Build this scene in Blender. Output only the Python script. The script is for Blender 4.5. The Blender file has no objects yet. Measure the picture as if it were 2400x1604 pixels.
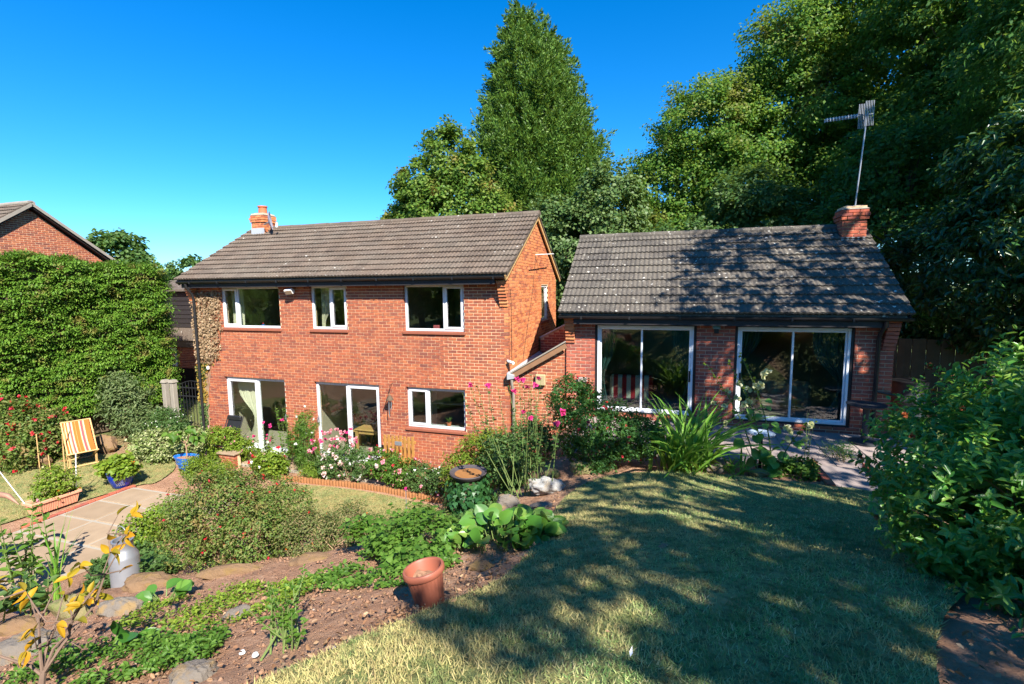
import bpy, math, random
import numpy as np
from mathutils import Vector, Matrix

# ------------------------------------------------------------------ camera, sky, sun, exposure
scene = bpy.context.scene
COL = scene.collection
R_ = math.radians
EYE = (0.0, 0.0, 4.65)
YAW, PITCH, ROLL = R_(17.77), R_(6.35), R_(-0.618)
def _camera():
    F = Vector((-math.sin(YAW)*math.cos(PITCH), math.cos(YAW)*math.cos(PITCH), -math.sin(PITCH)))
    Rt = Vector((math.cos(YAW), math.sin(YAW), 0)); U = Rt.cross(F)
    R2 = Rt*math.cos(ROLL) + U*math.sin(ROLL); U2 = -Rt*math.sin(ROLL) + U*math.cos(ROLL)
    cd = bpy.data.cameras.new('camera'); co = bpy.data.objects.new('camera', cd); COL.objects.link(co)
    m = Matrix((R2, U2, -F)).transposed().to_4x4(); m.translation = Vector(EYE); co.matrix_world = m
    cd.sensor_width = 36; cd.lens = 1157/2400*36; cd.clip_start = .05; cd.clip_end = 2000
    scene.camera = co
_camera()
SUN_EL, SUN_AZ = R_(42), R_(41)          # azimuth measured from -Y towards +X
world = bpy.data.worlds.new('World'); scene.world = world; world.use_nodes = True
wn = world.node_tree; wn.nodes.clear()
_sky = wn.nodes.new('ShaderNodeTexSky'); _sky.sky_type = 'NISHITA'; _sky.sun_disc = False
_sky.sun_elevation = SUN_EL; _sky.sun_rotation = math.pi - SUN_AZ
_sky.air_density = 1.0; _sky.dust_density = .3; _sky.ozone_density = 2.0
_hs = wn.nodes.new('ShaderNodeHueSaturation'); _hs.inputs['Saturation'].default_value = 1.18; _hs.inputs['Hue'].default_value = .5
_bg = wn.nodes.new('ShaderNodeBackground'); _bg.inputs[1].default_value = .066
_wo = wn.nodes.new('ShaderNodeOutputWorld')
_tn = wn.nodes.new('ShaderNodeMix'); _tn.data_type = 'RGBA'; _tn.blend_type = 'MULTIPLY'; _tn.inputs[0].default_value = 1; _tn.inputs[7].default_value = (.49, .77, 1.06, 1)
wn.links.new(_sky.outputs[0], _tn.inputs[6]); wn.links.new(_tn.outputs[2], _hs.inputs['Color']); wn.links.new(_hs.outputs[0], _bg.inputs[0]); wn.links.new(_bg.outputs[0], _wo.inputs[0])
_sd = bpy.data.lights.new('sun', 'SUN'); _sd.energy = 3.7; _sd.angle = R_(.5); _sd.color = (1, .93, .82)
_so = bpy.data.objects.new('sun', _sd); COL.objects.link(_so)
_tos = Vector((math.sin(SUN_AZ)*math.cos(SUN_EL), -math.cos(SUN_AZ)*math.cos(SUN_EL), math.sin(SUN_EL)))
_so.rotation_euler = _tos.to_track_quat('Z', 'Y').to_euler(); _so.location = _tos*60
vs = scene.view_settings; vs.view_transform = 'Standard'; vs.look = 'None'; vs.exposure = 1.8; vs.gamma = 1; vs.use_curve_mapping = False
scene.cycles.max_bounces = 8; scene.cycles.transparent_max_bounces = 12; scene.cycles.diffuse_bounces = 3; scene.cycles.glossy_bounces = 3
scene.cycles.sample_clamp_indirect = 6; scene.cycles.caustics_reflective = False; scene.cycles.caustics_refractive = False

rng = np.random.default_rng(7)
random.seed(7)

# ------------------------------------------------------------------ materials
def _nt(name):
    m = bpy.data.materials.new(name); m.use_nodes = True; t = m.node_tree; t.nodes.clear()
    o = t.nodes.new('ShaderNodeOutputMaterial'); return m, t, o
def _rand(t):
    """random value per object and per loose piece"""
    oi = t.nodes.new('ShaderNodeObjectInfo'); g = t.nodes.new('ShaderNodeNewGeometry')
    a = t.nodes.new('ShaderNodeMath'); a.operation = 'ADD'
    t.links.new(oi.outputs['Random'], a.inputs[0]); t.links.new(g.outputs['Random Per Island'], a.inputs[1])
    f = t.nodes.new('ShaderNodeMath'); f.operation = 'FRACT'; t.links.new(a.outputs[0], f.inputs[0]); return f.outputs[0]
def _ramp(t, fac, cols, interp='LINEAR'):
    r = t.nodes.new('ShaderNodeValToRGB'); e = r.color_ramp; e.interpolation = interp
    n = len(cols)
    for i, c in enumerate(cols):
        pos, c = (c[0], c[1]) if isinstance(c[0], (float, int)) and isinstance(c[1], tuple) else (i/max(1, n-1), c)
        el = e.elements[i] if i < 2 else e.elements.new(pos)
        el.position = pos; el.color = (*c, 1)
    if fac is not None: t.links.new(fac, r.inputs[0])
    return r.outputs[0]
def _noise(t, scale, detail=3, vec=None, rough=.55):
    n = t.nodes.new('ShaderNodeTexNoise'); n.inputs['Scale'].default_value = scale; n.inputs['Detail'].default_value = detail; n.inputs['Roughness'].default_value = rough
    if vec is not None: t.links.new(vec, n.inputs['Vector'])
    return n.outputs['Fac']
def _pos(t):
    g = t.nodes.new('ShaderNodeNewGeometry'); return g.outputs['Position']
def _mix(t, fac, a, b, mode='MIX'):
    m = t.nodes.new('ShaderNodeMix'); m.data_type = 'RGBA'; m.blend_type = mode; m.clamp_factor = True
    for s, v in ((m.inputs['Factor'], fac), (m.inputs[6], a), (m.inputs[7], b)):
        if hasattr(v, 'links'): t.links.new(v, s)
        else: s.default_value = v if isinstance(v, (float, int)) else (*v, 1)
    return m.outputs[2]
def _mr(t, v, a, b, c=0, d=1):
    m = t.nodes.new('ShaderNodeMapRange'); t.links.new(v, m.inputs[0])
    for i, x in enumerate((a, b, c, d)): m.inputs[i+1].default_value = x
    return m.outputs[0]
def _bump(t, h, strength=.3, dist=.01):
    b = t.nodes.new('ShaderNodeBump'); b.inputs['Strength'].default_value = strength; b.inputs['Distance'].default_value = dist
    t.links.new(h, b.inputs['Height']); return b.outputs[0]
def _principled(t, o, col, rough=.6, spec=.3, metal=0, nrm=None):
    p = t.nodes.new('ShaderNodeBsdfPrincipled')
    if hasattr(col, 'links'): t.links.new(col, p.inputs['Base Color'])
    else: p.inputs['Base Color'].default_value = (*col, 1)
    if hasattr(rough, 'links'): t.links.new(rough, p.inputs['Roughness'])
    else: p.inputs['Roughness'].default_value = rough
    p.inputs['Specular IOR Level'].default_value = spec; p.inputs['Metallic'].default_value = metal
    if nrm is not None: t.links.new(nrm, p.inputs['Normal'])
    if o is not None: t.links.new(p.outputs[0], o.inputs[0])
    return p
def plain(name, col, rough=.55, spec=.35, metal=0, var=.18, scale=9, bump=.15, bscale=60):
    """one colour with worn, slightly uneven tone and fine relief"""
    m, t, o = _nt(name); P = _pos(t)
    c = _mix(t, _noise(t, scale, 4, P), tuple(x*(1-var) for x in col), tuple(min(1, x*(1+var)) for x in col))
    c = _mix(t, _mr(t, _rand(t), 0, 1, 0, var), c, tuple(x*.6 for x in col))
    _principled(t, o, c, rough, spec, metal, _bump(t, _noise(t, bscale, 3, P), bump, .004) if bump else None); return m
def leafmat(name, cols, trans=.3, rough=.5, spec=.25, patch=None, pscale=1.2):
    m, t, o = _nt(name); P = _pos(t)
    c = _ramp(t, _rand(t), cols)
    c = _mix(t, _mr(t, _noise(t, pscale*3, 2, P), .35, .7, 0, .45), c, tuple(x*.62 for x in cols[0]))
    if patch is not None: c = _mix(t, _mr(t, _noise(t, pscale, 3, P), .56, .68, 0, .8), c, patch)
    p = _principled(t, None, c, rough, spec)
    tr = t.nodes.new('ShaderNodeBsdfTranslucent')
    tc = _mix(t, .5, c, (.35, .5, .05), 'MIX'); t.links.new(tc, tr.inputs[0])
    mx = t.nodes.new('ShaderNodeMixShader'); mx.inputs[0].default_value = trans
    t.links.new(p.outputs[0], mx.inputs[1]); t.links.new(tr.outputs[0], mx.inputs[2]); t.links.new(mx.outputs[0], o.inputs[0]); return m
def glassmat(name, tint=(.86, .9, .88), refl=1.0):
    m, t, o = _nt(name)
    tr = t.nodes.new('ShaderNodeBsdfTransparent'); tr.inputs[0].default_value = (*tint, 1)
    gl = t.nodes.new('ShaderNodeBsdfGlossy'); gl.inputs['Roughness'].default_value = .004; gl.inputs[0].default_value = (.95, .97, 1, 1)
    lw = t.nodes.new('ShaderNodeLayerWeight'); lw.inputs[0].default_value = .5
    pw = t.nodes.new('ShaderNodeMath'); pw.operation = 'POWER'; pw.inputs[1].default_value = 4.5; t.links.new(lw.outputs['Facing'], pw.inputs[0])
    fr = t.nodes.new('ShaderNodeMath'); fr.operation = 'MULTIPLY_ADD'; fr.inputs[1].default_value = .95; fr.inputs[2].default_value = .05; t.links.new(pw.outputs[0], fr.inputs[0])
    b = _bump(t, _noise(t, 1.3, 1, _pos(t)), .02, .02); t.links.new(b, gl.inputs['Normal'])
    f2 = t.nodes.new('ShaderNodeMath'); f2.operation = 'MULTIPLY'; f2.use_clamp = True; f2.inputs[1].default_value = 1.5*refl; t.links.new(fr.outputs[0], f2.inputs[0])
    mx = t.nodes.new('ShaderNodeMixShader'); t.links.new(f2.outputs[0], mx.inputs[0]); t.links.new(tr.outputs[0], mx.inputs[1]); t.links.new(gl.outputs[0], mx.inputs[2]); t.links.new(mx.outputs[0], o.inputs[0]); return m
def brickmat(name, cols, flash=.55):
    m, t, o = _nt(name); P = _pos(t); r = _rand(t)
    c = _ramp(t, r, cols)
    mp = t.nodes.new('ShaderNodeMapping'); mp.inputs['Scale'].default_value = (1, 1, 2.2); t.links.new(P, mp.inputs[0])
    fl = _mr(t, _noise(t, 8.5, 2, mp.outputs[0]), .5, .62, 0, flash)
    c = _mix(t, fl, c, (.13, .05, .045))
    c = _mix(t, _mr(t, _noise(t, .5, 3, P), .35, .75, 0, .25), c, (.44, .17, .09))
    c = _mix(t, _mr(t, _noise(t, 55, 3, P), .55, .75, 0, .3), c, (.48, .25, .15))
    _principled(t, o, c, .85, .15, 0, _bump(t, _noise(t, 90, 4, P), .5, .004)); return m
def tilemat(name, cols, lichen=.5, spot=(.55, .53, .48)):
    m, t, o = _nt(name); P = _pos(t)
    c = _ramp(t, _rand(t), cols)
    c = _mix(t, _mr(t, _noise(t, 1.1, 4, P), .4, .7, 0, .5), c, (.13, .115, .095))
    c = _mix(t, _mr(t, _noise(t, 38, 4, P), .55, .72, 0, .5), c, (.25, .22, .17))
    v = t.nodes.new('ShaderNodeTexVoronoi'); v.inputs['Scale'].default_value = 5.5; v.inputs['Randomness'].default_value = 1; t.links.new(P, v.inputs['Vector'])
    n1 = _noise(t, 30, 3, P)
    dd = t.nodes.new('ShaderNodeMath'); dd.operation = 'MULTIPLY_ADD'; dd.inputs[1].default_value = .22; t.links.new(n1, dd.inputs[0]); t.links.new(v.outputs['Distance'], dd.inputs[2])
    s1 = _mr(t, dd.outputs[0], .27, .22, 0, 1)
    s2 = _mr(t, _noise(t, .9, 2, P), .60-.2*lichen, .75-.2*lichen, 0, 1)
    ss = t.nodes.new('ShaderNodeMath'); ss.operation = 'MULTIPLY'; t.links.new(s1, ss.inputs[0]); t.links.new(s2, ss.inputs[1])
    c = _mix(t, ss.outputs[0], c, spot)
    n2 = _mr(t, _noise(t, 17, 4, P, .7), .60, .68, 0, .85*lichen)
    c = _mix(t, n2, c, (.42, .40, .33))
    _principled(t, o, c, .9, .12, 0, _bump(t, _noise(t, 70, 4, P), .5, .004)); return m

MB_ = {}
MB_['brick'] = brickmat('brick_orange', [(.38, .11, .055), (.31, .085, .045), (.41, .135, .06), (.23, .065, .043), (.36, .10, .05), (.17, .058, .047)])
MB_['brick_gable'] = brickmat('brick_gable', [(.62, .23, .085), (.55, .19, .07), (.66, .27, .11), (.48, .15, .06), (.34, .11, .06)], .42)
MB_['brick_red'] = brickmat('brick_red', [(.42, .10, .06), (.34, .085, .06), (.48, .125, .065), (.24, .07, .06), (.40, .11, .075)])
MB_['mortar'] = plain('mortar', (.68, .47, .29), .95, .1, 0, .12, 3, .4, 120)
MB_['mortar_grey'] = plain('mortar_grey', (.52, .38, .28), .95, .1, 0, .12, 3, .4, 120)
MB_['tile'] = tilemat('tile_brown', [(.11, .082, .064), (.135, .102, .08), (.09, .068, .055), (.12, .09, .068)], .45)
MB_['tile_grey'] = tilemat('tile_grey', [(.078, .069, .062), (.10, .088, .076), (.06, .054, .05), (.09, .078, .067)], .95)
MB_['upvc'] = plain('white_upvc', (.62, .63, .66), .3, .5, 0, .04, 5, 0)
MB_['alu'] = plain('pale_aluminium', (.72, .75, .80), .35, .5, 0, .05, 5, 0)
MB_['black'] = plain('black_plastic', (.018, .018, .02), .4, .4, 0, .2, 6, .05)
MB_['darkwood'] = plain('dark_stained_wood', (.022, .02, .022), .5, .35, 0, .3, 8, .3)
MB_['glass'] = glassmat('window_glass')
MB_['glass2'] = glassmat('door_glass', (.8, .86, .84), 1.15)
MB_['lead'] = plain('lead_flashing', (.42, .44, .47), .5, .4, .2, .2, 4, .2)
MB_['terracotta'] = plain('terracotta', (.52, .15, .07), .75, .25, 0, .15, 6, .2)
MB_['wood'] = plain('orange_wood', (.36, .18, .05), .55, .3, 0, .25, 14, .3)
MB_['wood_pale'] = plain('pale_wood', (.56, .35, .15), .55, .3, 0, .2, 14, .3)
MB_['fencewood'] = plain('weathered_fence', (.10, .075, .05), .85, .2, 0, .35, 6, .4)
MB_['bark'] = plain('bark', (.11, .08, .055), .9, .15, 0, .4, 7, .8, 30)
MB_['twig'] = plain('pale_twig', (.34, .22, .14), .8, .2, 0, .35, 12, .4)
MB_['stem'] = plain('green_stem', (.14, .20, .06), .6, .3, 0, .3, 12, .1)
MB_['metal'] = plain('galvanised_metal', (.33, .35, .39), .42, .5, .55, .15, 8, .1)
MB_['whitepaint'] = plain('white_paint', (.78, .78, .76), .5, .4, 0, .06, 6, .05)
MB_['concrete'] = plain('concrete', (.27, .24, .20), .9, .2, 0, .2, 5, .4)

# ------------------------------------------------------------------ mesh helpers
def link(o, parent=None):
    COL.objects.link(o)
    if parent is not None: o.parent = parent; o.matrix_parent_inverse = Matrix.Translation(-Vector(parent.location)) if parent.parent is None else Matrix.Identity(4)
    return o
def tag(o, label=None, cat=None, group=None, kind=None):
    for k, v in (('label', label), ('category', cat), ('group', group), ('kind', kind)):
        if v: o[k] = v
    return o
def thing(name, label, cat, loc=(0, 0, 0), group=None):
    o = bpy.data.objects.new(name, None); o.empty_display_size = .1; o.location = loc; COL.objects.link(o)
    return tag(o, label, cat, group)
def np_mesh(name, V, faces, mat, smooth=False):
    """V (n,3); faces: list of integer arrays (m,k)"""
    me = bpy.data.meshes.new(name); V = np.asarray(V, np.float32)
    me.vertices.add(len(V)); me.vertices.foreach_set('co', V.ravel())
    fl = [np.asarray(f, np.int32) for f in faces if len(f)]
    tot = sum(f.size for f in fl); n = sum(len(f) for f in fl)
    me.loops.add(tot); me.polygons.add(n)
    me.loops.foreach_set('vertex_index', np.concatenate([f.ravel() for f in fl]))
    lens = np.concatenate([np.full(len(f), f.shape[1], np.int32) for f in fl])
    me.polygons.foreach_set('loop_start', np.concatenate([[0], np.cumsum(lens)[:-1]]).astype(np.int32))
    if smooth: me.polygons.foreach_set('use_smooth', np.ones(n, bool))
    me.update(calc_edges=True); me.validate()
    if mat is not None: me.materials.append(mat)
    return me
def obj(name, me, parent=None):
    return link(bpy.data.objects.new(name, me), parent)
BOXF = [(0, 3, 2, 1), (4, 5, 6, 7), (0, 1, 5, 4), (1, 2, 6, 5), (2, 3, 7, 6), (3, 0, 4, 7)]
class MB:
    def __init__(s): s.v = []; s.f = []
    def add(s, v, f):
        k = len(s.v); s.v += [tuple(p) for p in v]; s.f += [tuple(i+k for i in q) for q in f]; return s
    def box(s, x0, x1, y0, y1, z0, z1):
        return s.add([(x0, y0, z0), (x1, y0, z0), (x1, y1, z0), (x0, y1, z0), (x0, y0, z1), (x1, y0, z1), (x1, y1, z1), (x0, y1, z1)], BOXF)
    def bbox(s, x0, x1, y0, y1, z0, z1, b=.006):
        """box with chamfered edges"""
        vs = []
        for cx, sx in ((x0, 1), (x1, -1)):
            for cy, sy in ((y0, 1), (y1, -1)):
                for cz, sz in ((z0, 1), (z1, -1)):
                    vs += [(cx, cy+sy*b, cz+sz*b), (cx+sx*b, cy, cz+sz*b), (cx+sx*b, cy+sy*b, cz)]
        idx = lambda i, j, k, a: ((i*2+j)*2+k)*3+a
        f = []
        for i in (0, 1): f.append([idx(i, 0, 0, 0), idx(i, 1, 0, 0), idx(i, 1, 1, 0), idx(i, 0, 1, 0)][::(1 if i else -1)])
        for j in (0, 1): f.append([idx(0, j, 0, 1), idx(1, j, 0, 1), idx(1, j, 1, 1), idx(0, j, 1, 1)][::(-1 if j else 1)])
        for k in (0, 1): f.append([idx(0, 0, k, 2), idx(1, 0, k, 2), idx(1, 1, k, 2), idx(0, 1, k, 2)][::(1 if k else -1)])
        for j in (0, 1):
            for k in (0, 1): f.append([idx(0, j, k, 1), idx(1, j, k, 1), idx(1, j, k, 2), idx(0, j, k, 2)])
        for i in (0, 1):
            for k in (0, 1): f.append([idx(i, 0, k, 0), idx(i, 1, k, 0), idx(i, 1, k, 2), idx(i, 0, k, 2)])
            for j in (0, 1): f.append([idx(i, j, 0, 0), idx(i, j, 1, 0), idx(i, j, 1, 1), idx(i, j, 0, 1)])
            for j in (0, 1):
                for k in (0, 1): f.append([idx(i, j, k, 0), idx(i, j, k, 1), idx(i, j, k, 2)])
        return s.add(vs, f)
    def bar(s, a, b, w, h, up=(0, 0, 1)):
        """box beam from a to b, w across, h along up"""
        a = Vector(a); b = Vector(b); d = (b-a).normalized(); u = Vector(up)
        if abs(d.dot(u)) > .98: u = Vector((1, 0, 0))
        r = d.cross(u).normalized()*w/2; u = r.cross(d).normalized()*h/2
        return s.add([a-r-u, a+r-u, a+r+u, a-r+u, b-r-u, b+r-u, b+r+u, b-r+u], BOXF)
    def tube(s, pts, rad, n=6, cap=True):
        pts = [Vector(p) for p in pts]
        rad = rad if isinstance(rad, (list, tuple, np.ndarray)) else [rad]*len(pts)
        k = len(s.v); ref = Vector((.31, .2, .93))
        for i, p in enumerate(pts):
            d = (pts[min(i+1, len(pts)-1)]-pts[max(i-1, 0)]).normalized()
            a = d.cross(ref)
            if a.length < .05: a = d.cross(Vector((1, 0, 0)))
            a.normalize(); b = d.cross(a)
            for j in range(n):
                t = 2*math.pi*j/n; q = p+(a*math.cos(t)+b*math.sin(t))*rad[i]; s.v.append(tuple(q))
        for i in range(len(pts)-1):
            for j in range(n): s.f.append((k+i*n+j, k+i*n+(j+1) % n, k+(i+1)*n+(j+1) % n, k+(i+1)*n+j))
        if cap:
            s.f.append(tuple(k+j for j in range(n))[::-1]); s.f.append(tuple(k+(len(pts)-1)*n+j for j in range(n)))
        return s
    def lathe(s, prof, n=24, c=(0, 0, 0), sx=1, sy=1, ridge=0, nr=0):
        k = len(s.v)
        for r, z in prof:
            for j in range(n):
                t = 2*math.pi*j/n; rr = r*(1+(ridge*math.cos(nr*t) if nr else 0)); s.v.append((c[0]+rr*sx*math.cos(t), c[1]+rr*sy*math.sin(t), c[2]+z))
        for i in range(len(prof)-1):
            for j in range(n): s.f.append((k+i*n+j, k+i*n+(j+1) % n, k+(i+1)*n+(j+1) % n, k+(i+1)*n+j))
        return s
    def quad(s, *p): return s.add(p, [tuple(range(len(p)))])
    def prism(s, poly, d):
        """poly: planar list of points; d: extrusion vector"""
        n = len(poly); d = Vector(d); vs = [Vector(p) for p in poly]; vs += [p+d for p in vs]
        return s.add(vs, [tuple(range(n))[::-1], tuple(range(n, 2*n))]+[(i, (i+1) % n, n+(i+1) % n, n+i) for i in range(n)])
    def xf(s, m):
        s.v = [tuple(m @ Vector(p)) for p in s.v]; return s
    def mesh(s, name, mat, smooth=False):
        me = bpy.data.meshes.new(name); me.from_pydata(s.v, [], s.f); me.update()
        if mat is not None: me.materials.append(mat)
        if smooth:
            me.polygons.foreach_set('use_smooth', np.ones(len(me.polygons), bool))
            try: me.set_sharp_from_angle(angle=R_(42))
            except Exception: pass
        return me
    def build(s, name, mat, parent=None, smooth=False, **k):
        return tag(obj(name, s.mesh(name, mat, smooth), parent), **k)
def copy_tree(o, parent=None):
    c = o.copy(); COL.objects.link(c); c.parent = parent
    for ch in o.children: copy_tree(ch, c)
    return c
def unit(a): return a/np.maximum(np.linalg.norm(a, axis=-1, keepdims=True), 1e-9)

# leaf templates: (along, across, lift) and faces
TPL = {
 'diamond': (np.array([(0, 0, 0), (.45, -.5, .06), (1, 0, 0), (.45, .5, .06)]), [(0, 1, 2, 3)]),
 'fold': (np.array([(0, 0, 0), (.35, -.5, .13), (.75, -.36, .09), (1, 0, -.08), (.75, .36, .09), (.35, .5, .13)]), [(0, 1, 2, 3), (0, 3, 4, 5)]),
 'spray': (np.array([(0, -.08, 0), (.3, -.5, -.04), (.5, -.22, .02), (.72, -.36, -.06), (1, 0, -.12), (.72, .36, -.06), (.5, .22, .02), (.3, .5, -.04), (0, .08, 0)]), [(0, 1, 2, 8), (2, 3, 4, 8), (8, 4, 5, 6), (8, 6, 7, 7)][:3]+[(8, 6, 7, 0)]),
 'lobed': (np.array([(0, 0, 0), (.1, -.42, .04), (.42, -.5, .02), (.5, -.24, .05), (1, 0, -.06), (.5, .24, .05), (.42, .5, .02), (.1, .42, .04)]), [(0, 1, 2, 3), (0, 3, 4, 5), (0, 5, 6, 7)]),
 'tri': (np.array([(0, -.5, 0), (0, .5, 0), (1, 0, 0)]), [(0, 1, 2)]),
 'round': (np.array([(0, 0, 0), (.18, -.36, .05), (.55, -.5, .1), (.9, -.3, .06), (1, 0, 0), (.9, .3, .06), (.55, .5, .1), (.18, .36, .05)]), [(0, 1, 2, 3), (0, 3, 4, 5), (0, 5, 6, 7)]),
}
def leaves(C, A, N, L, W, tpl='fold'):
    """C centre/base (n,3), A axis, N face normal, L length, W width -> V, faces"""
    T, F = TPL[tpl]; A = unit(A); B = unit(np.cross(N, A)); N2 = np.cross(A, B)
    L = np.broadcast_to(np.asarray(L, float), (len(C),))[:, None]; W = np.broadcast_to(np.asarray(W, float), (len(C),))[:, None]
    V = (C[:, None, :] + A[:, None, :]*(L*T[None, :, 0])[..., None] + B[:, None, :]*(W*T[None, :, 1])[..., None] + N2[:, None, :]*(L*T[None, :, 2])[..., None])
    k = len(T); base = (np.arange(len(C))*k)[:, None]
    groups = {}
    for f in F: groups.setdefault(len(f), []).append(f)
    faces = [np.concatenate([base+np.array(f)[None] for f in fs]) for fs in groups.values()]
    return V.reshape(-1, 3), faces
def leaf_obj(name, parts, mat, parent=None, tpl='fold', smooth=False, **k):
    """parts: list of (C,A,N,L,W)"""
    P = [np.concatenate([np.broadcast_to(np.asarray(q[i], float), (len(q[0]),)+((3,) if i < 3 else ())) for q in parts]) for i in range(5)]
    V, F = leaves(*P, tpl=tpl)
    return tag(obj(name, np_mesh(name, V, F, mat, smooth), parent), **k)
def rdir(n, g=None):
    return unit((g or rng).normal(size=(n, 3)))

# ------------------------------------------------------------------ terrain
CP=np.array([
(-.6,1.8,3.0),(1.4,2.4,2.98),(3,3,2.95),(0,4,2.62),(2,5,2.38),(.5,6,2.12),(-.4,7.1,1.90),(2.2,7.5,1.86),(4,6,2.2),(6,4,2.8),(0,0,3.15),(5,0,3.3),
(-1.5,1.5,2.93),(-1.4,2.7,2.60),(-1.35,3.6,2.38),(-1.4,5,2.08),(-1.5,6.3,1.80),
(-2,9,1.62),(4,10.5,1.72),(1,9,1.71),(-.5,8.5,1.70),(3,8.2,1.72),(4.5,12,1.75),(6,9,1.9),(-2,10.6,1.6),(1,11,1.71),(7,7,2.2),
(-2.1,7.6,1.5),(-3.0,7.2,1.0),(-3.2,8.8,.75),(-3.3,10.4,.5),(-4.4,9.6,.06),(-4.2,8.2,.22),(-3.8,10.6,.1),
(-4.5,9.5,0.02),(-6,8.4,0),(-8.5,9.4,0),(-11,7.4,0),(-11.2,5.5,0),(-15,8.8,0),(-12,10.5,0),(-13,4,0),(-9,6.5,0),(-7,7,.04),(-5.2,7.2,.2),(-8,10.5,0),(-5.5,10.5,0),
(-8.3,4.7,.25),(-6.6,5.4,.4),(-5.2,6.0,.6),(-3.9,6.3,.85),(-2.9,6.2,1.25),
(-5.3,3.9,1.35),(-4.4,4.25,1.5),(-3.3,4.9,1.6),(-2.3,5.2,1.8),(-6.3,3.3,1.25),
(-3.3,2.1,2.15),(-4.2,2.0,1.98),(-2.5,3.2,2.2),(-3.6,3.2,1.85),(-2.4,1.8,2.5),(-5.3,2.2,1.6),(-7,2,1.2),(-9,1.5,.8),(-3,0,2.6),(-6,-1,2.0),(-12,-2,1.0),
(-20,5,0),(-20,12,0),(-17,18,0),(-8,20,0),(2,20,1.4),(12,12,2.2),(12,0,3.4),(8,-8,4.2),(-4,-8,3.6),(-14,-10,2.4),(-25,-5,.6),
(-40,-40,3),(0,-40,7),(40,-40,7),(40,0,4),(40,40,2),(0,40,1),(-40,40,0),(-40,0,0),(-30,15,0),(0,-20,5.2),(20,-20,5.5)])
def _tps(r2): return np.where(r2>1e-9,.5*r2*np.log(r2+1e-12),0.)
_n=len(CP);_K=_tps(((CP[:,None,:2]-CP[None,:,:2])**2).sum(-1))+np.eye(_n)*.02
_Pm=np.c_[np.ones(_n),CP[:,:2]];_A=np.zeros((_n+3,_n+3));_A[:_n,:_n]=_K;_A[:_n,_n:]=_Pm;_A[_n:,:_n]=_Pm.T
_W=np.linalg.solve(_A,np.r_[CP[:,2],0,0,0])
def terrain(x,y):
    x=np.clip(np.atleast_1d(np.asarray(x,float)),-40,40);y=np.clip(np.atleast_1d(np.asarray(y,float)),-40,40)
    out=np.full(x.shape,_W[_n])+_W[_n+1]*x+_W[_n+2]*y
    for i in range(_n): out+=_W[i]*_tps((x-CP[i,0])**2+(y-CP[i,1])**2)
    return out
def tz(x, y): return float(terrain(x, y)[0])
def wob(x, y, s=1.0, seed=0):
    r = np.random.default_rng(seed); o = 0
    for i in range(7):
        k = r.normal(size=2)*s*(1+i*.6); o = o+np.sin(k[0]*x+k[1]*y+r.uniform(0, 6.3))/(1+i*.6)
    return o*.4
def groundmat():
    m, t, o = _nt('soil'); P = _pos(t)
    c = _ramp(t, _noise(t, 2.2, 6, P), [(.20, .105, .065), (.33, .185, .115), (.42, .26, .17)])
    c = _mix(t, _mr(t, _noise(t, 14, 5, P), .5, .75, 0, .6), c, (.52, .35, .24))
    ln = t.nodes.new('ShaderNodeVectorMath'); ln.operation = 'LENGTH'; t.links.new(P, ln.inputs[0])
    c = _mix(t, _mr(t, ln.outputs['Value'], 17, 21), c, (.11, .13, .045))
    sy = t.nodes.new('ShaderNodeSeparateXYZ'); t.links.new(P, sy.inputs[0]); c = _mix(t, _mr(t, sy.outputs[1], -2, -3.6), c, (.12, .15, .05)); c = _mix(t, _mr(t, sy.outputs[0], 2.9, 3.5), c, (.09, .12, .04))
    _principled(t, o, c, .95, .1, 0, _bump(t, _noise(t, 16, 8, P, .7), .9, .05)); return m
def lawnmat(name, dry=.5):
    m, t, o = _nt(name); P = _pos(t)
    c = _ramp(t, _noise(t, 1.6, 6, P, .7), [(.11, .17, .06), (.19, .23, .08), (.30, .29, .12), (.44, .37, .18)])
    c = _mix(t, _mr(t, _noise(t, 22, 5, P), .45, .65, 0, .75), c, (.065, .055, .025))
    c = _mix(t, _mr(t, _noise(t, 3.3, 4, P), .5, .68, 0, dry), c, (.40, .30, .14))
    _principled(t, o, c, .95, .05, 0, _bump(t, _noise(t, 90, 4, P), .8, .02)); return m
MB_['soil'] = groundmat(); MB_['lawn'] = lawnmat('dry_lawn', .5); MB_['lawn2'] = lawnmat('lower_lawn', .75)
def slabmat(name, cols):
    m, t, o = _nt(name); P = _pos(t); c = _ramp(t, _rand(t), cols)
    c = _mix(t, _mr(t, _noise(t, 3, 5, P), .35, .7, 0, .45), c, tuple(x*.65 for x in cols[0]))
    c = _mix(t, _mr(t, _noise(t, 60, 3, P), .6, .75, 0, .4), c, tuple(x*.5 for x in cols[0]))
    _principled(t, o, c, .88, .15, 0, _bump(t, _noise(t, 45, 4, P), .4, .004)); return m
MB_['sill'] = plain('tile_sill', (.26, .085, .05), .7, .3, 0, .2, 8, .2)
MB_['slab'] = slabmat('beige_slab', [(.31, .225, .15), (.35, .26, .175), (.28, .205, .135)])
MB_['slab2'] = slabmat('pink_grey_slab', [(.30, .24, .22), (.36, .29, .26), (.26, .22, .21)])
MB_['joint'] = plain('pale_joint', (.32, .29, .24), .95, .1, 0, .15, 5, .4)

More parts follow.
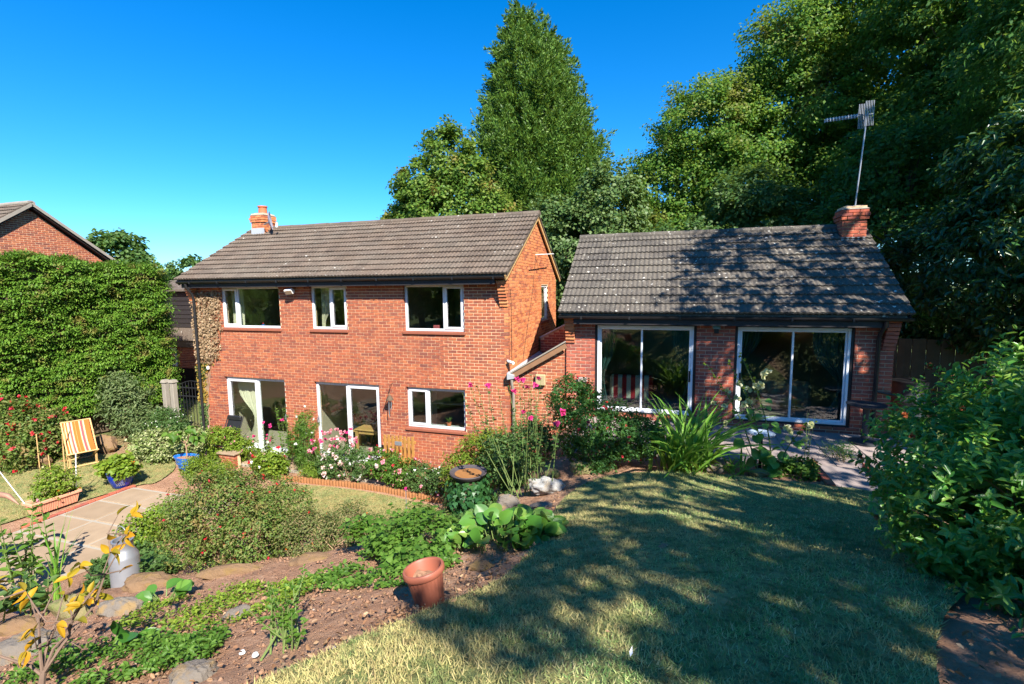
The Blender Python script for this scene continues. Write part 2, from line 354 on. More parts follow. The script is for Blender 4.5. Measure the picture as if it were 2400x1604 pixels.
def build_ground():
    fx = np.arange(-16.4, 8.01, .11); fy = np.arange(-3, 12.01, .11)
    far = np.array([-900, -400, -180, -90, -60, -45, -36, -28, -24, -21, -18.5])
    xs = np.concatenate([far, fx, np.array([9, 11, 14, 18, 24, 32, 45, 70, 140, 400, 900])])
    ys = np.concatenate([np.array([-900, -400, -150, -70, -45, -30, -22, -16, -12, -9, -7, -5.5, -4.2]), fy, np.array([13, 14.5, 17, 20, 25, 32, 45, 80, 180, 400, 900])])
    X, Y = np.meshgrid(xs, ys); Z = np.concatenate([terrain(X[j], Y[j]) for j in range(len(ys))]).reshape(X.shape)
    near = (np.abs(X+4) < 13) & (Y > -3) & (Y < 10)
    lower = np.clip((Z-.15)/.4, 0, 1)
    Z = Z+near*lower*(.028*wob(X, Y, 5, 3)+.014*wob(X, Y, 17, 4))-.012
    for a, b, c, d, zz in ((-1.85, 4.5, 8.66, 10.9, 1.64), (2.2, 2.95, 7.6, 8.75, 1.70), (-12.1, -9.05, 4.25, 8.0, -.05), (-12.7, -6.1, 9.9, 10.9, -.05)):
        ins = (X > a) & (X < b) & (Y > c) & (Y < d); Z = np.where(ins, np.minimum(Z, zz), Z)
    nx, ny = len(xs), len(ys); i = np.arange(nx*ny).reshape(ny, nx)
    F = np.stack([i[:-1, :-1], i[:-1, 1:], i[1:, 1:], i[1:, :-1]], -1).reshape(-1, 4)
    tag(obj('ground', np_mesh('ground', np.stack([X, Y, Z], -1).reshape(-1, 3), [F], MB_['soil'], True)), 'bare brown soil ground of the sloping garden', 'ground', kind='structure')
build_ground()
from mathutils.geometry import delaunay_2d_cdt
def inpoly(P, poly):
    x, y = P[:, 0], P[:, 1]; r = np.zeros(len(P), bool); n = len(poly)
    for i in range(n):
        x0, y0 = poly[i]; x1, y1 = poly[(i+1) % n]
        c = (y0 > y) != (y1 > y)
        with np.errstate(divide='ignore', invalid='ignore'): r ^= c & (x < (x1-x0)*(y-y0)/(y1-y0+1e-12)+x0)
    return r
def smooth_poly(poly, it=2):
    p = np.array(poly, float)
    for _ in range(it):
        q = np.roll(p, -1, 0); p = np.stack([.75*p+.25*q, .25*p+.75*q], 1).reshape(-1, 2)
    return p
def sheet(name, poly, step, lift, mat, edge=0, **k):
    poly = np.array(poly)
    x0, y0 = poly.min(0); x1, y1 = poly.max(0)
    g = np.stack(np.meshgrid(np.arange(x0, x1, step), np.arange(y0, y1, step)), -1).reshape(-1, 2)
    g = g+rng.uniform(-.2, .2, g.shape)*step; g = g[inpoly(g, poly)]
    pts = [Vector(p) for p in np.concatenate([poly, g])]; n = len(poly)
    vs, _, fs, *_r = delaunay_2d_cdt(pts, [], [list(range(n))], 1, 1e-5)
    V = np.array([(v.x, v.y) for v in vs]); z = terrain(V[:, 0], V[:, 1])+lift
    out = np.c_[V, z]; me = bpy.data.meshes.new(name); me.from_pydata([tuple(p) for p in out], [], [tuple(f) for f in fs]); me.update()
    me.polygons.foreach_set('use_smooth', np.ones(len(me.polygons), bool)); me.materials.append(mat)
    return tag(obj(name, me), **k)
LAWN = smooth_poly([(-2.35, .9), (-1.85, 1.71), (-1.67, 1.95), (-1.5, 2.34), (-1.33, 2.73), (-1.06, 3.16), (-1.11, 4.15), (-1.22, 5.2), (-1.27, 6.3), (-.98, 6.98), (-.43, 7.36), (.24, 7.66), (.84, 7.7), (1.42, 7.7), (1.94, 7.6), (2.75, 7.7), (3.2, 7.0), (2.9, 5.6), (2.3, 4.4), (1.75, 3.5), (1.25, 2.75), (.95, 1.9), (1.2, .5), (1.5, -4), (-3, -4)])
LOWLAWN = smooth_poly([(-8.9, 9.2), (-6.75, 9.42), (-4.6, 9.2), (-4.5, 8.7), (-4.9, 8.1), (-5.6, 7.5), (-6.6, 7.1), (-7.6, 7.0), (-8.6, 7.6), (-9.0, 8.6)])
LEFTLAWN = smooth_poly([(-11.7, 8.3), (-12.1, 8.2), (-12.35, 7.3), (-12.8, 6.2), (-13.0, 4.5), (-16.3, 4.5), (-17.4, 7.6), (-15.6, 9.4), (-13.9, 9.9), (-12.4, 9.5)])
sheet('lawn', LAWN, .16, .02, MB_['lawn'], label='dry patchy upper lawn sloping to the patio', cat='lawn', kind='structure')
sheet('lower_lawn', LOWLAWN, .25, .022, MB_['lawn2'], label='sunlit lower lawn below the flower bed', cat='lawn', kind='structure')
sheet('side_lawn', LEFTLAWN, .3, .022, MB_['lawn2'], label='dry grass around the deck chair', cat='lawn', kind='structure')

# ---- paved surfaces, slab by slab
def slabs(name, label, x0, y0, nx, ny, w, h, z, gap, mat, skip=(), base=None):
    b = MB(); b.box(x0-.04, x0+nx*w+.04, y0-.04, y0+ny*h+.04, z-.14, z-.014)
    root = tag(obj(name, b.mesh(name, MB_['joint'])), label, 'paving', kind='structure')
    me = MB().bbox(-w/2+gap/2, w/2-gap/2, -h/2+gap/2, h/2-gap/2, -.045, 0, .008).mesh('slab', mat)
    for i in range(nx):
        for j in range(ny):
            if (i, j) in skip: continue
            o = bpy.data.objects.new('slab', me); COL.objects.link(o); o.parent = root
            o.location = (x0+(i+.5)*w, y0+(j+.5)*h, z+rng.uniform(-.004, .004)); o.rotation_euler = (rng.uniform(-.006, .006), rng.uniform(-.006, .006), 0)
    return root
slabs('path', 'beige slab path beside the long terracotta trough', -12.0, 4.32, 3, 5, .965, .725, .035, .06, MB_['slab'])
slabs('patio', 'shaded patio of grey pink slabs before the sliding doors', -1.75, 8.72, 10, 3, .62, .70, 1.76, .014, MB_['slab2'])
slabs('garden_step', 'single slab ramp between brick edges from lawn to patio', 2.27, 7.66, 1, 2, .62, .5, 1.80, .014, MB_['slab2'])
slabs('door_terrace', 'narrow pale paving under the patio doors', -12.6, 9.95, 9, 1, .72, .86, .05, .02, MB_['slab'])

# ------------------------------------------------------------------ brickwork
BL, BH, BG = .213, .0625, .012
_full = {}
def full_brick(mat):
    if mat.name not in _full: _full[mat.name] = MB().bbox(-BL/2, BL/2, -.052, .052, -BH/2, BH/2, .004).mesh('brick', mat)
    return _full[mat.name]
def lay_bricks(parent, O, ang, length, z0, z1, mat, holes=(), lim=None, nmax=300, prefer=None, rest_name='bricks', headers=False):
    """courses of stretchers on the plane through O running along ang (degrees); the outward face lies on the plane, right-hand normal -> (sin a, -cos a)
    holes: (u0,u1,z0,z1); lim(z)->(u0,u1)"""
    a = R_(ang); U = np.array([math.cos(a), math.sin(a), 0]); Nn = np.array([math.sin(a), -math.cos(a), 0]); O = np.array(O, float)
    whole, cut = [], []
    k0 = int(round(z0/.075)); n = int((z1-z0)/.075+.5)
    for c in range(n):
        zb = z0+c*.075; zc = zb+.0375
        lo, hi = (0, length) if lim is None else lim(zc)
        if hi-lo < .06: continue
        off = 0 if (c+k0) % 2 else .1125
        u = -off
        while u < length:
            iv = [(max(u, lo), min(u+BL, hi))]; u += BL+BG
            for h in holes:
                if zc > h[2] and zc < h[3]:
                    nv = []
                    for p, q in iv:
                        if q <= h[0] or p >= h[1]: nv.append((p, q))
                        else:
                            if p < h[0]: nv.append((p, h[0]))
                            if q > h[1]: nv.append((h[1], q))
                    iv = nv
            for p, q in iv:
                if q-p < .03: continue
                (whole if abs(q-p-BL) < .002 else cut).append(((p+q)/2, zc, q-p))
    if prefer: whole.sort(key=lambda b: prefer(O+U*b[0], b[1]))
    me = full_brick(mat)
    for b in whole[:nmax]:
        o = bpy.data.objects.new('brick', me); COL.objects.link(o); o.parent = parent
        p = O+U*b[0]-Nn*(.052+rng.uniform(-.0015, .002)); o.location = (p[0], p[1], b[1]); o.rotation_euler = (0, 0, a)
    rest = whole[nmax:]+cut
    if rest:
        m = MB()
        for u, z, l in rest:
            p = O+U*u-Nn*(.052+rng.uniform(-.0015, .002)); p[2] = z; e = U*l/2; d = Nn*.052; h = np.array([0, 0, BH/2])
            m.add([p-e+d-h, p+e+d-h, p+e-d-h, p-e-d-h, p-e+d+h, p+e+d+h, p+e-d+h, p-e-d+h], BOXF)
        m.build(rest_name, mat, parent, kind='stuff')
def wall_boxes(m, x0, x1, y0, y1, z0, z1, holes):
    xs = sorted({x0, x1, *[h[0] for h in holes], *[h[1] for h in holes]}); zs = sorted({z0, z1, *[h[2] for h in holes], *[h[3] for h in holes]})
    for i in range(len(xs)-1):
        run = None
        for j in range(len(zs)-1):
            cx, cz = (xs[i]+xs[i+1])/2, (zs[j]+zs[j+1])/2
            solid = not any(h[0] < cx < h[1] and h[2] < cz < h[3] for h in holes)
            if solid: run = (run[0], zs[j+1]) if run else (zs[j], zs[j+1])
            if run and (not solid or j == len(zs)-2): m.box(xs[i], xs[i+1], y0, y1, *run); run = None

# ------------------------------------------------------------------ roof tiles
def tile_mesh(w, g, mat, waves=3, amp=.018):
    """a profiled tile: x across, y up the slope from its tail, z out of the roof"""
    n = waves*6; xs = np.linspace(-w/2, w/2, n+1); z = amp*(.5+.5*np.cos((xs+w/2)/w*waves*2*math.pi))**.8
    V = []; F = []
    for y, dz in ((0, .046), (g+.05, .004)):
        V += [(x, y, dz+q) for x, q in zip(xs, z)]
    V += [(x, .0, q+.004) for x, q in zip(xs, z)]
    for i in range(n):
        F += [(i, i+1, n+1+i+1, n+1+i), (i, 2*(n+1)+i, 2*(n+1)+i+1, i+1)]
    V += [(-w/2, g+.05, -.004), (w/2, g+.05, -.004)]
    F += [(0, n+1, 3*(n+1), 2*(n+1)), (n, 3*(n+1)-1, 3*(n+1)+1, 2*n+1)]
    m = MB(); m.add(V, F); return m
def tile_slope(roof, x0, x1, y0, z0, y1, z1, mat, w=.30, nmax=300, near=True):
    """tiles from the eaves line (y0,z0) to the ridge (y1,z1), laid along x"""
    L = math.hypot(y1-y0, z1-z0); al = math.atan2(z1-z0, y1-y0); nc = int(round(L/.29)); g = L/nc
    nt = int(round((x1-x0)/w)); w = (x1-x0)/nt
    me = tile_mesh(w, g, mat).mesh('tile', mat)
    spots = [(c, i) for c in range(nc) for i in range(nt)]
    if near: spots.sort(key=lambda s: (x0+(s[1]+.5)*w)**2+(y0+s[0]*g*math.cos(al))**2)
    M0 = Matrix.Rotation(al, 4, 'X')
    rest = MB()
    for k, (c, i) in enumerate(spots):
        p = Vector((x0+(i+.5)*w, y0+c*g*math.cos(al), z0+c*g*math.sin(al)))
        jit = (al+rng.uniform(-.006, .006), rng.uniform(-.006, .006), rng.uniform(-.006, .006))
        p.z += rng.uniform(-.003, .004)
        if k < nmax:
            o = bpy.data.objects.new('tile', me); COL.objects.link(o); o.parent = roof; o.location = p; o.rotation_euler = jit
        else:
            t = tile_mesh(w, g, mat); t.xf(Matrix.Translation(p) @ M0); rest.add(t.v, t.f)
    if rest.v: rest.build('tiles', mat, roof, kind='stuff')
def ridge_tiles(roof, x0, x1, y, z, mat, step=.45, label=None):
    n = int(round((x1-x0)/step)); step = (x1-x0)/n
    m = MB()
    for i in range(9):
        t = R_(-12+204*i/8); m.v += [(0, .125*math.cos(t), .10*math.sin(t)), (step*.985, .125*math.cos(t), .10*math.sin(t))]
    for i in range(8): m.f.append((2*i, 2*i+1, 2*i+3, 2*i+2))
    m.f += [tuple(range(0, 18, 2)), tuple(range(1, 18, 2))[::-1]]
    me = m.mesh('ridge_tile', mat)
    for i in range(n):
        o = bpy.data.objects.new('ridge_tile', me); COL.objects.link(o); o.parent = roof; o.location = (x0+i*step, y, z-.03+rng.uniform(-.004, .004))
def gutter(parent, x0, x1, y, z, r=.058):
    m = MB(); n = 8
    for x in (x0, x1):
        for i in range(n+1):
            t = math.pi+math.pi*i/n; m.v.append((x, y+r*math.cos(t), z+r*math.sin(t)))
        for i in range(n+1):
            t = math.pi+math.pi*i/n; m.v.append((x, y+(r-.006)*math.cos(t), z+.002+(r-.006)*math.sin(t)))
    k = 2*(n+1)
    for i in range(n): m.f += [(i, i+1, k+i+1, k+i), (n+1+i, k+n+1+i, k+n+2+i, n+2+i)]
    m.f += [(0, k, k+n+1, n+1), (n, n+1+n, k+n+1+n, k+n), tuple(range(n+1)), tuple(range(k, k+n+1))[::-1]]
    g = m.build('gutter', MB_['black'], parent, True)
    b = MB()
    for x in np.arange(x0+.5, x1, 1.0): b.box(x-.015, x+.015, y-r-.004, y+r+.05, z-r-.01, z-.002)
    b.build('gutter_brackets', MB_['black'], g, kind='stuff')
def chimney(house, cx, cy, w, d, z0, z1, mat, pots, flash):
    m = MB(); e = .012; m.box(cx-w/2+e, cx+w/2-e, cy-d/2+e, cy+d/2-e, z0, z1)
    ch = m.build('chimney', MB_['mortar'], house)
    def course(z, ex):
        for (O, ang, l) in (((cx-w/2-ex, cy-d/2-ex, 0), 0, w+2*ex), ((cx+w/2+ex, cy-d/2-ex, 0), 90, d+2*ex), ((cx-w/2-ex, cy+d/2+ex, 0), 270, d+2*ex)):
            lay_bricks(ch, O, ang, l, z, z+.075, mat, nmax=40)
    z = z0; k = int((z1-z0)/.075)
    for c in range(k): course(z0+c*.075, [0, 0, .03, .045, .02][max(0, c-(k-5))] if c >= k-5 else 0)
    zt = z0+k*.075
    MB().add([(cx-w/2-.03, cy-d/2-.03, zt), (cx+w/2+.03, cy-d/2-.03, zt), (cx+w/2+.03, cy+d/2+.03, zt), (cx-w/2-.03, cy+d/2+.03, zt), (cx-.16, cy-.16, zt+.09), (cx+.16, cy-.16, zt+.09), (cx+.16, cy+.16, zt+.09), (cx-.16, cy+.16, zt+.09)], BOXF).build('flaunching', MB_['concrete'], ch)
    for px in pots:
        MB().lathe([(.14, .03), (.13, .2), (.125, .27), (.15, .28), (.15, .32), (.11, .32), (.10, .1)], 20, (cx+px, cy, zt)).build('chimney_pot', MB_['terracotta'], ch, True)
    if flash:
        f = MB(); e = .012
        s = flash
        f.prism([(cx-w/2-e, cy-d/2-e, z0), (cx+w/2+e, cy-d/2-e, z0), (cx+w/2+e, cy-d/2-e, z0+s), (cx-w/2-e, cy-d/2-e, z0+s)], (0, .01, 0))
        f.build('flashing', MB_['lead'], ch)
    return ch

# ------------------------------------------------------------------ windows
def frame_boxes(m, x0, x1, z0, z1, y0, y1, t):
    m.bbox(x0, x1, y0, y1, z1-t, z1, .006); m.bbox(x0, x1, y0, y1, z0, z0+t, .006)
    m.bbox(x0, x0+t, y0+.001, y1, z0+t, z1-t, .006); m.bbox(x1-t, x1, y0+.001, y1, z0+t, z1-t, .006)
def window(house, x0, x1, z0, z1, Y, split, sash, name='window', T=.065, sill=True, mat=None, glass=None, door=False):
    """split: fraction of the mullion; sash: 'l','r' or both - which light carries an opening sash"""
    mat = mat or MB_['upvc']; glass = glass or MB_['glass']
    y = Y+.075
    m = MB(); frame_boxes(m, x0, x1, z0, z1, y, y+.07, T); xm = x0+(x1-x0)*split
    m.bbox(xm-T/2, xm+T/2, y+.002, y+.068, z0+T, z1-T, .006)
    w = m.build(name, mat, house)
    for side, a, b in (('l', x0+T, xm-T/2), ('r', xm+T/2, x1-T)):
        za, zb = z0+T, z1-T
        if side in sash:
            f = MB(); frame_boxes(f, a-.015, b+.015, za-.015, zb+.015, y-.018, y+.03, T*.95); f.build('sash', mat, w)
            a, b, za, zb = a+T*.6, b-T*.6, za+T*.6, zb-T*.6
        MB().box(a-.012, b+.012, y+.028, y+.034, za-.012, zb+.012).build('pane', glass, w)
    if sill:
        MB().bbox(x0-.03, x1+.03, Y-.045, Y+.10, z0-.075, z0-.004, .01).build('sill', MB_['sill'], w)
    return w
# ------------------------------------------------------------------ the two-storey house
HX0, HX1, HY, HYB, HZ = -13.2, -3.56, 10.85, 15.85, 4.88
RIDGE = (13.35, 6.62)
WIN_L = [(-12.15, -10.09, 3.59, 4.74), (-9.08, -7.95, 3.59, 4.74), (-6.29, -4.67, 3.59, 4.74), (-12.21, -10.08, .12, 2.17), (-9.09, -7.08, .12, 2.17), (-6.30, -4.69, 1.14, 2.17)]
near_key = lambda p, z: p[0]**2+p[1]**2+(0 if 1.3 < z < 4.6 else 60)
def gable_prism(m, x0, x1, ya, yb, zt, yr, zr):
    m.prism([(x0, ya, zt), (x0, yb, zt), (x0, yr, zr)], (x1-x0, 0, 0))
def build_house():
    H = thing('brick_house', 'two storey orange brick house with brown tiled roof and white windows', 'house', (-8.4, 13.35, 0))
    m = MB(); e = .008
    wall_boxes(m, HX0+e, HX1-e, HY+e, HY+.26, -.3, HZ, [(a-.006, b+.006, c-.006, d+.006) for a, b, c, d in WIN_L])
    m.box(HX0+e, HX0+.26, HY+.262, HYB-.26, -.3, HZ); m.box(HX0+e, HX1-e, HYB-.258, HYB, -.3, HZ)
    gw = (13.95, 14.75, 3.66, 4.70)
    for ya, yb, za, zb in ((HY+.262, gw[0], -.3, HZ), (gw[1], HYB-.26, -.3, HZ), (gw[0], gw[1], -.3, gw[2]), (gw[0], gw[1], gw[3], HZ)): m.box(HX1-.26, HX1-e, ya, yb, za, zb)
    gable_prism(m, HX1-.24, HX1-e, HY+.01, HYB-.01, HZ+.001, 13.35, RIDGE[1]-.06); gable_prism(m, HX0+e, HX0+.24, HY+.01, HYB-.01, HZ+.001, 13.35, RIDGE[1]-.06)
    W = m.build('wall', MB_['mortar'], H)
    lay_bricks(W, (HX0, HY, 0), 0, HX1-HX0, 0, HZ, MB_['brick'], [(a-HX0, b-HX0, c-.075, d) for a, b, c, d in WIN_L], None, 220, near_key)
    sl = (RIDGE[1]-.06-HZ)/2.5
    def lim(z):
        if z <= HZ: return 0, HYB-HY
        q = (z-HZ)/sl; return q, HYB-HY-q
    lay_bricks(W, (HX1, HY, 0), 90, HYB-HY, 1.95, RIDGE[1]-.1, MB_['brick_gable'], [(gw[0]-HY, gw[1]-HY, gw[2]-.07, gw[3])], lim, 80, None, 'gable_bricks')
    # corbelled brick steps carrying the verge
    cb = MB()
    for i in range(8):
        z = 4.20+i*.075; ex = .03*(i+1); cb.bbox(HX1-.20, HX1+.004, HY-ex, HY+.02, z, z+.066, .004)
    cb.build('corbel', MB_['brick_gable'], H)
    cb = MB()
    for i in range(8):
        z = 4.20+i*.075; ex = .03*(i+1); cb.bbox(HX0-.004, HX0+.2, HY-ex, HY+.02, z, z+.066, .004)
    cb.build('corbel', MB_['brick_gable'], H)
    # roof
    ez, ey = 4.94, 10.48
    rf = MB()
    for y0, s in ((ey+.03, 1), (2*13.35-ey-.03, -1)):
        rf.add([(HX0-.10, y0, ez-.05), (HX1+.10, y0, ez-.05), (HX1+.10, 13.35, RIDGE[1]-.04), (HX0-.10, 13.35, RIDGE[1]-.04), (HX0-.10, y0, ez-.005), (HX1+.10, y0, ez-.005), (HX1+.10, 13.35, RIDGE[1]+.005), (HX0-.10, 13.35, RIDGE[1]+.005)], BOXF)
    RF = rf.build('roof', MB_['tile'], H)
    tile_slope(RF, HX0-.12, HX1+.12, ey-.02, ez, 13.35, RIDGE[1]+.02, MB_['tile'])
    ridge_tiles(RF, HX0+.62, HX1+.12, 13.35, RIDGE[1]+.03, MB_['tile'])
    # verge undercloak, barge boards
    for x in (HX1+.012, HX0-.10):
        for y0 in (ey+.02, 2*13.35-ey-.02):
            MB().bar((x+.045, y0, ez-.085), (x+.045, 13.35, RIDGE[1]-.075), .035, .13, (0, 0, 1)).build('barge_board', MB_['wood_pale'] if x > -5 else MB_['darkwood'], H)
    MB().box(HX0, HX1-.22, HY-.29, HY-.265, 4.72, 4.93).build('fascia', MB_['darkwood'], H)
    MB().box(HX0, HX1-.22, HY-.264, HY-.004, 4.74, 4.76).build('soffit', MB_['darkwood'], H)
    gutter(H, HX0-.08, HX1+.02, HY-.345, 4.90)
    dp = MB(); dp.tube([(-12.98, HY-.345, 4.84), (-12.98, HY-.33, 4.74), (-12.98, HY-.17, 4.55), (-12.98, HY-.13, 4.42), (-12.98, HY-.13, .05)], .036, 10); D = dp.build('downpipe', MB_['black'], H, True)
    for z in (.6, 2.2, 3.9): MB().tube([(-12.98, HY-.13, z-.03), (-12.98, HY-.13, z+.03)], .046, 10).build('pipe_clip', MB_['black'], D, True)
    lay = [(.27, 'l'), (.52, 'r'), (.66, 'r')]
    for (a, b, c, d), (s, sa) in zip(WIN_L[:3], lay): window(H, a, b, c, d, HY, s, sa)
    for (a, b, c, d), s, sa in ((WIN_L[3], .53, 'l'), (WIN_L[4], .49, 'r')):
        w = window(H, a, b, c, d, HY, s, sa, 'patio_door', .075, False)
        MB().bbox(a-.03, b+.03, HY-.06, HY+.1, c-.07, c-.003, .01).build('threshold', MB_['whitepaint'], w)
        hx = a+.045 if sa == 'r' else b-.05
        h = MB(); h.bbox(hx-.016, hx+.016, HY+.052, HY+.073, .98, 1.24, .005); h.tube([(hx, HY+.05, 1.03), (hx, HY+.01, 1.06), (hx, HY+.01, 1.16), (hx, HY+.05, 1.19)], .01, 8); h.build('handle', MB_['metal'], w, True)
    window(H, *WIN_L[5], HY, .36, 'l')
    # gable window, turned to face +X
    g = MB(); T = .06; x = HX1-.03
    for ya, yb, za, zb in ((gw[0], gw[1], gw[3]-T, gw[3]), (gw[0], gw[1], gw[2], gw[2]+T), (gw[0], gw[0]+T, gw[2]+T, gw[3]-T), (gw[1]-T, gw[1], gw[2]+T, gw[3]-T)): g.bbox(x-.07, x, ya, yb, za, zb, .005)
    G = g.build('window', MB_['upvc'], H); MB().box(x-.045, x-.038, gw[0]+T-.01, gw[1]-T+.01, gw[2]+T-.01, gw[3]-T+.01).build('pane', MB_['glass'], G)
    MB().bbox(HX1-.08, HX1+.045, gw[0]-.03, gw[1]+.03, gw[2]-.072, gw[2]-.003, .008).build('sill', MB_['sill'], G)
    # rooms behind the glass
    ro = MB()
    for z0, z1 in ((.06, 2.42), (2.68, 4.85)):
        x0, x1, y0, y1 = HX0+.27, HX1-.27, HY+.265, HYB-.27
        ro.quad((x0, y0, z0), (x1, y0, z0), (x1, y1, z0), (x0, y1, z0)); ro.quad((x0, y0, z1), (x0, y1, z1), (x1, y1, z1), (x1, y0, z1))
        ro.quad((x0, y1, z0), (x1, y1, z0), (x1, y1, z1), (x0, y1, z1)); ro.quad((x0, y0, z0), (x0, y1, z0), (x0, y1, z1), (x0, y0, z1)); ro.quad((x1, y0, z0), (x1, y0, z1), (x1, y1, z1), (x1, y1, z0))
        for xp in ((-9.62, -6.75) if z0 < 1 else (-9.7, -7.1)): ro.box(xp-.05, xp+.05, y0, y1, z0, z1)
    ro.build('room', plain('room_plaster', (.42, .36, .28), .9, .1, 0, .1, 2, 0), H)
    chimney(H, -12.68, 13.18, .50, .50, 6.2, 7.08, MB_['brick_gable'], (.0,), .42)
    return H
HOUSE = build_house()

# ------------------------------------------------------------------ the single storey wing on the upper level
AX0, AX1, AY, AYB, AZ = -2.2, 4.0, 10.85, 15.55, 4.0
WIN_R = [(-1.51, .49, 1.90, 3.80), (1.32, 3.31, 1.90, 3.80)]
AR = (13.2, 5.90)
def build_annexe():
    H = thing('brick_bungalow', 'single storey red brick wing with grey tiled roof and two sliding doors', 'house', (.9, 13.2, 1.7))
    m = MB(); e = .008
    wall_boxes(m, AX0+e, AX1-e, AY+e, AY+.26, 1.2, AZ, [(a-.056, b+.056, c-.056, d+.056) for a, b, c, d in WIN_R])
    m.box(AX0+e, AX0+.26, AY+.262, AYB-.26, .2, AZ); m.box(AX1-.26, AX1-e, AY+.262, AYB-.26, 1.2, AZ); m.box(AX0+e, AX1-e, AYB-.258, AYB, 1.2, AZ)
    gable_prism(m, AX1-.24, AX1-e, AY+.01, AYB-.01, AZ+.001, AR[0], AR[1]-.06); gable_prism(m, AX0+e, AX0+.24, AY+.01, AYB-.01, AZ+.001, AR[0], AR[1]-.06)
    W = m.build('wall', MB_['mortar_grey'], H)
    lay_bricks(W, (AX0, AY, 0), 0, AX1-AX0, 1.5, AZ, MB_['brick_red'], [(a-.05-AX0, b+.05-AX0, c-.05, d+.05) for a, b, c, d in WIN_R], None, 260, lambda p, z: abs(p[0]-2)+(0 if z > 1.8 else 9))
    sl = (AR[1]-.06-AZ)/2.35
    lim = lambda z: (0, AYB-AY) if z <= AZ else ((z-AZ)/sl, AYB-AY-(z-AZ)/sl)
    lay_bricks(W, (AX1, AY, 0), 90, AYB-AY, 1.5, AR[1]-.1, MB_['brick_red'], [], lim, 0, None, 'gable_bricks')
    for x0, x1 in ((AX0-.004, AX0+.2), (AX1-.2, AX1+.004)):
        cb = MB()
        for i in range(8): z = 3.40+i*.075; cb.bbox(x0, x1, AY-.03*(i+1), AY+.02, z, z+.066, .004)
        cb.build('corbel', MB_['brick_gable'] if x0 < 0 else MB_['brick_red'], H)
    ez, ey = 4.08, 10.48
    rf = MB()
    for y0 in (ey+.03, 2*AR[0]-ey-.03):
        rf.add([(AX0-.08, y0, ez-.05), (AX1+.08, y0, ez-.05), (AX1+.08, AR[0], AR[1]-.04), (AX0-.08, AR[0], AR[1]-.04), (AX0-.08, y0, ez-.005), (AX1+.08, y0, ez-.005), (AX1+.08, AR[0], AR[1]+.005), (AX0-.08, AR[0], AR[1]+.005)], BOXF)
    RF = rf.build('roof', MB_['tile_grey'], H)
    tile_slope(RF, AX0-.10, AX1+.12, ey-.02, ez, AR[0], AR[1]+.02, MB_['tile_grey'])
    ridge_tiles(RF, AX0-.10, AX1-.42, AR[0], AR[1]+.03, MB_['tile_grey'])
    for x in (AX0-.06, AX1+.06):
        for y0 in (ey+.02, 2*AR[0]-ey-.02):
            MB().bar((x, y0, ez-.085), (x, AR[0], AR[1]-.075), .035, .13).build('barge_board', MB_['darkwood'], H)
    MB().box(AX0+.22, AX1-.22, AY-.29, AY-.265, 3.84, 4.07).build('fascia', MB_['darkwood'], H)
    MB().box(AX0+.22, AX1-.22, AY-.264, AY-.004, 3.88, 3.90).build('soffit', MB_['darkwood'], H)
    gutter(H, AX0-.1, AX1+.12, AY-.345, 4.02)
    D = MB().tube([(3.72, AY-.345, 3.97), (3.72, AY-.30, 3.86), (3.72, AY-.10, 3.70), (3.72, AY-.06, 3.6), (3.72, AY-.06, 1.74)], .036, 10).build('downpipe', MB_['black'], H, True)
    MB().tube([(3.72, AY-.06, 2.62), (3.95, AY-.05, 2.58), (4.25, AY+.1, 2.50)], .02, 8).build('overflow_pipe', MB_['black'], D, True)
    for k, (a, b, c, d) in enumerate(WIN_R):
        f = MB(); frame_boxes(f, a-.05, b+.05, c-.05, d+.05, AY+.02, AY+.12, .052)
        S = f.build('sliding_door', MB_['darkwood'], H)
        f = MB(); frame_boxes(f, a, b, c, d, AY+.035, AY+.10, .052); f.build('frame', MB_['alu'], S)
        xm = a+(b-a)*(.475 if k == 0 else .505)
        for s, (p, q) in enumerate(((a+.05, xm+.022), (xm-.022, b-.05))):
            f = MB(); yy = AY+.045+.022*(s if k else 1-s); frame_boxes(f, p, q, c+.05, d-.05, yy, yy+.02, .04); f.build('sash', MB_['alu'], S)
            MB().box(p+.035, q-.035, yy+.008, yy+.013, c+.085, d-.085).build('pane', MB_['glass2'], S)
        hx = b-.07 if k == 0 else a+.07
        MB().bbox(hx-.016, hx+.016, AY+.018, AY+.044, 2.62, 2.86, .005).build('handle', MB_['black'], S)
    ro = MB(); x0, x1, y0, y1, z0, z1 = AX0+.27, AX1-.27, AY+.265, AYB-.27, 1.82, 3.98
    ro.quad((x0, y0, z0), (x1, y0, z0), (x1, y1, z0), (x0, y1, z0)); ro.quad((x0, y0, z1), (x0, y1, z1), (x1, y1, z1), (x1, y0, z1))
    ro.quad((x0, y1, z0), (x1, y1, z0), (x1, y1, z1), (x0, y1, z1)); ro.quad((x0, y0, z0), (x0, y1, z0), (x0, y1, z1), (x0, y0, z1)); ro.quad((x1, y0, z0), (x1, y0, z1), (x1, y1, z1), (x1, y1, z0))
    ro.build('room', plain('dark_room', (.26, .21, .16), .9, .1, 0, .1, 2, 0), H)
    chimney(H, 3.78, 12.95, .46, .50, 5.35, 6.32, MB_['brick_red'], (), .30)
    return H
ANNEXE = build_annexe()

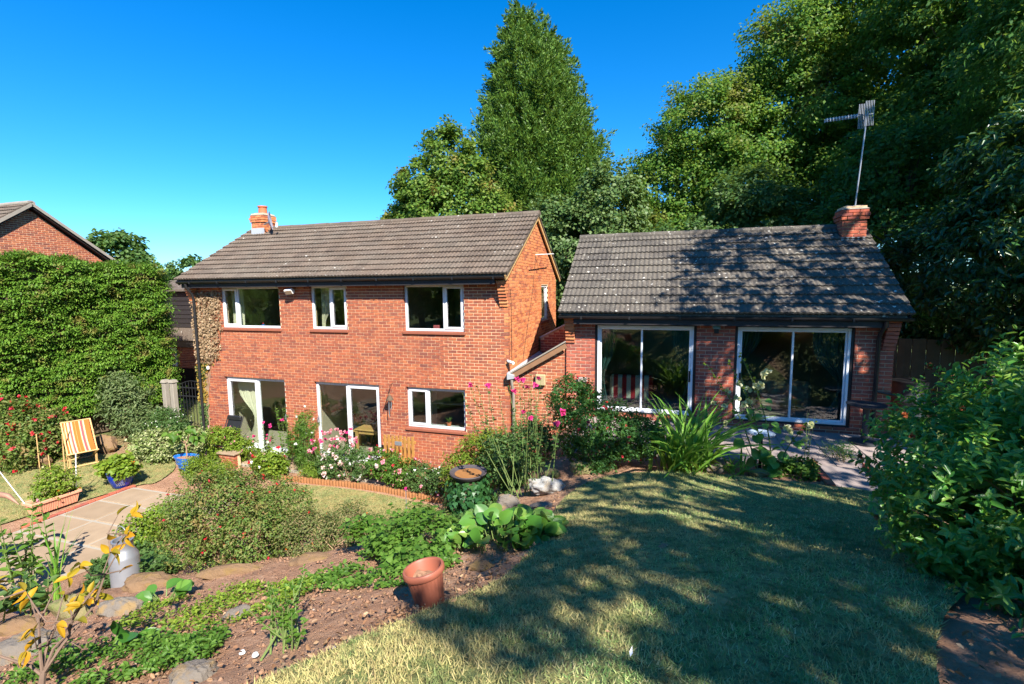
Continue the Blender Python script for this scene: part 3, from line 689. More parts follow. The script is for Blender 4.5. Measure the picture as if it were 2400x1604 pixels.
# ------------------------------------------------------------------ lean-to link between the two
def build_link():
    H = thing('lean_to', 'low brick lean-to with a sloping tiled roof between the two buildings', 'lean-to', (-2.9, 12.3, .3))
    x0, x1, y0, y1 = HX1+.004, AX0-.004, AY+.05, 14.0
    zt = lambda x: 2.52+(x-x0)/(x1-x0)*.80
    m = MB(); m.prism([(x0, y0+.008, -.2), (x1, y0+.008, -.2), (x1, y0+.008, zt(x1)), (x0, y0+.008, zt(x0))], (0, .25, 0))
    W = m.build('wall', MB_['mortar'], H)
    lay_bricks(W, (x0, y0, 0), 0, x1-x0, .3, 3.3, MB_['brick'], [], lambda z: (max(0, (z+.05-2.52)/.8*(x1-x0)), x1-x0), 200)
    r = MB(); r.prism([(x0, y0-.10, zt(x0)+.02), (x1, y0-.10, zt(x1)+.02), (x1, y0-.10, zt(x1)+.07), (x0, y0-.10, zt(x0)+.07)], (0, y1-y0, 0))
    RF = r.build('roof', MB_['tile'], H)
    al = math.atan2(.8, x1-x0); L = math.hypot(.8, x1-x0); g = L/6
    me = tile_mesh(.3, g, MB_['tile']).mesh('tile', MB_['tile'])
    for c in range(6):
        for j in range(10):
            o = bpy.data.objects.new('tile', me); COL.objects.link(o); o.parent = RF
            M = Matrix.Translation((x0+.03+c*g*math.cos(al), y0-.06+j*.3+.15, zt(x0)+.075+c*g*math.sin(al))) @ Matrix.Rotation(R_(-90), 4, 'Z') @ Matrix.Rotation(al, 4, 'X')
            o.matrix_local = M
    MB().bar((x0, y0-.115, zt(x0)+.03), (x1, y0-.115, zt(x1)+.03), .03, .14).build('verge_board', plain('brown_board', (.24, .13, .07), .7, .3, 0, .3, 8, .3), H)
    MB().bar((x0, y0-.125, zt(x0)+.11), (x1, y0-.125, zt(x1)+.11), .07, .03).build('verge_cap', MB_['concrete'], H)
    MB().add([(x0-.0, y0-.22, zt(x0)+.0), (x0+.16, y0-.22, zt(x0)+.03), (x0+.16, y1-.3, zt(x0)+.16), (x0, y1-.3, zt(x0)+.13), (x0, y0-.22, zt(x0)+.16), (x0+.16, y0-.22, zt(x0)+.10), (x0+.16, y1-.3, zt(x0)+.22), (x0, y1-.3, zt(x0)+.3)], BOXF).build('flashing', MB_['lead'], H)
    MB().tube([(x0+.10, y0-.17, zt(x0)+.0), (x0+.10, y0-.15, zt(x0)-.15), (x0+.10, y0-.05, zt(x0)-.35), (x0+.10, y0-.05, .1)], .034, 8).build('downpipe', MB_['concrete'], H, True)
    p = MB(); p.prism([(x0+.05, 13.6, 2.4), (x1, 13.6, 2.4), (x1, 13.6, 3.86), (x0+.05, 13.6, 3.2)], (0, .24, 0)); PW = p.build('parapet_wall', MB_['mortar'], H)
    lay_bricks(PW, (x0+.05, 13.592, 0), 0, x1-x0-.05, 2.55, 3.8, MB_['brick_red'], [], lambda z: (max(0, (z+.06-3.2)/.66*(x1-x0-.05)), x1-x0-.05), 40)
    MB().bar((x0+.03, 13.72, 3.21), (x1, 13.72, 3.89), .34, .04).build('lead_cap', MB_['lead'], H)
build_link()
# ------------------------------------------------------------------ foliage materials
LM = {}
LM['conifer'] = leafmat('conifer_leaf', [(.035, .09, .014), (.07, .15, .02), (.11, .21, .03), (.16, .26, .04)], .22)
LM['hedge'] = leafmat('hedge_leaf', [(.06, .155, .014), (.10, .22, .02), (.15, .28, .03), (.20, .32, .045)], .25, patch=(.22, .16, .05), pscale=2.5)
LM['maple'] = leafmat('maple_leaf', [(.06, .13, .018), (.09, .18, .025), (.14, .235, .035), (.20, .26, .05)], .35, patch=(.26, .17, .05), pscale=.9)
LM['wood'] = leafmat('wood_leaf', [(.05, .14, .022), (.085, .20, .03), (.14, .27, .035), (.22, .30, .055)], .45, patch=(.22, .18, .05), pscale=.7)
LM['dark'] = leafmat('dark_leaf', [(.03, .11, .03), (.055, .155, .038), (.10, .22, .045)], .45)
LM['laurel'] = leafmat('laurel_leaf', [(.02, .08, .025), (.035, .11, .035), (.055, .15, .04)], .25, .3, .5)
LM['ivy'] = leafmat('ivy_leaf', [(.05, .11, .03), (.10, .17, .05), (.16, .22, .08)], .25)
LM['fuchsia'] = leafmat('fuchsia_leaf', [(.06, .12, .02), (.10, .17, .03), (.16, .21, .045), (.20, .17, .06)], .25, patch=(.24, .14, .06), pscale=4)
LM['lime'] = leafmat('lime_leaf', [(.10, .18, .015), (.17, .26, .025), (.25, .32, .04)], .35)
LM['green'] = leafmat('fresh_leaf', [(.05, .13, .015), (.09, .19, .025), (.14, .25, .04)], .35)
LM['mid'] = leafmat('mid_leaf', [(.04, .10, .025), (.07, .14, .035), (.11, .18, .05)], .3)
LM['grey'] = leafmat('grey_leaf', [(.08, .13, .045), (.12, .17, .06), (.18, .22, .09)], .25)
LM['varieg'] = leafmat('variegated_leaf', [(.12, .20, .04), (.25, .30, .10), (.45, .45, .25), (.15, .22, .04)], .25)
LM['olive'] = leafmat('olive_leaf', [(.07, .11, .025), (.12, .15, .04), (.18, .18, .07), (.26, .19, .09)], .25)
LM['berg'] = leafmat('bergenia_leaf', [(.045, .15, .02), (.075, .20, .028), (.11, .25, .035), (.18, .27, .05)], .25, .35, .45)
LM['blade'] = leafmat('blade_leaf', [(.10, .27, .03), (.16, .36, .04), (.26, .42, .07)], .4, .4, .4)
LM['hyper'] = leafmat('hypericum_leaf', [(.06, .24, .04), (.11, .33, .055), (.20, .42, .07), (.34, .50, .11)], .4, .35, .5)
LM['yellow'] = leafmat('yellow_leaf', [(.5, .22, .01), (.55, .32, .02), (.30, .25, .02), (.16, .17, .02)], .35)
LM['dead'] = leafmat('dead_leaf', [(.30, .20, .115), (.38, .27, .16), (.20, .115, .06), (.44, .32, .2)], .2)
LM['orange'] = leafmat('orange_leaf', [(.5, .24, .05), (.4, .28, .06), (.16, .2, .04), (.3, .15, .04)], .25)
LM['litter'] = leafmat('fallen_leaf', [(.24, .12, .065), (.34, .2, .11), (.15, .08, .045), (.42, .3, .18)], .1)
LM['red'] = leafmat('red_petal', [(.55, .015, .03), (.65, .03, .05), (.5, .02, .08)], .25)
LM['magenta'] = leafmat('magenta_petal', [(.60, .02, .18), (.70, .06, .28), (.5, .015, .12)], .25)
LM['pink'] = leafmat('pink_petal', [(.75, .25, .35), (.80, .45, .50), (.75, .12, .2)], .3)
LM['blush'] = leafmat('blush_petal', [(.80, .55, .55), (.85, .72, .70), (.8, .4, .35)], .3)
LM['white'] = leafmat('white_petal', [(.8, .78, .72), (.85, .83, .78)], .3)
LM['cream'] = leafmat('cream_petal', [(.72, .70, .35), (.8, .76, .5), (.6, .62, .25)], .35)
LM['orangefl'] = leafmat('orange_petal', [(.75, .12, .02), (.75, .3, .03)], .3)
LM['berry'] = leafmat('brown_seedhead', [(.38, .09, .035), (.50, .16, .06), (.28, .06, .03)], .1)

# ------------------------------------------------------------------ trees
def clumps(lobes, n, g, inner=.72, cull=.75):
    lobes = np.array(lobes, float); w = lobes[:, 3]*lobes[:, 4]+lobes[:, 4]*lobes[:, 5]; k = g.choice(len(lobes), n*2, p=w/w.sum())
    d = rdir(n*2, g); r = g.uniform(inner, 1.0, (n*2, 1)); c = lobes[k, :3]+d*lobes[k, 3:]*r
    keep = np.ones(n*2, bool)
    for L in lobes:
        q = (((c-L[:3])/L[3:])**2).sum(1); keep &= q > cull**2*.6
    keep |= g.random(n*2) < .12
    c, d = c[keep][:n], d[keep][:n]; return c, unit(d/lobes[k, 3:][keep][:n])
def clump_leaves(c, o, per, cr, ll, lw, g, up=.5, droop=.25, rnd=.5, flat=.6):
    n = len(c)*per; s = g.uniform(.7, 1.25, (len(c), 1)).repeat(per, 0)
    C = c.repeat(per, 0)+rdir(n, g)*(g.random((n, 1))**.55)*1.75*cr*s*np.array([1, 1, flat]); O = o.repeat(per, 0)
    N = unit(O*.6+np.array([0, 0, up])+g.normal(size=(n, 3))*rnd); A = g.normal(size=(n, 3))+O*.4-np.array([0, 0, droop*2]); A = unit(A-N*(A*N).sum(1, keepdims=True))
    L = ll*g.uniform(.6, 1.25, n); return C, A, N, L, L*lw/ll
def limbs(m, base, top, tips, r0, g, n=7):
    base = np.array(base, float); top = np.array(top, float)
    ts = np.linspace(0, 1, 7); axis = base+(top-base)*ts[:, None]; axis[1:-1] += g.normal(size=(5, 3))*np.linalg.norm(top-base)*.012
    m.tube(axis, [r0*(1-.8*t) for t in ts], n)
    for tip in tips:
        tip = np.array(tip); f = np.clip((tip[2]-base[2])/(top[2]-base[2])*.75-.08, .12, .92)
        s = base+(top-base)*f; mid = (s+tip)/2+np.array([0, 0, -.12*np.linalg.norm(tip-s)])+g.normal(size=3)*.1
        r = r0*(1-.8*f)*.5; m.tube([s, (s+mid)/2+g.normal(size=3)*.05, mid, tip], [r, r*.7, r*.45, r*.12], 5, False)
def tree(name, label, cat, base, lobes, nclump, per, cr, ll, lw, mat, seed, r0=.2, tpl='fold', group=None, ntips=30, up=.5, droop=.25, inner=.72):
    g = np.random.default_rng(seed); T = thing(name, label, cat, base, group)
    c, o = clumps(lobes, nclump, g, inner)
    leaf_obj('crown', [clump_leaves(c, o, per, cr, ll, lw, g, up, droop)], mat, T, tpl)
    zc = max(l[2] for l in lobes); cxy = np.mean([l[:2] for l in lobes], 0)
    m = MB(); tips = c[g.choice(len(c), min(ntips, len(c)), False)]
    limbs(m, base, (cxy[0], cxy[1], zc), tips-(tips-np.array([cxy[0], cxy[1], zc]))*.1, r0, g); m.build('trunk', MB_['bark'], T, True)
    return T
def conifer(name, label, base, apex, prof, seed, nspray, per, mat, ll=.34, lw=.13):
    """prof: (z, radius, cx, cy) rows from bottom to top; foliage sprays point up and outwards"""
    g = np.random.default_rng(seed); T = thing(name, label, 'tree', base); prof = np.array(prof, float)
    zs = g.random(nspray*3)*(prof[-1, 0]-prof[0, 0])+prof[0, 0]; R = np.interp(zs, prof[:, 0], prof[:, 1])
    keep = g.random(len(zs)) < R/prof[:, 1].max(); zs, R = zs[keep][:nspray], R[keep][:nspray]; n = len(zs)
    th = g.uniform(0, 2*np.pi, n); lump = 1+.10*np.sin(th*3+zs*1.3)+.08*np.sin(th*7-zs*2.1)+g.normal(size=n)*.05
    rr = R*lump*np.where(g.random(n) < .28, g.uniform(.45, .85, n), g.uniform(.86, 1.04, n))
    cx, cy = np.interp(zs, prof[:, 0], prof[:, 2]), np.interp(zs, prof[:, 0], prof[:, 3])
    c = np.c_[cx+rr*np.cos(th), cy+rr*np.sin(th), zs]; o = np.c_[np.cos(th), np.sin(th), np.full(n, .5)]
    ax = unit(o*np.array([1, 1, 0])+np.c_[np.zeros((n, 2)), g.uniform(.5, 1.5, n)]+g.normal(size=(n, 3))*.25)
    sl = g.uniform(.75, 1.5, n)*(.55+.45*np.clip(R/2.2, 0, 1))
    t = g.random((n, per))**.8; side = g.normal(size=(n, per, 3))*.12
    P = c[:, None]-ax[:, None]*.25+ax[:, None]*(t*sl[:, None])[..., None]+side*(1.15-t)[..., None]*sl[:, None, None]
    A = unit(ax[:, None]*.9+side*3.0+g.normal(size=(n, per, 3))*.35); N = unit(o[:, None]+side*2.5+g.normal(size=(n, per, 3))*.5)
    L = g.uniform(.6, 1.2, n*per)*ll
    leaf_obj('crown', [(P.reshape(-1, 3), A.reshape(-1, 3), N.reshape(-1, 3), L, L*lw/ll)], mat, T, 'diamond')
    MB().lathe([(max(.05, q[1]*.62), q[0]) for q in prof if q[0] < prof[-1, 0]-1.2], 14, (prof[2, 2], prof[2, 3], 0)).build('inner_branches', LM['conifer'], T)
    m = MB(); b = np.array(base, float); top = np.array(apex, float)
    limbs(m, b, top, c[g.choice(n, 60, False)], .3, g); m.build('trunk', MB_['bark'], T, True); return T
def build_trees():
    conifer('conifer_tree', 'tall dense conical conifer rising behind the house roof', (-6.2, 24, .3), (-6.9, 24, 16.8),
            [(1.5, 2.5, -6.1, 24), (6, 2.9, -6.0, 24), (8.5, 2.75, -6.0, 24), (11, 2.3, -6.25, 24), (13, 1.9, -6.45, 24), (15, 1.35, -6.6, 24), (16.2, .85, -6.75, 24), (17.0, .42, -6.95, 24), (17.9, .05, -7.2, 24)], 11, 4200, 84, LM['conifer'], .17, .06)
    g = np.random.default_rng(5)
    tree('sycamore_tree', 'broad sycamore with yellowing tips beside the tall conifer', 'tree', (-9.6, 20, 0),
         [(-9.3, 20, 7.6, 2.2, 2, 2.3), (-9.1, 20, 10.2, 1.1, 1.1, 1.5), (-11, 20, 7.0, 1.3, 1.4, 1.5), (-8.1, 19.7, 8.4, 1.0, 1.2, 2.1), (-10.3, 19.8, 9.0, 1.2, 1.2, 1.1), (-7.3, 19.7, 7.2, 1.3, 1.2, 1.7)], 620, 90, .27, .14, .12, LM['maple'], 21, .22, 'diamond')
    tree('ivy_clad_tree', 'pale green leafy tree in the gap between the two roofs', 'tree', (-3.3, 19.5, .5),
         [(-3.2, 19.5, 5.8, 1.6, 1.4, 2.4), (-2.3, 19.8, 7.6, 1.4, 1.3, 1.8), (-4.6, 20, 6.6, 1.3, 1.3, 1.8), (-1.6, 19.6, 5.0, 1.5, 1.3, 2.2)], 520, 70, .24, .14, .11, LM['ivy'], 22, .2, 'diamond')
    W = 'woodland trees behind the wing'
    tree('woodland_tree', 'woodland tree whose crown edge meets the sky right of the conifer', 'tree', (.4, 23, 1.2),
         [(.0, 23, 8.5, 2.6, 2.4, 2.6), (1.4, 22.6, 11.0, 2.3, 2.2, 2.2), (-1.0, 23.4, 6.5, 2.2, 2.2, 2.2), (.6, 22.4, 6.2, 2.4, 2.2, 2.4)], 760, 130, .33, .125, .09, LM['wood'], 23, .26, 'diamond', inner=.45, group=W)
    tree('woodland_tree', 'tallest woodland tree with yellow flecked crown left of the roof aerial', 'tree', (4.8, 23.5, 1.5),
         [(4.6, 23, 11.2, 3.2, 2.8, 3.0), (4.4, 22.6, 13.6, 2.0, 2.2, 2.2), (6.8, 23, 15.2, 2.5, 2.4, 2.5), (3.0, 22.4, 9.0, 2.4, 2.2, 2.6), (6.2, 22.5, 8.2, 2.6, 2.4, 2.6)], 1150, 130, .36, .13, .09, LM['wood'], 24, .32, 'diamond', inner=.45, group=W)
    tree('woodland_tree', 'dark woodland tree behind the television aerial', 'tree', (9.5, 19.5, 1.8),
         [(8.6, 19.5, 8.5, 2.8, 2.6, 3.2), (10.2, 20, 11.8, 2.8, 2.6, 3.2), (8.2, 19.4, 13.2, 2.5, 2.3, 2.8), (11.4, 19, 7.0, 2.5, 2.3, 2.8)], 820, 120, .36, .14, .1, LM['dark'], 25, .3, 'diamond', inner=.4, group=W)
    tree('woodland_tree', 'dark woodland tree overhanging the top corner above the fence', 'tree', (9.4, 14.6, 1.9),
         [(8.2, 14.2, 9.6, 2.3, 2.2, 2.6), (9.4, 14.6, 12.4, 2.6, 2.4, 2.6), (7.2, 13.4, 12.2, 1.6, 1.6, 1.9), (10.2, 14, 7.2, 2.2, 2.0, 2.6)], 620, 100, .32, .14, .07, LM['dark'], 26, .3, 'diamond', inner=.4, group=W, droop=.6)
    tree('shrubby_tree', 'rounded mid green bush showing above the wing roof ridge', 'tree', (1.2, 18.6, 1.4),
         [(1.0, 18.6, 5.3, 2.4, 1.6, 1.9), (3.2, 18.8, 6.0, 2.0, 1.6, 2.0), (-.4, 18.4, 4.4, 1.6, 1.4, 1.8), (2.4, 18.4, 7.4, 1.3, 1.2, 1.1)], 620, 70, .25, .14, .085, LM['mid'], 27, .2, 'diamond')
    tree('shrubby_tree', 'dark evergreen mass behind the wing chimney', 'tree', (6.2, 17.2, 1.6),
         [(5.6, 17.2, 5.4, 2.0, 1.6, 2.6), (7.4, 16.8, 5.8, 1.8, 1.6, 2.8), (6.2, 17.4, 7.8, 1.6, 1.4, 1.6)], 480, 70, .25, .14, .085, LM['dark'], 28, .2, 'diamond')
    tree('laurel_tree', 'large glossy dark laurel by the fence at the side of the wing', 'tree', (6.4, 12.0, 1.9),
         [(6.2, 12.2, 5.0, 1.35, 1.2, 1.7), (7.0, 11.4, 5.8, 1.6, 1.4, 1.9), (5.6, 13.2, 4.6, 1.1, 1.0, 1.5), (6.6, 12.6, 6.9, 1.2, 1.1, 1.1), (7.4, 10.8, 4.6, 1.5, 1.3, 1.6)], 560, 60, .2, .15, .06, LM['laurel'], 29, .12, droop=.6)
    tree('woodland_tree', 'tall woodland tree closing the skyline behind the aerial', 'tree', (8.0, 27, 1.8),
         [(7.4, 27, 10, 3.4, 2.4, 4.0), (9.5, 27, 14.5, 3.6, 2.6, 3.6), (13, 25, 11, 3.4, 2.6, 4.4), (12, 26, 16.5, 3.2, 2.6, 3.0)], 620, 90, .46, .2, .14, LM['wood'], 30, .3, 'diamond', inner=.4, group=W)
    S = 'tall trees along the side boundary'
    for i, (b, lob, lab) in enumerate((
        ((8.8, 6.0, 2.3), [(6.9, 5.6, 10.6, 2.7, 2.7, 2.9), (7.6, 6.2, 13, 2.4, 2.4, 2.2), (6.1, 6.0, 9.4, 1.6, 1.7, 1.6)], 'tall boundary tree shading the wing roof'),
        ((7.6, .2, 3.2), [(4.75, 1.5, 9.2, 2.1, 1.95, 2.0), (4.3, 1.7, 8.4, 1.5, 1.6, 1.5), (6.6, 3.2, 9.0, 1.7, 1.5, 1.8), (4.0, -1.0, 9.0, .85, .9, .9)], 'tall boundary tree shading the upper lawn'),
        ((7.6, -5.2, 3.9), [(6.0, -4.4, 10.4, 1.75, 1.75, 2.2), (5.5, -3.1, 9.4, 1.1, 1.0, 1.1), (4.1, -2.1, 9.0, .85, .85, .9)], 'tall boundary tree farthest behind the lawn'))):
        tree('boundary_tree', lab, 'tree', b, [(l[0]+.55, *l[1:]) for l in lob], (270 if i == 0 else 175), 17, .20, .20, .14, LM['wood'], 40+i, .28, group=S)
    B = 'trees at the top of the garden'
    for i, (x, y, h, r) in enumerate(((-17, -10, 6.5, 3.2), (-11, -13, 7, 3.4), (-5, -14, 6.5, 3.2), (1.5, -14, 6.0, 2.8), (-22, -4, 6, 2.8))):
        z = tz(x, y); lab = ['rounded tree at the far end of the upper garden', 'wide tree behind the upper lawn', 'leafy tree at the middle of the upper hedge line', 'low spreading tree by the upper boundary', 'rounded tree beyond the neighbouring hedge'][i]
        tree('garden_tree', lab, 'tree', (x, y, z), [(x, y, z+h*.55, r, r*.8, h*.42), (x+1.4, y+.5, z+h*.4, r*.7, r*.6, h*.35), (x-1.5, y+.3, z+h*.42, r*.7, r*.6, h*.36)], 260, 44, .42, .26, .18, LM['lime'], 60+i, .25, group=B)
    tree('distant_tree', 'rounded distant tree above the hedge top', 'tree', (-43.2, 29, 0), [(-43.2, 29, 6.4, 2.7, 2.4, 3.3), (-45, 28.4, 5.2, 2, 2, 2.4), (-41.6, 29.6, 5.4, 1.8, 1.8, 2.4)], 300, 40, .4, .34, .26, LM['mid'], 70, .3)
    tree('distant_tree', 'small feathery distant tree beside the roof eaves', 'tree', (-27.6, 22.6, 0), [(-27.8, 22.8, 5.1, 1.0, 1.0, 1.9), (-26.9, 23, 4.2, 1.0, 1.0, 1.6), (-28.6, 22.5, 4.4, .9, .9, 1.3)], 150, 40, .26, .22, .15, LM['mid'], 71, .14)
build_trees()
def build_hedge():
    g = np.random.default_rng(31); T = thing('conifer_hedge', 'very tall clipped conifer hedge beside the lower garden', 'hedge', (-18, 9.6, 0))
    pts = np.array([(-16.75, 12.75), (-17.6, 10.2), (-18.4, 7.6), (-19.4, 4.5), (-20.6, 1.0)]); H = 5.35
    # inner woody mass that keeps light from coming through
    m = MB(); cs = 0.
    for a, b in zip(pts[:-1], pts[1:]):
        d = unit(b-a); nn = np.array([-d[1], d[0]]); nn = nn if nn[0] < 0 else -nn
        p = [a+nn*.35, b+nn*.35, b+nn*1.5, a+nn*1.5]
        m.prism([(q[0], q[1], .05) for q in p], (0, 0, H-.05+.085*cs)); cs += np.linalg.norm(b-a)
    m.build('branches', MB_['bark'], T)
    seg = np.linalg.norm(np.diff(pts, axis=0), axis=1); cum = np.r_[0, np.cumsum(seg)]
    n = 9000; s = g.uniform(0, cum[-1], n); x = np.interp(s, cum, pts[:, 0]); y = np.interp(s, cum, pts[:, 1])
    z = g.uniform(.15, 1, n)**1.0*(H+.085*s); nout = np.tile([.94, -.33, 0.], (n, 1))
    lum = .09*np.sin(s*2.1+z*1.7)+.08*np.sin(s*4.3-z*2.9)+.08*np.sin(z*5.1+s)+.06*np.sin(z*11+s*7)
    C = np.c_[x, y, z]+nout*(lum+g.normal(size=n)*.07)[:, None]; k = z > (H+.085*s)*.93; C[k, 2] += .12*np.sin(s[k]*2.7)+.08*np.sin(s[k]*6.1)
    tp = 2600; s2 = g.uniform(0, cum[-1], tp); w = g.uniform(0, 1.5, tp); C2 = np.c_[np.interp(s2, cum, pts[:, 0])-w*.95, np.interp(s2, cum, pts[:, 1])+w*.3, H+.085*s2+.06*np.sin(s2*2.7)+.05*np.sin(s2*6.1)+g.normal(size=tp)*.06]
    # the end by the gate
    ne = 1000; w = g.uniform(0, 1.4, ne); C3 = np.c_[-16.7-w*.95, 12.8+w*.25+g.normal(size=ne)*.06, g.uniform(.15, H, ne)]
    C = np.concatenate([C, C2, C3]); o = np.concatenate([nout+g.normal(size=(n, 3))*.12, np.tile([.3, -.1, 1.], (tp, 1)), np.tile([.3, .95, 0.], (ne, 1))]); o = unit(o)
    per = 19; N_ = len(C)
    ax = unit(o+np.array([0, 0, -.35])+g.normal(size=(N_, 3))*.45+np.c_[np.zeros(N_), -.45*np.ones(N_), np.zeros(N_)])
    P = C.repeat(per, 0)+g.normal(size=(N_*per, 3))*np.array([.09, .11, .020]); A = unit(ax.repeat(per, 0)+g.normal(size=(N_*per, 3))*.35); N2 = unit(np.array([0, 0, 1.])+o.repeat(per, 0)*.45+g.normal(size=(N_*per, 3))*.22)
    L = g.uniform(.05, .115, N_*per)
    leaf_obj('foliage', [(P, A, N2, L, L*.42)], LM['hedge'], T, 'spray')
build_hedge()

# ------------------------------------------------------------------ neighbour, outbuilding, fence
def build_neighbour():
    X, yr, zr, hw, ze = -22.0, 12.0, 7.72, 2.63, 5.86
    H = thing('neighbour_house', 'neighbouring brick gable house behind the tall hedge', 'house', (X-4, yr, 0))
    m = MB(); m.prism([(X-.008, yr-hw+.25, -.2), (X-.008, yr+hw-.25, -.2), (X-.008, yr+hw-.25, ze-.05), (X-.008, yr, zr-.12), (X-.008, yr-hw+.25, ze-.05)], (-8, 0, 0))
    W = m.build('wall', MB_['mortar'], H); sl = (zr-.12-ze+.05)/(hw-.25); L = 2*(hw-.25)
    lay_bricks(W, (X, yr-hw+.25, 0), 90, L, 4.2, zr-.15, MB_['brick'], [], lambda z: (0, L) if z < ze-.05 else ((z-ze+.05)/sl, L-(z-ze+.05)/sl), 300, lambda p, z: -z)
    r = MB()
    for s in (-1, 1):
        r.add([(X-8.2, yr+s*(hw+.1), ze-.10), (X+.22, yr+s*(hw+.1), ze-.10), (X+.22, yr, zr), (X-8.2, yr, zr), (X-8.2, yr+s*(hw+.1), ze-.02), (X+.22, yr+s*(hw+.1), ze-.02), (X+.22, yr, zr+.09), (X-8.2, yr, zr+.09)], BOXF)
    RF = r.build('roof', MB_['tile'], H)
    for s in (-1, 1): MB().bar((X+.235, yr+s*(hw+.12), ze-.07), (X+.235, yr, zr+.05), .03, .10).build('barge_board', MB_['concrete'], H); MB().bar((X+.1, yr+s*(hw+.05), ze-.16), (X+.1, yr, zr-.06), .2, .02).build('soffit', MB_['darkwood'], H)
    tile_slope(RF, X-8.2, X+.2, yr-hw-.1, ze-.0, yr, zr+.1, MB_['tile'], nmax=60)
    ridge_tiles(RF, X-8.2, X+.2, yr, zr+.12, MB_['concrete'])
build_neighbour()
def build_outbuilding():
    H = thing('outbuilding', 'dark boarded outbuilding with brick base beyond the iron gate', 'outbuilding', (-19.6, 16.6, 0)); Y = 15.6
    W0 = MB().box(-21.4, -15.2, Y+.012, Y+3, -.1, 2.9).build('wall', MB_['mortar'], H)
    lay_bricks(W0, (-21.4, Y, 0), 0, 6.2, 1.35, 2.4, MB_['brick'], [], None, 120)
    MB().box(-21.3, -16.2, Y-.012, Y+.006, -.1, 1.36).build('shade_panel', plain('opening_shade', (.02, .014, .011), .9, .1, 0, .2, 3, 0), H)  # flat dark sheet on the solid wall paints the shade of an opening
    for z in np.arange(3.12, 4.6, .185):
        MB().add([(-21.4, Y-.13, z), (-16.2, Y-.13, z), (-16.2, Y-.08, z), (-21.4, Y-.08, z), (-21.4, Y-.105, z+.175), (-16.2, Y-.105, z+.175), (-16.2, Y-.08, z+.175), (-21.4, Y-.08, z+.175)], BOXF).build('weatherboard', MB_['darkwood'], H)
    MB().box(-21.4, -16.2, Y-.07, Y+2, 2.95, 4.62).build('upper_wall', MB_['darkwood'], H)
    MB().box(-21.6, -15.0, Y-.12, Y+.0, 2.28, 2.56).build('fascia', MB_['darkwood'], H)
    MB().add([(-21.6, Y-.20, 2.57), (-15, Y-.20, 2.57), (-15, Y-.132, 3.05), (-21.6, Y-.132, 3.05), (-21.6, Y-.20, 2.63), (-15, Y-.20, 2.63), (-15, Y-.132, 3.10), (-21.6, Y-.132, 3.10)], BOXF).build('skirt_roof', MB_['tile'], H)
    MB().add([(-21.6, Y-.3, 4.62), (-16, Y-.3, 4.62), (-16, Y+1.2, 5.05), (-21.6, Y+1.2, 5.05), (-21.6, Y-.3, 4.7), (-16, Y-.3, 4.7), (-16, Y+1.2, 5.13), (-21.6, Y+1.2, 5.13)], BOXF).build('roof', MB_['tile'], H)
    w = MB(); frame_boxes(w, -20.9, -20.05, 1.42, 2.22, Y-.06, Y-.01, .1); W = w.build('window', MB_['upvc'], H); MB().box(-20.8, -20.15, Y-.04, Y-.03, 1.52, 2.12).build('pane', MB_['glass'], W)
build_outbuilding()
def build_fence():
    F = thing('board_fence', 'weathered close boarded fence beside the wing', 'fence', (6.6, 12.6, 1.8))
    me = MB().bbox(-.062, .062, -.01, .01, 0, 1.72, .003).mesh('board', MB_['fencewood'])
    for i in range(38):
        o = bpy.data.objects.new('board', me); COL.objects.link(o); o.parent = F; o.matrix_parent_inverse = Matrix.Translation(-Vector(F.location)); o.location = (4.25+i*.128, 12.6+(.008 if i % 2 else -.008), 1.74+rng.uniform(-.01, .01))
    for z in (2.0, 2.65, 3.3): MB().box(4.2, 9.1, 12.63, 12.68, z, z+.07).build('rail', MB_['fencewood'], F)
    for x in (4.22, 6.1, 8.0): MB().box(x-.045, x+.045, 12.63, 12.72, 1.6, 3.55).build('post', MB_['fencewood'], F)
build_fence()
# ------------------------------------------------------------------ plants
def petals(pts, nrm, size, n, g, cup=.6):
    c = np.asarray(pts).repeat(n, 0); o = np.asarray(nrm).repeat(n, 0); m = len(c)
    A = unit(g.normal(size=(m, 3))+o*cup); N = unit(o+g.normal(size=(m, 3))*.7)
    L = size*g.uniform(.7, 1.2, m); return c-A*L[:, None]*.1, A, N, L, L*.9
def bloom_objs(name, pts, nrm, size, npet, mat, T, g, cup=.6, tpl='diamond', most=48):
    """each bloom an object of its own while they can be told apart, else one mass"""
    pts = np.asarray(pts, float); nrm = unit(np.asarray(nrm, float))
    if len(pts) > most:
        return leaf_obj(name, [petals(pts, nrm, size, npet, g, cup)], mat, T, tpl, kind='stuff')
    ms = []
    for k in range(2):
        V, F = leaves(*petals(np.zeros((1, 3)), np.array([[0, 0, 1.]]), 1.0, npet+2, g, cup), tpl=tpl); ms.append(np_mesh('bloom', V, F, mat))
    one = {'flowers': 'flower', 'seed_heads': 'seed_head', 'buds': 'bud'}.get(name, name)
    for i, (p, n) in enumerate(zip(pts, nrm)):
        o = bpy.data.objects.new(one, ms[i % 2]); COL.objects.link(o); o.parent = T; o.matrix_parent_inverse = Matrix.Translation(-Vector(T.location))
        o.location = p; o.rotation_euler = (Vector(n).to_track_quat('Z', 'Y') @ Matrix.Rotation(g.uniform(0, 6.28), 3, 'Z').to_quaternion()).to_euler(); s_ = size*g.uniform(.8, 1.2); o.scale = (s_, s_, s_)
def paddle_tpl(r=5, c=5, cup=.22, bend=.25):
    V = []; F = []
    for i in range(r+1):
        t = i/r; w = (math.sin(math.pi*min(1, .10+.92*t))**.55) if t < 1 else .12
        if t == 0: w = .18
        for j in range(c):
            s = j/(c-1)*2-1; V.append((t, s*.5*w, cup*abs(s)**1.6*w*.5-bend*t*t+(.015 if j % 2 else 0)))
    for i in range(r):
        for j in range(c-1): F.append((i*c+j, i*c+j+1, (i+1)*c+j+1, (i+1)*c+j))
    return V, F
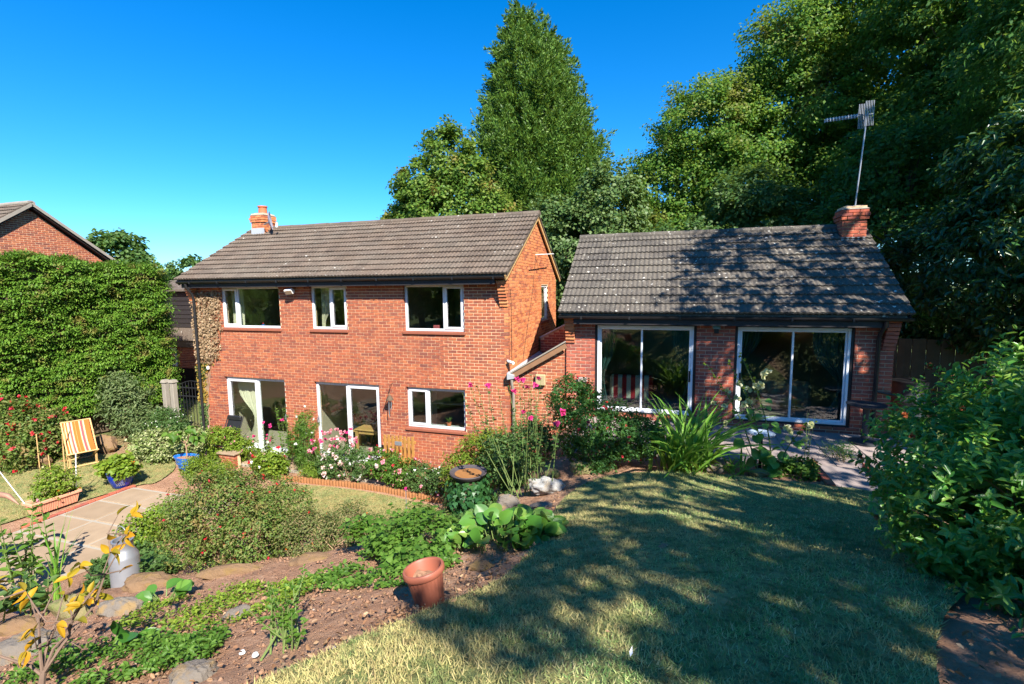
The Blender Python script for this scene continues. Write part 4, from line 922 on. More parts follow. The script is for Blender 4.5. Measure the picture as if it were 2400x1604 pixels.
def paddle_mesh(name, mat, **k):
    m = MB(); m.add(*paddle_tpl(**k)); return m.mesh(name, mat, True)
def place(name, me, parent, C, A, N, L, W):
    A = Vector(A).normalized(); N = Vector(N); B = N.cross(A).normalized(); N = A.cross(B)
    o = bpy.data.objects.new(name, me); COL.objects.link(o); o.parent = parent; o.matrix_parent_inverse = Matrix.Translation(-Vector(parent.location))
    M = Matrix((A*L, B*W, N*L)).transposed().to_4x4(); M.translation = Vector(C); o.matrix_basis = M; return o
def stems_to(T, base, tips, r, mat, g, spread=.1, name='stems', n=4):
    m = MB(); base = np.array(base, float)
    for t in tips:
        t = np.array(t); s = base+np.r_[g.normal(size=2)*spread, 0]; mid = s+(t-s)*.55+np.r_[(t-s)[:2]*-.12, .06*np.linalg.norm(t-s)]
        m.tube([s, s+(mid-s)*.5+g.normal(size=3)*.015, mid, t], [r, r*.8, r*.6, r*.3], n, False)
    return m.build(name, mat, T, True, kind='stuff')
def shrub(name, label, cat, base, lobes, nclump, per, cr, ll, lw, mat, seed, fl=(), nst=25, tpl='fold', up=.5, droop=.15, stem_r=.008, stem_mat=None, group=None, inner=.6, flat=.75, fname='flowers'):
    g = np.random.default_rng(seed); T = thing(name, label, cat, base, group)
    c, o = clumps(lobes, nclump, g, inner, .6)
    k = c[:, 2] > base[2]+.03; c, o = c[k], o[k]
    leaf_obj('foliage', [clump_leaves(c, o, per, cr, ll, lw, g, up, droop, flat=flat)], mat, T, tpl)
    if nst: stems_to(T, base, c[g.choice(len(c), min(nst, len(c)), False)], stem_r, stem_mat or MB_['twig'], g)
    for i, (fm, n, size, npet) in enumerate(fl):
        q = g.choice(len(c), n, n > len(c)); pts = c[q]+o[q]*cr*1.0+g.normal(size=(n, 3))*cr*.5
        bloom_objs(fname, pts, o[q], size, npet, fm, T, g)
    return T
def dome(x, y, z, rx, ry, h): return [(x, y, z+h*.38, rx, ry, h*.62)]
def stalks(name, label, cat, base, n, h, spread, nl, ll, lw, mat, seed, fl=(), r=.006, smat=None, tpl='fold', lean=(0, 0), leaf_from=.25, group=None, base_r=.08):
    """upright stems with leaves along them; fl: (mat,size,petals,share of stems,'tip' or 'spike')"""
    g = np.random.default_rng(seed); T = thing(name, label, cat, base, group); m = MB(); LV = []; FL = {}
    b = np.array(base, float)
    for i in range(n):
        s = b+np.r_[g.normal(size=2)*base_r, -.02]; hh = h*g.uniform(.6, 1.05); d = np.r_[g.normal(size=2)*spread*hh+np.array(lean)*hh, hh]
        ts = np.linspace(0, 1, 6)[:, None]; P = s+d*ts+np.c_[d[0]*.35*(ts**2-ts), d[1]*.35*(ts**2-ts), np.zeros((6, 1))]*-1
        m.tube(P, [r*(1-.7*t) for t in np.linspace(0, 1, 6)], 5, False)
        t = g.uniform(leaf_from, 1, nl); q = np.stack([np.interp(t, ts[:, 0], P[:, j]) for j in range(3)], 1)
        th = g.uniform(0, 6.28, nl); A = unit(np.c_[np.cos(th), np.sin(th), g.uniform(-.2, .7, nl)]); N = unit(np.c_[np.zeros((nl, 2)), np.ones(nl)]-A*.3+g.normal(size=(nl, 3))*.35)
        L = ll*g.uniform(.6, 1.2, nl)*(1.15-.6*t); LV.append((q, A, N, L, L*lw/ll))
        for fm, size, npet, share, how in fl:
            if g.random() < share:
                if how == 'tip': FL.setdefault((fm, size, npet), []).append(P[-1][None]+g.normal(size=(1, 3))*.02)
                else: FL.setdefault((fm, size, npet), []).append(np.stack([np.interp(np.linspace(.5, 1, 9), ts[:, 0], P[:, j]) for j in range(3)], 1)+g.normal(size=(9, 3))*.025)
    m.build('stems', smat or MB_['stem'], T, True, kind='stuff'); leaf_obj('foliage', LV, mat, T, tpl)
    for (fm, size, npet), pl in FL.items():
        p = np.concatenate(pl); bloom_objs('flowers', p, np.tile([.2, -.5, .8], (len(p), 1)), size, npet, fm, T, g)
    return T
def blade_pts(b, az, h, out, bend, n=7):
    t = np.linspace(0, 1, n); d = np.array([math.cos(az), math.sin(az)])
    rr = out*t+bend*t**2.2; z = h*(t-.18*bend/max(h, .1)*t**3.5*2)
    return np.c_[b[0]+d[0]*rr, b[1]+d[1]*rr, b[2]+z]
def blade_mesh(P, w, mat, g, name='leaf'):
    n = len(P); m = MB(); d = P[-1]-P[0]; s = np.cross(d, [0, 0, 1.])+g.normal(size=3)*.3*np.linalg.norm(d); s /= np.linalg.norm(s)
    for i, p in enumerate(P):
        t = i/(n-1); q = w*(.55+.9*t*(1-t)*1.6)*(1 if t < .55 else max(.03, (1-t)/.45)); u = np.cross(s, d); u = u/np.linalg.norm(u)*q*.22
        m.v += [tuple(p-s*q/2+u), tuple(p), tuple(p+s*q/2+u)]
    for i in range(n-1): m.f += [(3*i, 3*i+1, 3*i+4, 3*i+3), (3*i+1, 3*i+2, 3*i+5, 3*i+4)]
    return m.mesh(name, mat, True)
def blades(name, label, cat, base, n, h, out, w, mat, seed, spread=.12, group=None, azr=(0, 6.283), bend=.5):
    g = np.random.default_rng(seed); T = thing(name, label, cat, base, group)
    for i in range(n):
        hh = h*g.uniform(.55, 1.05); az = g.uniform(*azr); o = out*g.uniform(.1, 1.0)
        b = np.array(base)+np.r_[g.normal(size=2)*spread, -.02]
        obj('leaf', blade_mesh(blade_pts(b, az, hh, o, bend*out*g.uniform(.2, 1.2)), w*g.uniform(.7, 1.2), mat, g), T)
    return T
def cover(name, label, poly, n, ll, lw, mat, seed, lift=.03, h=.08, tpl='fold', cat='ground cover', gap=.0):
    g = np.random.default_rng(seed); poly = np.array(poly, float); x0, y0 = poly.min(0); x1, y1 = poly.max(0)
    P = g.uniform((x0, y0), (x1, y1), (int(n*2.2), 2)); P = P[inpoly(P, poly)]
    den = wob(P[:, 0], P[:, 1], 4.5, seed); P = P[(den+g.normal(size=len(P))*.25) > gap][:n]; m = len(P)
    z = terrain(P[:, 0], P[:, 1]); hh = h*(.6+.5*wob(P[:, 0], P[:, 1], 7, seed+1))
    C = np.c_[P, z+lift+np.clip(hh, .01, None)*g.random(m)]; A = unit(np.c_[g.normal(size=(m, 2)), g.uniform(-.1, .6, m)]); N = unit(np.c_[g.normal(size=(m, 2))*.65, np.ones(m)]); L = ll*g.uniform(.6, 1.2, m)
    return leaf_obj(name, [(C, A, N, L, L*lw/ll)], mat, None, tpl, label=label, cat=cat, kind='stuff')

def build_plants():
    Z = lambda x, y: (x, y, tz(x, y))
    # --- the bank in the middle of the picture
    shrub('fuchsia_bush', 'large rounded fuchsia bush with scattered red flowers before the stone edge', 'bush', (-5.45, 4.75, .95),
          [(-5.55, 4.85, 1.5, .72, .62, .80), (-6.15, 4.9, 1.35, .55, .5, .62), (-4.95, 4.75, 1.38, .55, .5, .66), (-5.6, 4.65, 1.92, .55, .5, .55), (-5.2, 5.3, 1.5, .6, .5, .6)], 640, 46, .085, .036, .021, LM['fuchsia'], 101, [(LM['red'], 90, .03, 6)], 60, stem_r=.007)
    shrub('cotoneaster_bush', 'low arching small leaved bush between the fuchsia and the geraniums', 'bush', Z(-4.1, 5.0),
          [(-4.35, 4.95, 1.50, .42, .40, .34), (-3.85, 5.1, 1.54, .40, .38, .32), (-4.1, 5.4, 1.4, .45, .4, .34)], 330, 40, .07, .032, .016, LM['olive'], 102, [(LM['orangefl'], 12, .02, 5)], 40, stem_r=.006)
    shrub('faded_shrub', 'browning low shrub beside the lower lawn edge', 'bush', Z(-3.6, 6.1),
          [(-3.85, 6.05, .98, .42, .36, .30), (-3.3, 6.15, 1.14, .38, .32, .28), (-4.3, 6.2, .80, .36, .36, .26)], 230, 36, .075, .036, .02, LM['olive'], 103, (), 30)
    shrub('geranium_patch', 'mound of cut leaved hardy geranium behind the leaning terracotta pot', 'plant', Z(-2.4, 4.2),
          [(-2.3, 4.15, 2.1, .55, .42, .26), (-2.9, 4.3, 1.95, .50, .42, .24), (-2.0, 3.7, 2.22, .38, .28, .16), (-2.7, 4.75, 1.90, .5, .4, .28), (-3.35, 4.25, 1.75, .4, .34, .2)], 330, 30, .075, .06, .055, LM['green'], 104, (), 40, 'lobed', up=1.2, stem_mat=MB_['stem'], stem_r=.004)
    # bergenia: every big leaf is a leaf of its own
    def bergenia(label, base, n, L0, rad, seed, hh=.28):
        g = np.random.default_rng(seed); T = thing('bergenia_plant', label, 'plant', base, 'bergenia plants'); ms = [paddle_mesh('leaf', LM['berg'], cup=c, bend=b) for c, b in ((.25, .15), (.4, .3), (.15, .05))]
        st = MB()
        for i in range(n):
            az = g.uniform(0, 6.283); r = rad*math.sqrt(g.random()); x, y = base[0]+r*math.cos(az), base[1]+r*math.sin(az)*.8; zz = tz(x, y)+hh*g.uniform(.12, 1.0)*(1-.8*(r/rad)**2)
            A = Vector((math.cos(az+g.normal()*.5), math.sin(az+g.normal()*.5), g.uniform(.1, .9))); N = Vector((g.normal()*.3+.15+.45*math.cos(az), g.normal()*.3-.45+.45*math.sin(az), 1)); L = L0*g.uniform(.65, 1.15)
            place('leaf', ms[i % 3], T, (x, y, zz), A, N, L, L*g.uniform(.75, .92))
            st.tube([(x-.05*math.cos(az), y-.05*math.sin(az), tz(x, y)-.02), (x, y, zz)], [.008, .006], 5, False)
        st.build('stalks', MB_['stem'], T, True, kind='stuff'); return T
    bergenia('big clump of glossy round leaved bergenia at the lawn edge', Z(-1.52, 4.32), 230, .15, .56, 111, .28)
    bergenia('small bergenia with broad leaves beside the grey path stone', Z(-4.75, 3.35), 10, .17, .16, 112, .22)
    bergenia('single sprouting bergenia low in the foreground bed', Z(-3.85, 2.45), 6, .15, .10, 113, .14)
    # covers on the bed
    cover('ground_cover', 'spreading low mint green leaves at the bottom corner of the bed', [(-4.6, 1.6), (-3.2, 1.6), (-2.75, 2.2), (-3.0, 2.55), (-3.9, 2.5), (-4.6, 2.3)], 4300, .042, .022, LM['green'], 121, .01, .12, gap=-.05)
    cover('ground_cover', 'yellow green creeping plants among the dry soil', [(-4.6, 2.75), (-3.3, 2.6), (-2.8, 3.1), (-3.0, 3.6), (-4.0, 3.6), (-4.7, 3.2)], 2600, .036, .019, LM['lime'], 122, .005, .07, gap=.15)
    cover('ground_cover', 'leafy strawberry like cover between the path and the churn', [(-9.0, 5.2), (-7.6, 4.3), (-6.9, 4.6), (-7.2, 5.4), (-8.3, 5.9), (-8.9, 6.0)], 5200, .07, .055, LM['mid'], 123, .02, .26, 'lobed', gap=-.6)
    cover('ground_cover', 'thin green weeds under the geranium by the bare soil', [(-3.3, 3.3), (-2.0, 3.1), (-1.6, 3.3), (-2.2, 3.6), (-3.2, 3.9)], 1500, .045, .03, LM['green'], 124, .005, .06, gap=.05)
    cover('ground_cover', 'scattered dull green weeds on the slope below the bird bath', [(-4.6, 6.4), (-2.4, 5.6), (-2.2, 7.0), (-3.4, 7.8), (-4.6, 7.6)], 3600, .06, .035, LM['mid'], 125, .01, .16, gap=-.3)
    # young cut back rose in the bed
    stalks('young_shrub', 'sparse young shrub with pale bare stems in the foreground bed', 'plant', Z(-2.22, 2.22), 16, .44, .30, 15, .05, .034, LM['green'], 131, (), .007, MB_['stem'], leaf_from=.45, base_r=.06)
    # foreground branching shrub with yellow leaves
    def yellow_shrub():
        g = np.random.default_rng(141); b = np.array(Z(-3.72, 1.78)); T = thing('yellowing_shrub', 'bare branched shrub with a few yellow leaves in the near corner', 'bush', tuple(b))
        m = MB(); m.tube([b+(0, 0, -.06), b+(.02, .02, .08), b+(.0, .05, .15)], [.026, .02, .015], 8)
        tips = []
        for tgt, k in (((-3.50, 2.13, 2.92), 5), ((-3.42, 2.2, 3.0), 5), ((-3.95, 1.9, 2.72), 4), ((-4.25, 1.75, 2.62), 4), ((-3.86, 2.05, 2.62), 4), ((-3.62, 2.02, 2.68), 3)):
            t = np.array(tgt); s = b+np.array((0, .04, .12)); P = [s]
            for q in np.linspace(.25, 1, 4): P.append(s+(t-s)*q+g.normal(size=3)*.03)
            m.tube(P, [.011, .009, .007, .005, .003], 6, False)
            for j in range(k):
                i = g.integers(2, 5); e = P[i]+unit(P[i]-P[i-1])*.10+g.normal(size=3)*.09; m.tube([P[i], (P[i]+e)/2+g.normal(size=3)*.015, e], [.006, .004, .002], 5, False); tips.append((e, unit(e-P[i])))
            tips.append((P[-1], unit(P[-1]-P[-2])))
        m.build('branches', plain('grey_brown_twig', (.17, .115, .085), .8, .2, 0, .35, 12, .4), T, True)
        me = paddle_mesh('leaf', LM['yellow'], cup=.3, bend=.35)
        for (e, d) in tips:
            if e[2] < b[2]+.42 and g.random() < .65: continue
            for j in range(g.integers(1, 5)):
                A = d*.5+g.normal(size=3)*.6-np.array((0, 0, .35)); place('leaf', me, T, e, A, g.normal(size=3)+np.array((0, -.4, .8)), g.uniform(.06, .10), g.uniform(.03, .045))
    yellow_shrub()
    stalks('dark_leaved_plant', 'large leaved green plant at the very edge beside the trough', 'plant', Z(-9.4, 4.35), 11, 1.25, .20, 20, .16, .10, LM['green'], 151, [(LM['pink'], .05, 8, .3, 'tip')], .012, base_r=.18)
    stalks('dark_leaved_plant', 'dark broad leaved plant low at the near edge of the bed', 'plant', Z(-6.4, 2.9), 9, .55, .35, 14, .15, .10, LM['mid'], 152, (), .009, base_r=.15)
    blades('iris_plant', 'upright spear leaved iris in front of the slab path', 'plant', Z(-7.7, 4.05), 12, 1.3, .30, .045, LM['blade'], 153, .07, bend=.7)
    # --- upper bed by the patio
    T = stalks('rose_bush', 'tall leggy rose bush with magenta blooms by the pale boulder', 'bush', Z(-1.95, 6.75), 26, 1.75, .22, 34, .075, .05, LM['mid'], 161, [(LM['magenta'], .06, 16, .28, 'tip')], .008, MB_['stem'], leaf_from=.35, base_r=.14, lean=(-.06, 0))
    shrub('fuchsia_bush', 'shaded dark fuchsia bush with red flowers before the striped armchair door', 'bush', Z(-1.1, 7.75),
          [(-1.25, 7.75, 2.45, .55, .5, .5), (-.75, 7.8, 2.35, .5, .45, .45), (-1.45, 7.7, 2.85, .4, .38, .38), (-.45, 7.85, 2.25, .42, .4, .36), (-1.1, 7.6, 2.05, .5, .4, .3)], 380, 42, .085, .05, .026, LM['dark'], 162, [(LM['red'], 46, .038, 6)], 40)
    blades('crocosmia_plant', 'broad clump of arching sword leaved crocosmia in front of the brick pier', 'plant', Z(.25, 8.05), 120, 1.22, .80, .085, LM['blade'], 163, .2, bend=.9)
    blades('day_lily', 'low strappy leaved clump beside the crocosmia', 'plant', Z(.95, 7.95), 26, .42, .42, .04, LM['blade'], 164, .12, bend=.9)
    def hollyhock(label, base, tip, seed, nl=16):
        g = np.random.default_rng(seed); T = thing('hollyhock', label, 'plant', base, 'hollyhocks by the patio'); b = np.array(base, float); t = np.array(tip, float)
        ts = np.linspace(0, 1, 8)[:, None]; P = b+(t-b)*ts+np.c_[.12*np.sin(ts*3.1)*np.sign(b[0]-t[0]+1e-3), ts*0, ts*0]
        m = MB(); m.tube(P, [.013*(1-.75*q) for q in ts[:, 0]], 6, False); m.build('stem', MB_['stem'], T, True)
        me = paddle_mesh('leaf', LM['hyper'], cup=.25, bend=.35); f = MB()
        for i in range(nl):
            q = g.uniform(.06, .62); p = np.array([np.interp(q, ts[:, 0], P[:, j]) for j in range(3)]); az = g.uniform(0, 6.28); A = np.array((math.cos(az), math.sin(az), g.uniform(-.2, .4)))
            e = p+unit(A)*.08; f.tube([p, e], [.004, .003], 4, False); L = g.uniform(.13, .22)*(1.15-q); place('leaf', me, T, e, A-np.array((0, 0, .3)), (g.normal()*.3, -.4+g.normal()*.3, 1), L, L*1.05)
        f.build('leaf_stalks', MB_['stem'], T, True, kind='stuff')
        q = np.linspace(.62, 1, 15); pts = np.stack([np.interp(q, ts[:, 0], P[:, j]) for j in range(3)], 1)+g.normal(size=(15, 3))*.02
        bloom_objs('buds', pts, np.tile([0, -.6, .6], (15, 1)), .028, 8, LM['lime'], T, g)
        fp = np.stack([np.interp(g.uniform(.45, .9, 5), ts[:, 0], P[:, j]) for j in range(3)], 1)+g.normal(size=(5, 3))*.03-np.array((0, .04, 0))
        bloom_objs('flowers', fp, np.tile([.1, -.9, .3], (5, 1)), .075, 8, LM['cream'], T, g, tpl='round')
    hollyhock('tallest hollyhock reaching above the sliding door handle', Z(1.55, 8.15), (1.02, 8.2, 3.62), 171)
    hollyhock('hollyhock leaning towards the brick pier', Z(1.35, 8.2), (.56, 8.2, 3.42), 172, 12)
    hollyhock('middle hollyhock with pale yellow flowers against the door frame', Z(1.45, 8.25), (.88, 8.3, 3.45), 173, 12)
    hollyhock('short drooping hollyhock at the patio edge', Z(1.65, 8.1), (2.05, 8.1, 2.65), 174, 14)
    shrub('low_shrub', 'low leafy shrub at the corner of the bed by the brick edged step', 'bush', Z(1.95, 8.15), [(1.95, 8.15, 1.88, .26, .22, .18), (1.7, 8.2, 1.84, .2, .2, .15)], 60, 30, .06, .05, .03, LM['green'], 175, (), 12)
    shrub('low_shrub', 'dark feathery weed growing between the patio slabs', 'bush', (2.75, 9.2, 1.76), [(2.75, 9.2, 1.90, .26, .2, .15)], 34, 26, .06, .05, .01, LM['dark'], 176, (), 8, 'diamond')
    stalks('seedling_plant', 'thin tall seedling standing alone beside the step', 'plant', Z(2.05, 8.5), 4, .95, .10, 12, .055, .035, LM['mid'], 177, (), .005, base_r=.05)
    # --- around the bird bath and the wall corner
    shrub('fern_plant', 'yellowing fern and leafy growth at the house corner', 'plant', Z(-3.45, 8.9), [(-3.5, 8.8, 1.25, .50, .42, .62), (-3.15, 8.6, 1.45, .42, .4, .5), (-3.9, 8.9, .95, .42, .38, .5)], 210, 34, .10, .10, .022, LM['lime'], 181, (), 25, 'diamond', stem_mat=MB_['stem'])
    shrub('leafy_shrub', 'sunlit leafy shrub below the lean-to downpipe', 'bush', Z(-2.7, 8.1), [(-2.75, 8.1, 1.65, .45, .4, .5), (-2.35, 8.5, 1.85, .4, .38, .45), (-2.5, 7.6, 1.6, .38, .34, .34)], 210, 32, .09, .055, .035, LM['mid'], 182, (), 25)
    # --- the flower bed under the house wall
    BD = 'flowering plants in the bed under the house wall'
    shrub('flower_plant', 'pale pink and white rose mass in front of the middle patio door', 'plant', Z(-7.35, 9.85), [(-7.6, 9.85, .50, .42, .28, .42), (-7.0, 9.9, .45, .42, .28, .40), (-7.9, 9.8, .38, .32, .26, .34)], 170, 34, .08, .05, .03, LM['mid'], 191, [(LM['blush'], 34, .07, 9), (LM['white'], 22, .06, 8)], 20, group=BD)
    shrub('flower_plant', 'coral and pink flowered plant below the wooden slatted seat', 'plant', Z(-6.3, 9.85), [(-6.4, 9.85, .48, .45, .3, .40), (-5.9, 9.85, .40, .42, .3, .36)], 150, 34, .08, .05, .03, LM['green'], 192, [(LM['pink'], 26, .065, 9), (LM['blush'], 16, .07, 9), (LM['red'], 10, .05, 7)], 20, group=BD)
    shrub('flower_plant', 'white dotted dark leaved plant at the end of the log edging', 'plant', Z(-5.2, 9.75), [(-5.35, 9.75, .34, .42, .3, .34), (-4.85, 9.7, .32, .34, .28, .32)], 140, 34, .08, .05, .026, LM['mid'], 193, [(LM['white'], 26, .04, 6), (LM['pink'], 8, .05, 8)], 18, group=BD)
    stalks('tall_flower', 'tall deep pink phlox before the middle patio door', 'plant', Z(-7.9, 10.05), 32, 1.15, .17, 14, .09, .022, LM['green'], 194, [(LM['magenta'], .06, 10, .35, 'tip'), (LM['pink'], .075, 11, .75, 'tip')], .006, base_r=.22, group=BD)
    stalks('tall_flower', 'tall pink flowers in front of the left patio door', 'plant', Z(-9.75, 9.95), 14, 1.25, .15, 14, .10, .03, LM['green'], 195, [(LM['magenta'], .05, 9, .7, 'tip')], .006, base_r=.2, group=BD)
    stalks('climbing_plant', 'leafy upright climber between the two patio doors', 'plant', Z(-9.35, 10.25), 18, 1.75, .10, 26, .11, .075, LM['green'], 196, (), .007, base_r=.16, group=BD)
    shrub('feathery_plant', 'feathery bright green cosmos foliage between the patio doors', 'plant', Z(-8.75, 10.0), [(-8.8, 10.0, .75, .36, .26, .62), (-8.6, 9.95, .45, .36, .28, .42), (-8.75, 10.1, 1.25, .24, .2, .35)], 190, 34, .08, .08, .012, LM['green'], 197, [(LM['white'], 8, .05, 8), (LM['orangefl'], 4, .05, 8)], 20, 'diamond', group=BD, stem_mat=MB_['stem'])
    shrub('flower_plant', 'plant with red blooms and lime leaves at the end of the door terrace', 'plant', Z(-9.45, 9.5), [(-9.5, 9.5, .40, .34, .28, .36), (-9.2, 9.5, .3, .25, .25, .28)], 90, 30, .08, .07, .045, LM['lime'], 198, [(LM['red'], 9, .07, 9), (LM['orangefl'], 5, .05, 7), (LM['white'], 8, .05, 8)], 12, group=BD)
    shrub('grassy_plant', 'pale grassy tuft beside the log edging', 'plant', Z(-8.3, 9.62), [(-8.3, 9.62, .18, .26, .18, .2)], 40, 24, .07, .11, .012, LM['lime'], 199, (), 0, 'diamond', group=BD)
    # --- the left side
    shrub('fuchsia_bush', 'big red flowering fuchsia behind the deck chair', 'bush', Z(-16.9, 8.4), [(-16.9, 8.5, .85, 1.0, .8, .85), (-17.6, 8.2, 1.15, .9, .8, .75), (-16.3, 8.9, .55, .7, .6, .6), (-16.2, 8.0, .5, .6, .6, .55)], 420, 34, .15, .085, .045, LM['fuchsia'], 201, [(LM['red'], 150, .085, 6)], 30, stem_r=.012)
    shrub('buddleja_bush', 'grey green buddleja in front of the tall hedge', 'bush', Z(-16.3, 10.9), [(-16.4, 10.9, 1.15, .7, .6, .85), (-15.6, 10.8, .6, .7, .6, .5), (-14.9, 10.7, .4, .6, .5, .4), (-16.9, 11.0, 1.7, .4, .4, .5)], 230, 30, .17, .12, .04, LM['grey'], 202, (), 30)
    shrub('white_flower_bush', 'bush dotted with tiny white flowers beside the gate post', 'bush', Z(-14.2, 10.6), [(-14.3, 10.6, .65, .6, .5, .55), (-13.8, 10.4, .45, .5, .4, .4)], 170, 34, .12, .06, .03, LM['mid'], 203, [(LM['white'], 90, .03, 5)], 15)
    shrub('variegated_bush', 'cream and green variegated bush beside the blue boat planter', 'bush', Z(-13.0, 9.7), [(-13.2, 9.6, .42, .65, .5, .46), (-12.5, 9.9, .40, .55, .45, .42), (-13.8, 9.7, .4, .45, .4, .36)], 260, 32, .12, .07, .045, LM['varieg'], 204, (), 15)
    shrub('pink_flower_bush', 'bush with small pink flowers below the left patio door', 'bush', Z(-11.45, 10.0), [(-11.45, 10.0, .55, .5, .38, .5), (-11.0, 10.1, .4, .35, .3, .35)], 170, 32, .10, .06, .035, LM['lime'], 205, [(LM['pink'], 60, .045, 6)], 15)
    shrub('lime_shrub', 'low lime green shrub above the fuchsia at the path side', 'bush', Z(-10.7, 8.9), [(-10.8, 8.9, .28, .5, .42, .34), (-10.2, 8.7, .24, .42, .38, .28), (-11.2, 9.0, .25, .35, .35, .3)], 190, 34, .09, .05, .02, LM['lime'], 206, (), 12)
    shrub('lime_shrub', 'yellow green shrub at the near end of the slab path', 'bush', Z(-9.2, 6.6), [(-9.1, 6.5, .3, .34, .34, .34), (-9.0, 6.0, .3, .3, .3, .32)], 120, 30, .09, .06, .035, LM['lime'], 207, (), 12)
    # creeper on the house corner
    def creeper():
        g = np.random.default_rng(211); T = thing('wall_creeper', 'dying creeper clinging to the house corner round the black downpipe', 'climber', (-12.8, 10.8, 0))
        n = 5200; x = g.uniform(-13.2, -12.05, n); z = g.uniform(.2, 4.62, n); w = np.interp(z, [.2, 1.5, 2.3, 2.8, 4.62], [.28, .3, .36, .85, 1.12])
        k = (x+13.2 < w*(1+.12*wob(x*0, z, 6, 2)+.10*g.normal(size=n))) & ((wob(x, z, 9, 5) > -.55) | (g.random(n) < .35)); x, z = x[k], z[k]; n = len(x)
        C = np.c_[x, np.full(n, 10.85)-g.uniform(.012, .07, n), z]; A = unit(np.c_[g.normal(size=n)*.7, -np.abs(g.normal(size=n))*.4, -np.ones(n)]); N = unit(np.c_[g.normal(size=n)*.4, -np.ones(n), g.normal(size=n)*.4+.3]); L = g.uniform(.045, .08, n)
        for nm, mt, sel in (('dry_leaves', LM['dead'], z > 2.55), ('orange_leaves', LM['orange'], (z <= 2.55) & (z > 1.4)), ('green_leaves', LM['ivy'], (z <= 1.4) | ((z < 2.75) & (z > 2.05) & (g.random(n) < .5)))):
            leaf_obj(nm, [(C[sel], A[sel], N[sel], L[sel], L[sel]*.85)], mt, T, 'lobed')
        m = MB()
        for i in range(16):
            xx = g.uniform(-13.15, -12.9); P = [(xx, 10.84, .02)]
            for q in np.linspace(.2, 1, 7): P.append((xx+q*q*g.uniform(-.1, .9), 10.838, q*4.5))
            m.tube(P, [.012, .011, .01, .008, .007, .006, .005, .003], 4, False)
        m.build('stems', MB_['twig'], T, True, kind='stuff')
    creeper()
    # the big hypericum in the near right
    g = np.random.default_rng(221)
    T = thing('hypericum_bush', 'big bright leaved hypericum bush with brown seed heads close by the lawn', 'bush', Z(2.35, 3.9))
    lobes = [(2.35, 3.95, 3.25, .72, .62, .62), (2.75, 4.3, 3.55, .8, .7, .75), (1.95, 3.75, 3.15, .52, .45, .48), (2.9, 3.6, 3.35, .75, .7, .7), (2.15, 3.3, 3.0, .48, .42, .38), (2.6, 3.1, 3.1, .55, .5, .45), (2.2, 4.6, 3.2, .6, .55, .6), (2.15, 2.75, 2.92, .40, .36, .30), (2.45, 2.35, 2.95, .45, .42, .36), (2.9, 2.6, 3.2, .6, .5, .5)]
    c, o = clumps(lobes, 2100, g, .72, .7); c = np.concatenate([c, c[:300]+o[:300]*.08]); o = np.concatenate([o, o[:300]])
    # shoots: pairs of pointed leaves along each shoot
    per = 13; n = len(c); ax = unit(o*.7+np.array([0, 0, .45])+g.normal(size=(n, 3))*.45); t = np.repeat(np.linspace(-.1, .17, per)[None], n, 0)
    P = c[:, None]+ax[:, None]*t[..., None]; s1 = unit(np.cross(ax, rdir(n, g))); s2 = np.cross(ax, s1); k = np.arange(per); sg = np.where(k % 2, 1., -1.); alt = (k//2) % 2
    S = (s1[:, None]*(1-alt)[None, :, None]+s2[:, None]*alt[None, :, None])*sg[None, :, None]
    A = unit(S+ax[:, None]*.55-np.array([0, 0, .12])+g.normal(size=(n, per, 3))*.22); N = unit(ax[:, None]*.8+np.array([0, 0, .4])-S*.3+g.normal(size=(n, per, 3))*.3)
    L = (g.uniform(.06, .11, (n, per))*(1.1-.45*np.linspace(0, 1, per))[None]).ravel()
    leaf_obj('foliage', [(P.reshape(-1, 3), A.reshape(-1, 3), N.reshape(-1, 3), L, L*.42)], LM['hyper'], T, 'fold')
    stems_to(T, (2.4, 3.8, tz(2.4, 3.8)), c[::24], .009, MB_['twig'], g, .12)
    q = g.choice(n, 48, False); bloom_objs('seed_heads', c[q]+ax[q]*.15, ax[q], .034, 14, LM['berry'], T, g)
    g = np.random.default_rng(77); T = thing('reflection_blocker_hedge', 'leafy hedge added out of view to darken the sliding door reflection', 'hedge', (5.1, 3, 2.6))  # unseen hedge added to block lit ground mirrored in the right sliding door
    yy = np.linspace(-2, 7.4, 12); c, o = clumps([(5.2+.25*math.sin(y*2), y, tz(5.2, y)+1.0, .75, .7, 1.15) for y in yy], 420, g, .5, .5)
    leaf_obj('foliage', [clump_leaves(c, o, 34, .2, .13, .07, g)], LM['dark'], T, 'diamond'); stems_to(T, (5.2, 3, tz(5.2, 3)), c[::30], .02, MB_['bark'], g, 1.5)
build_plants()
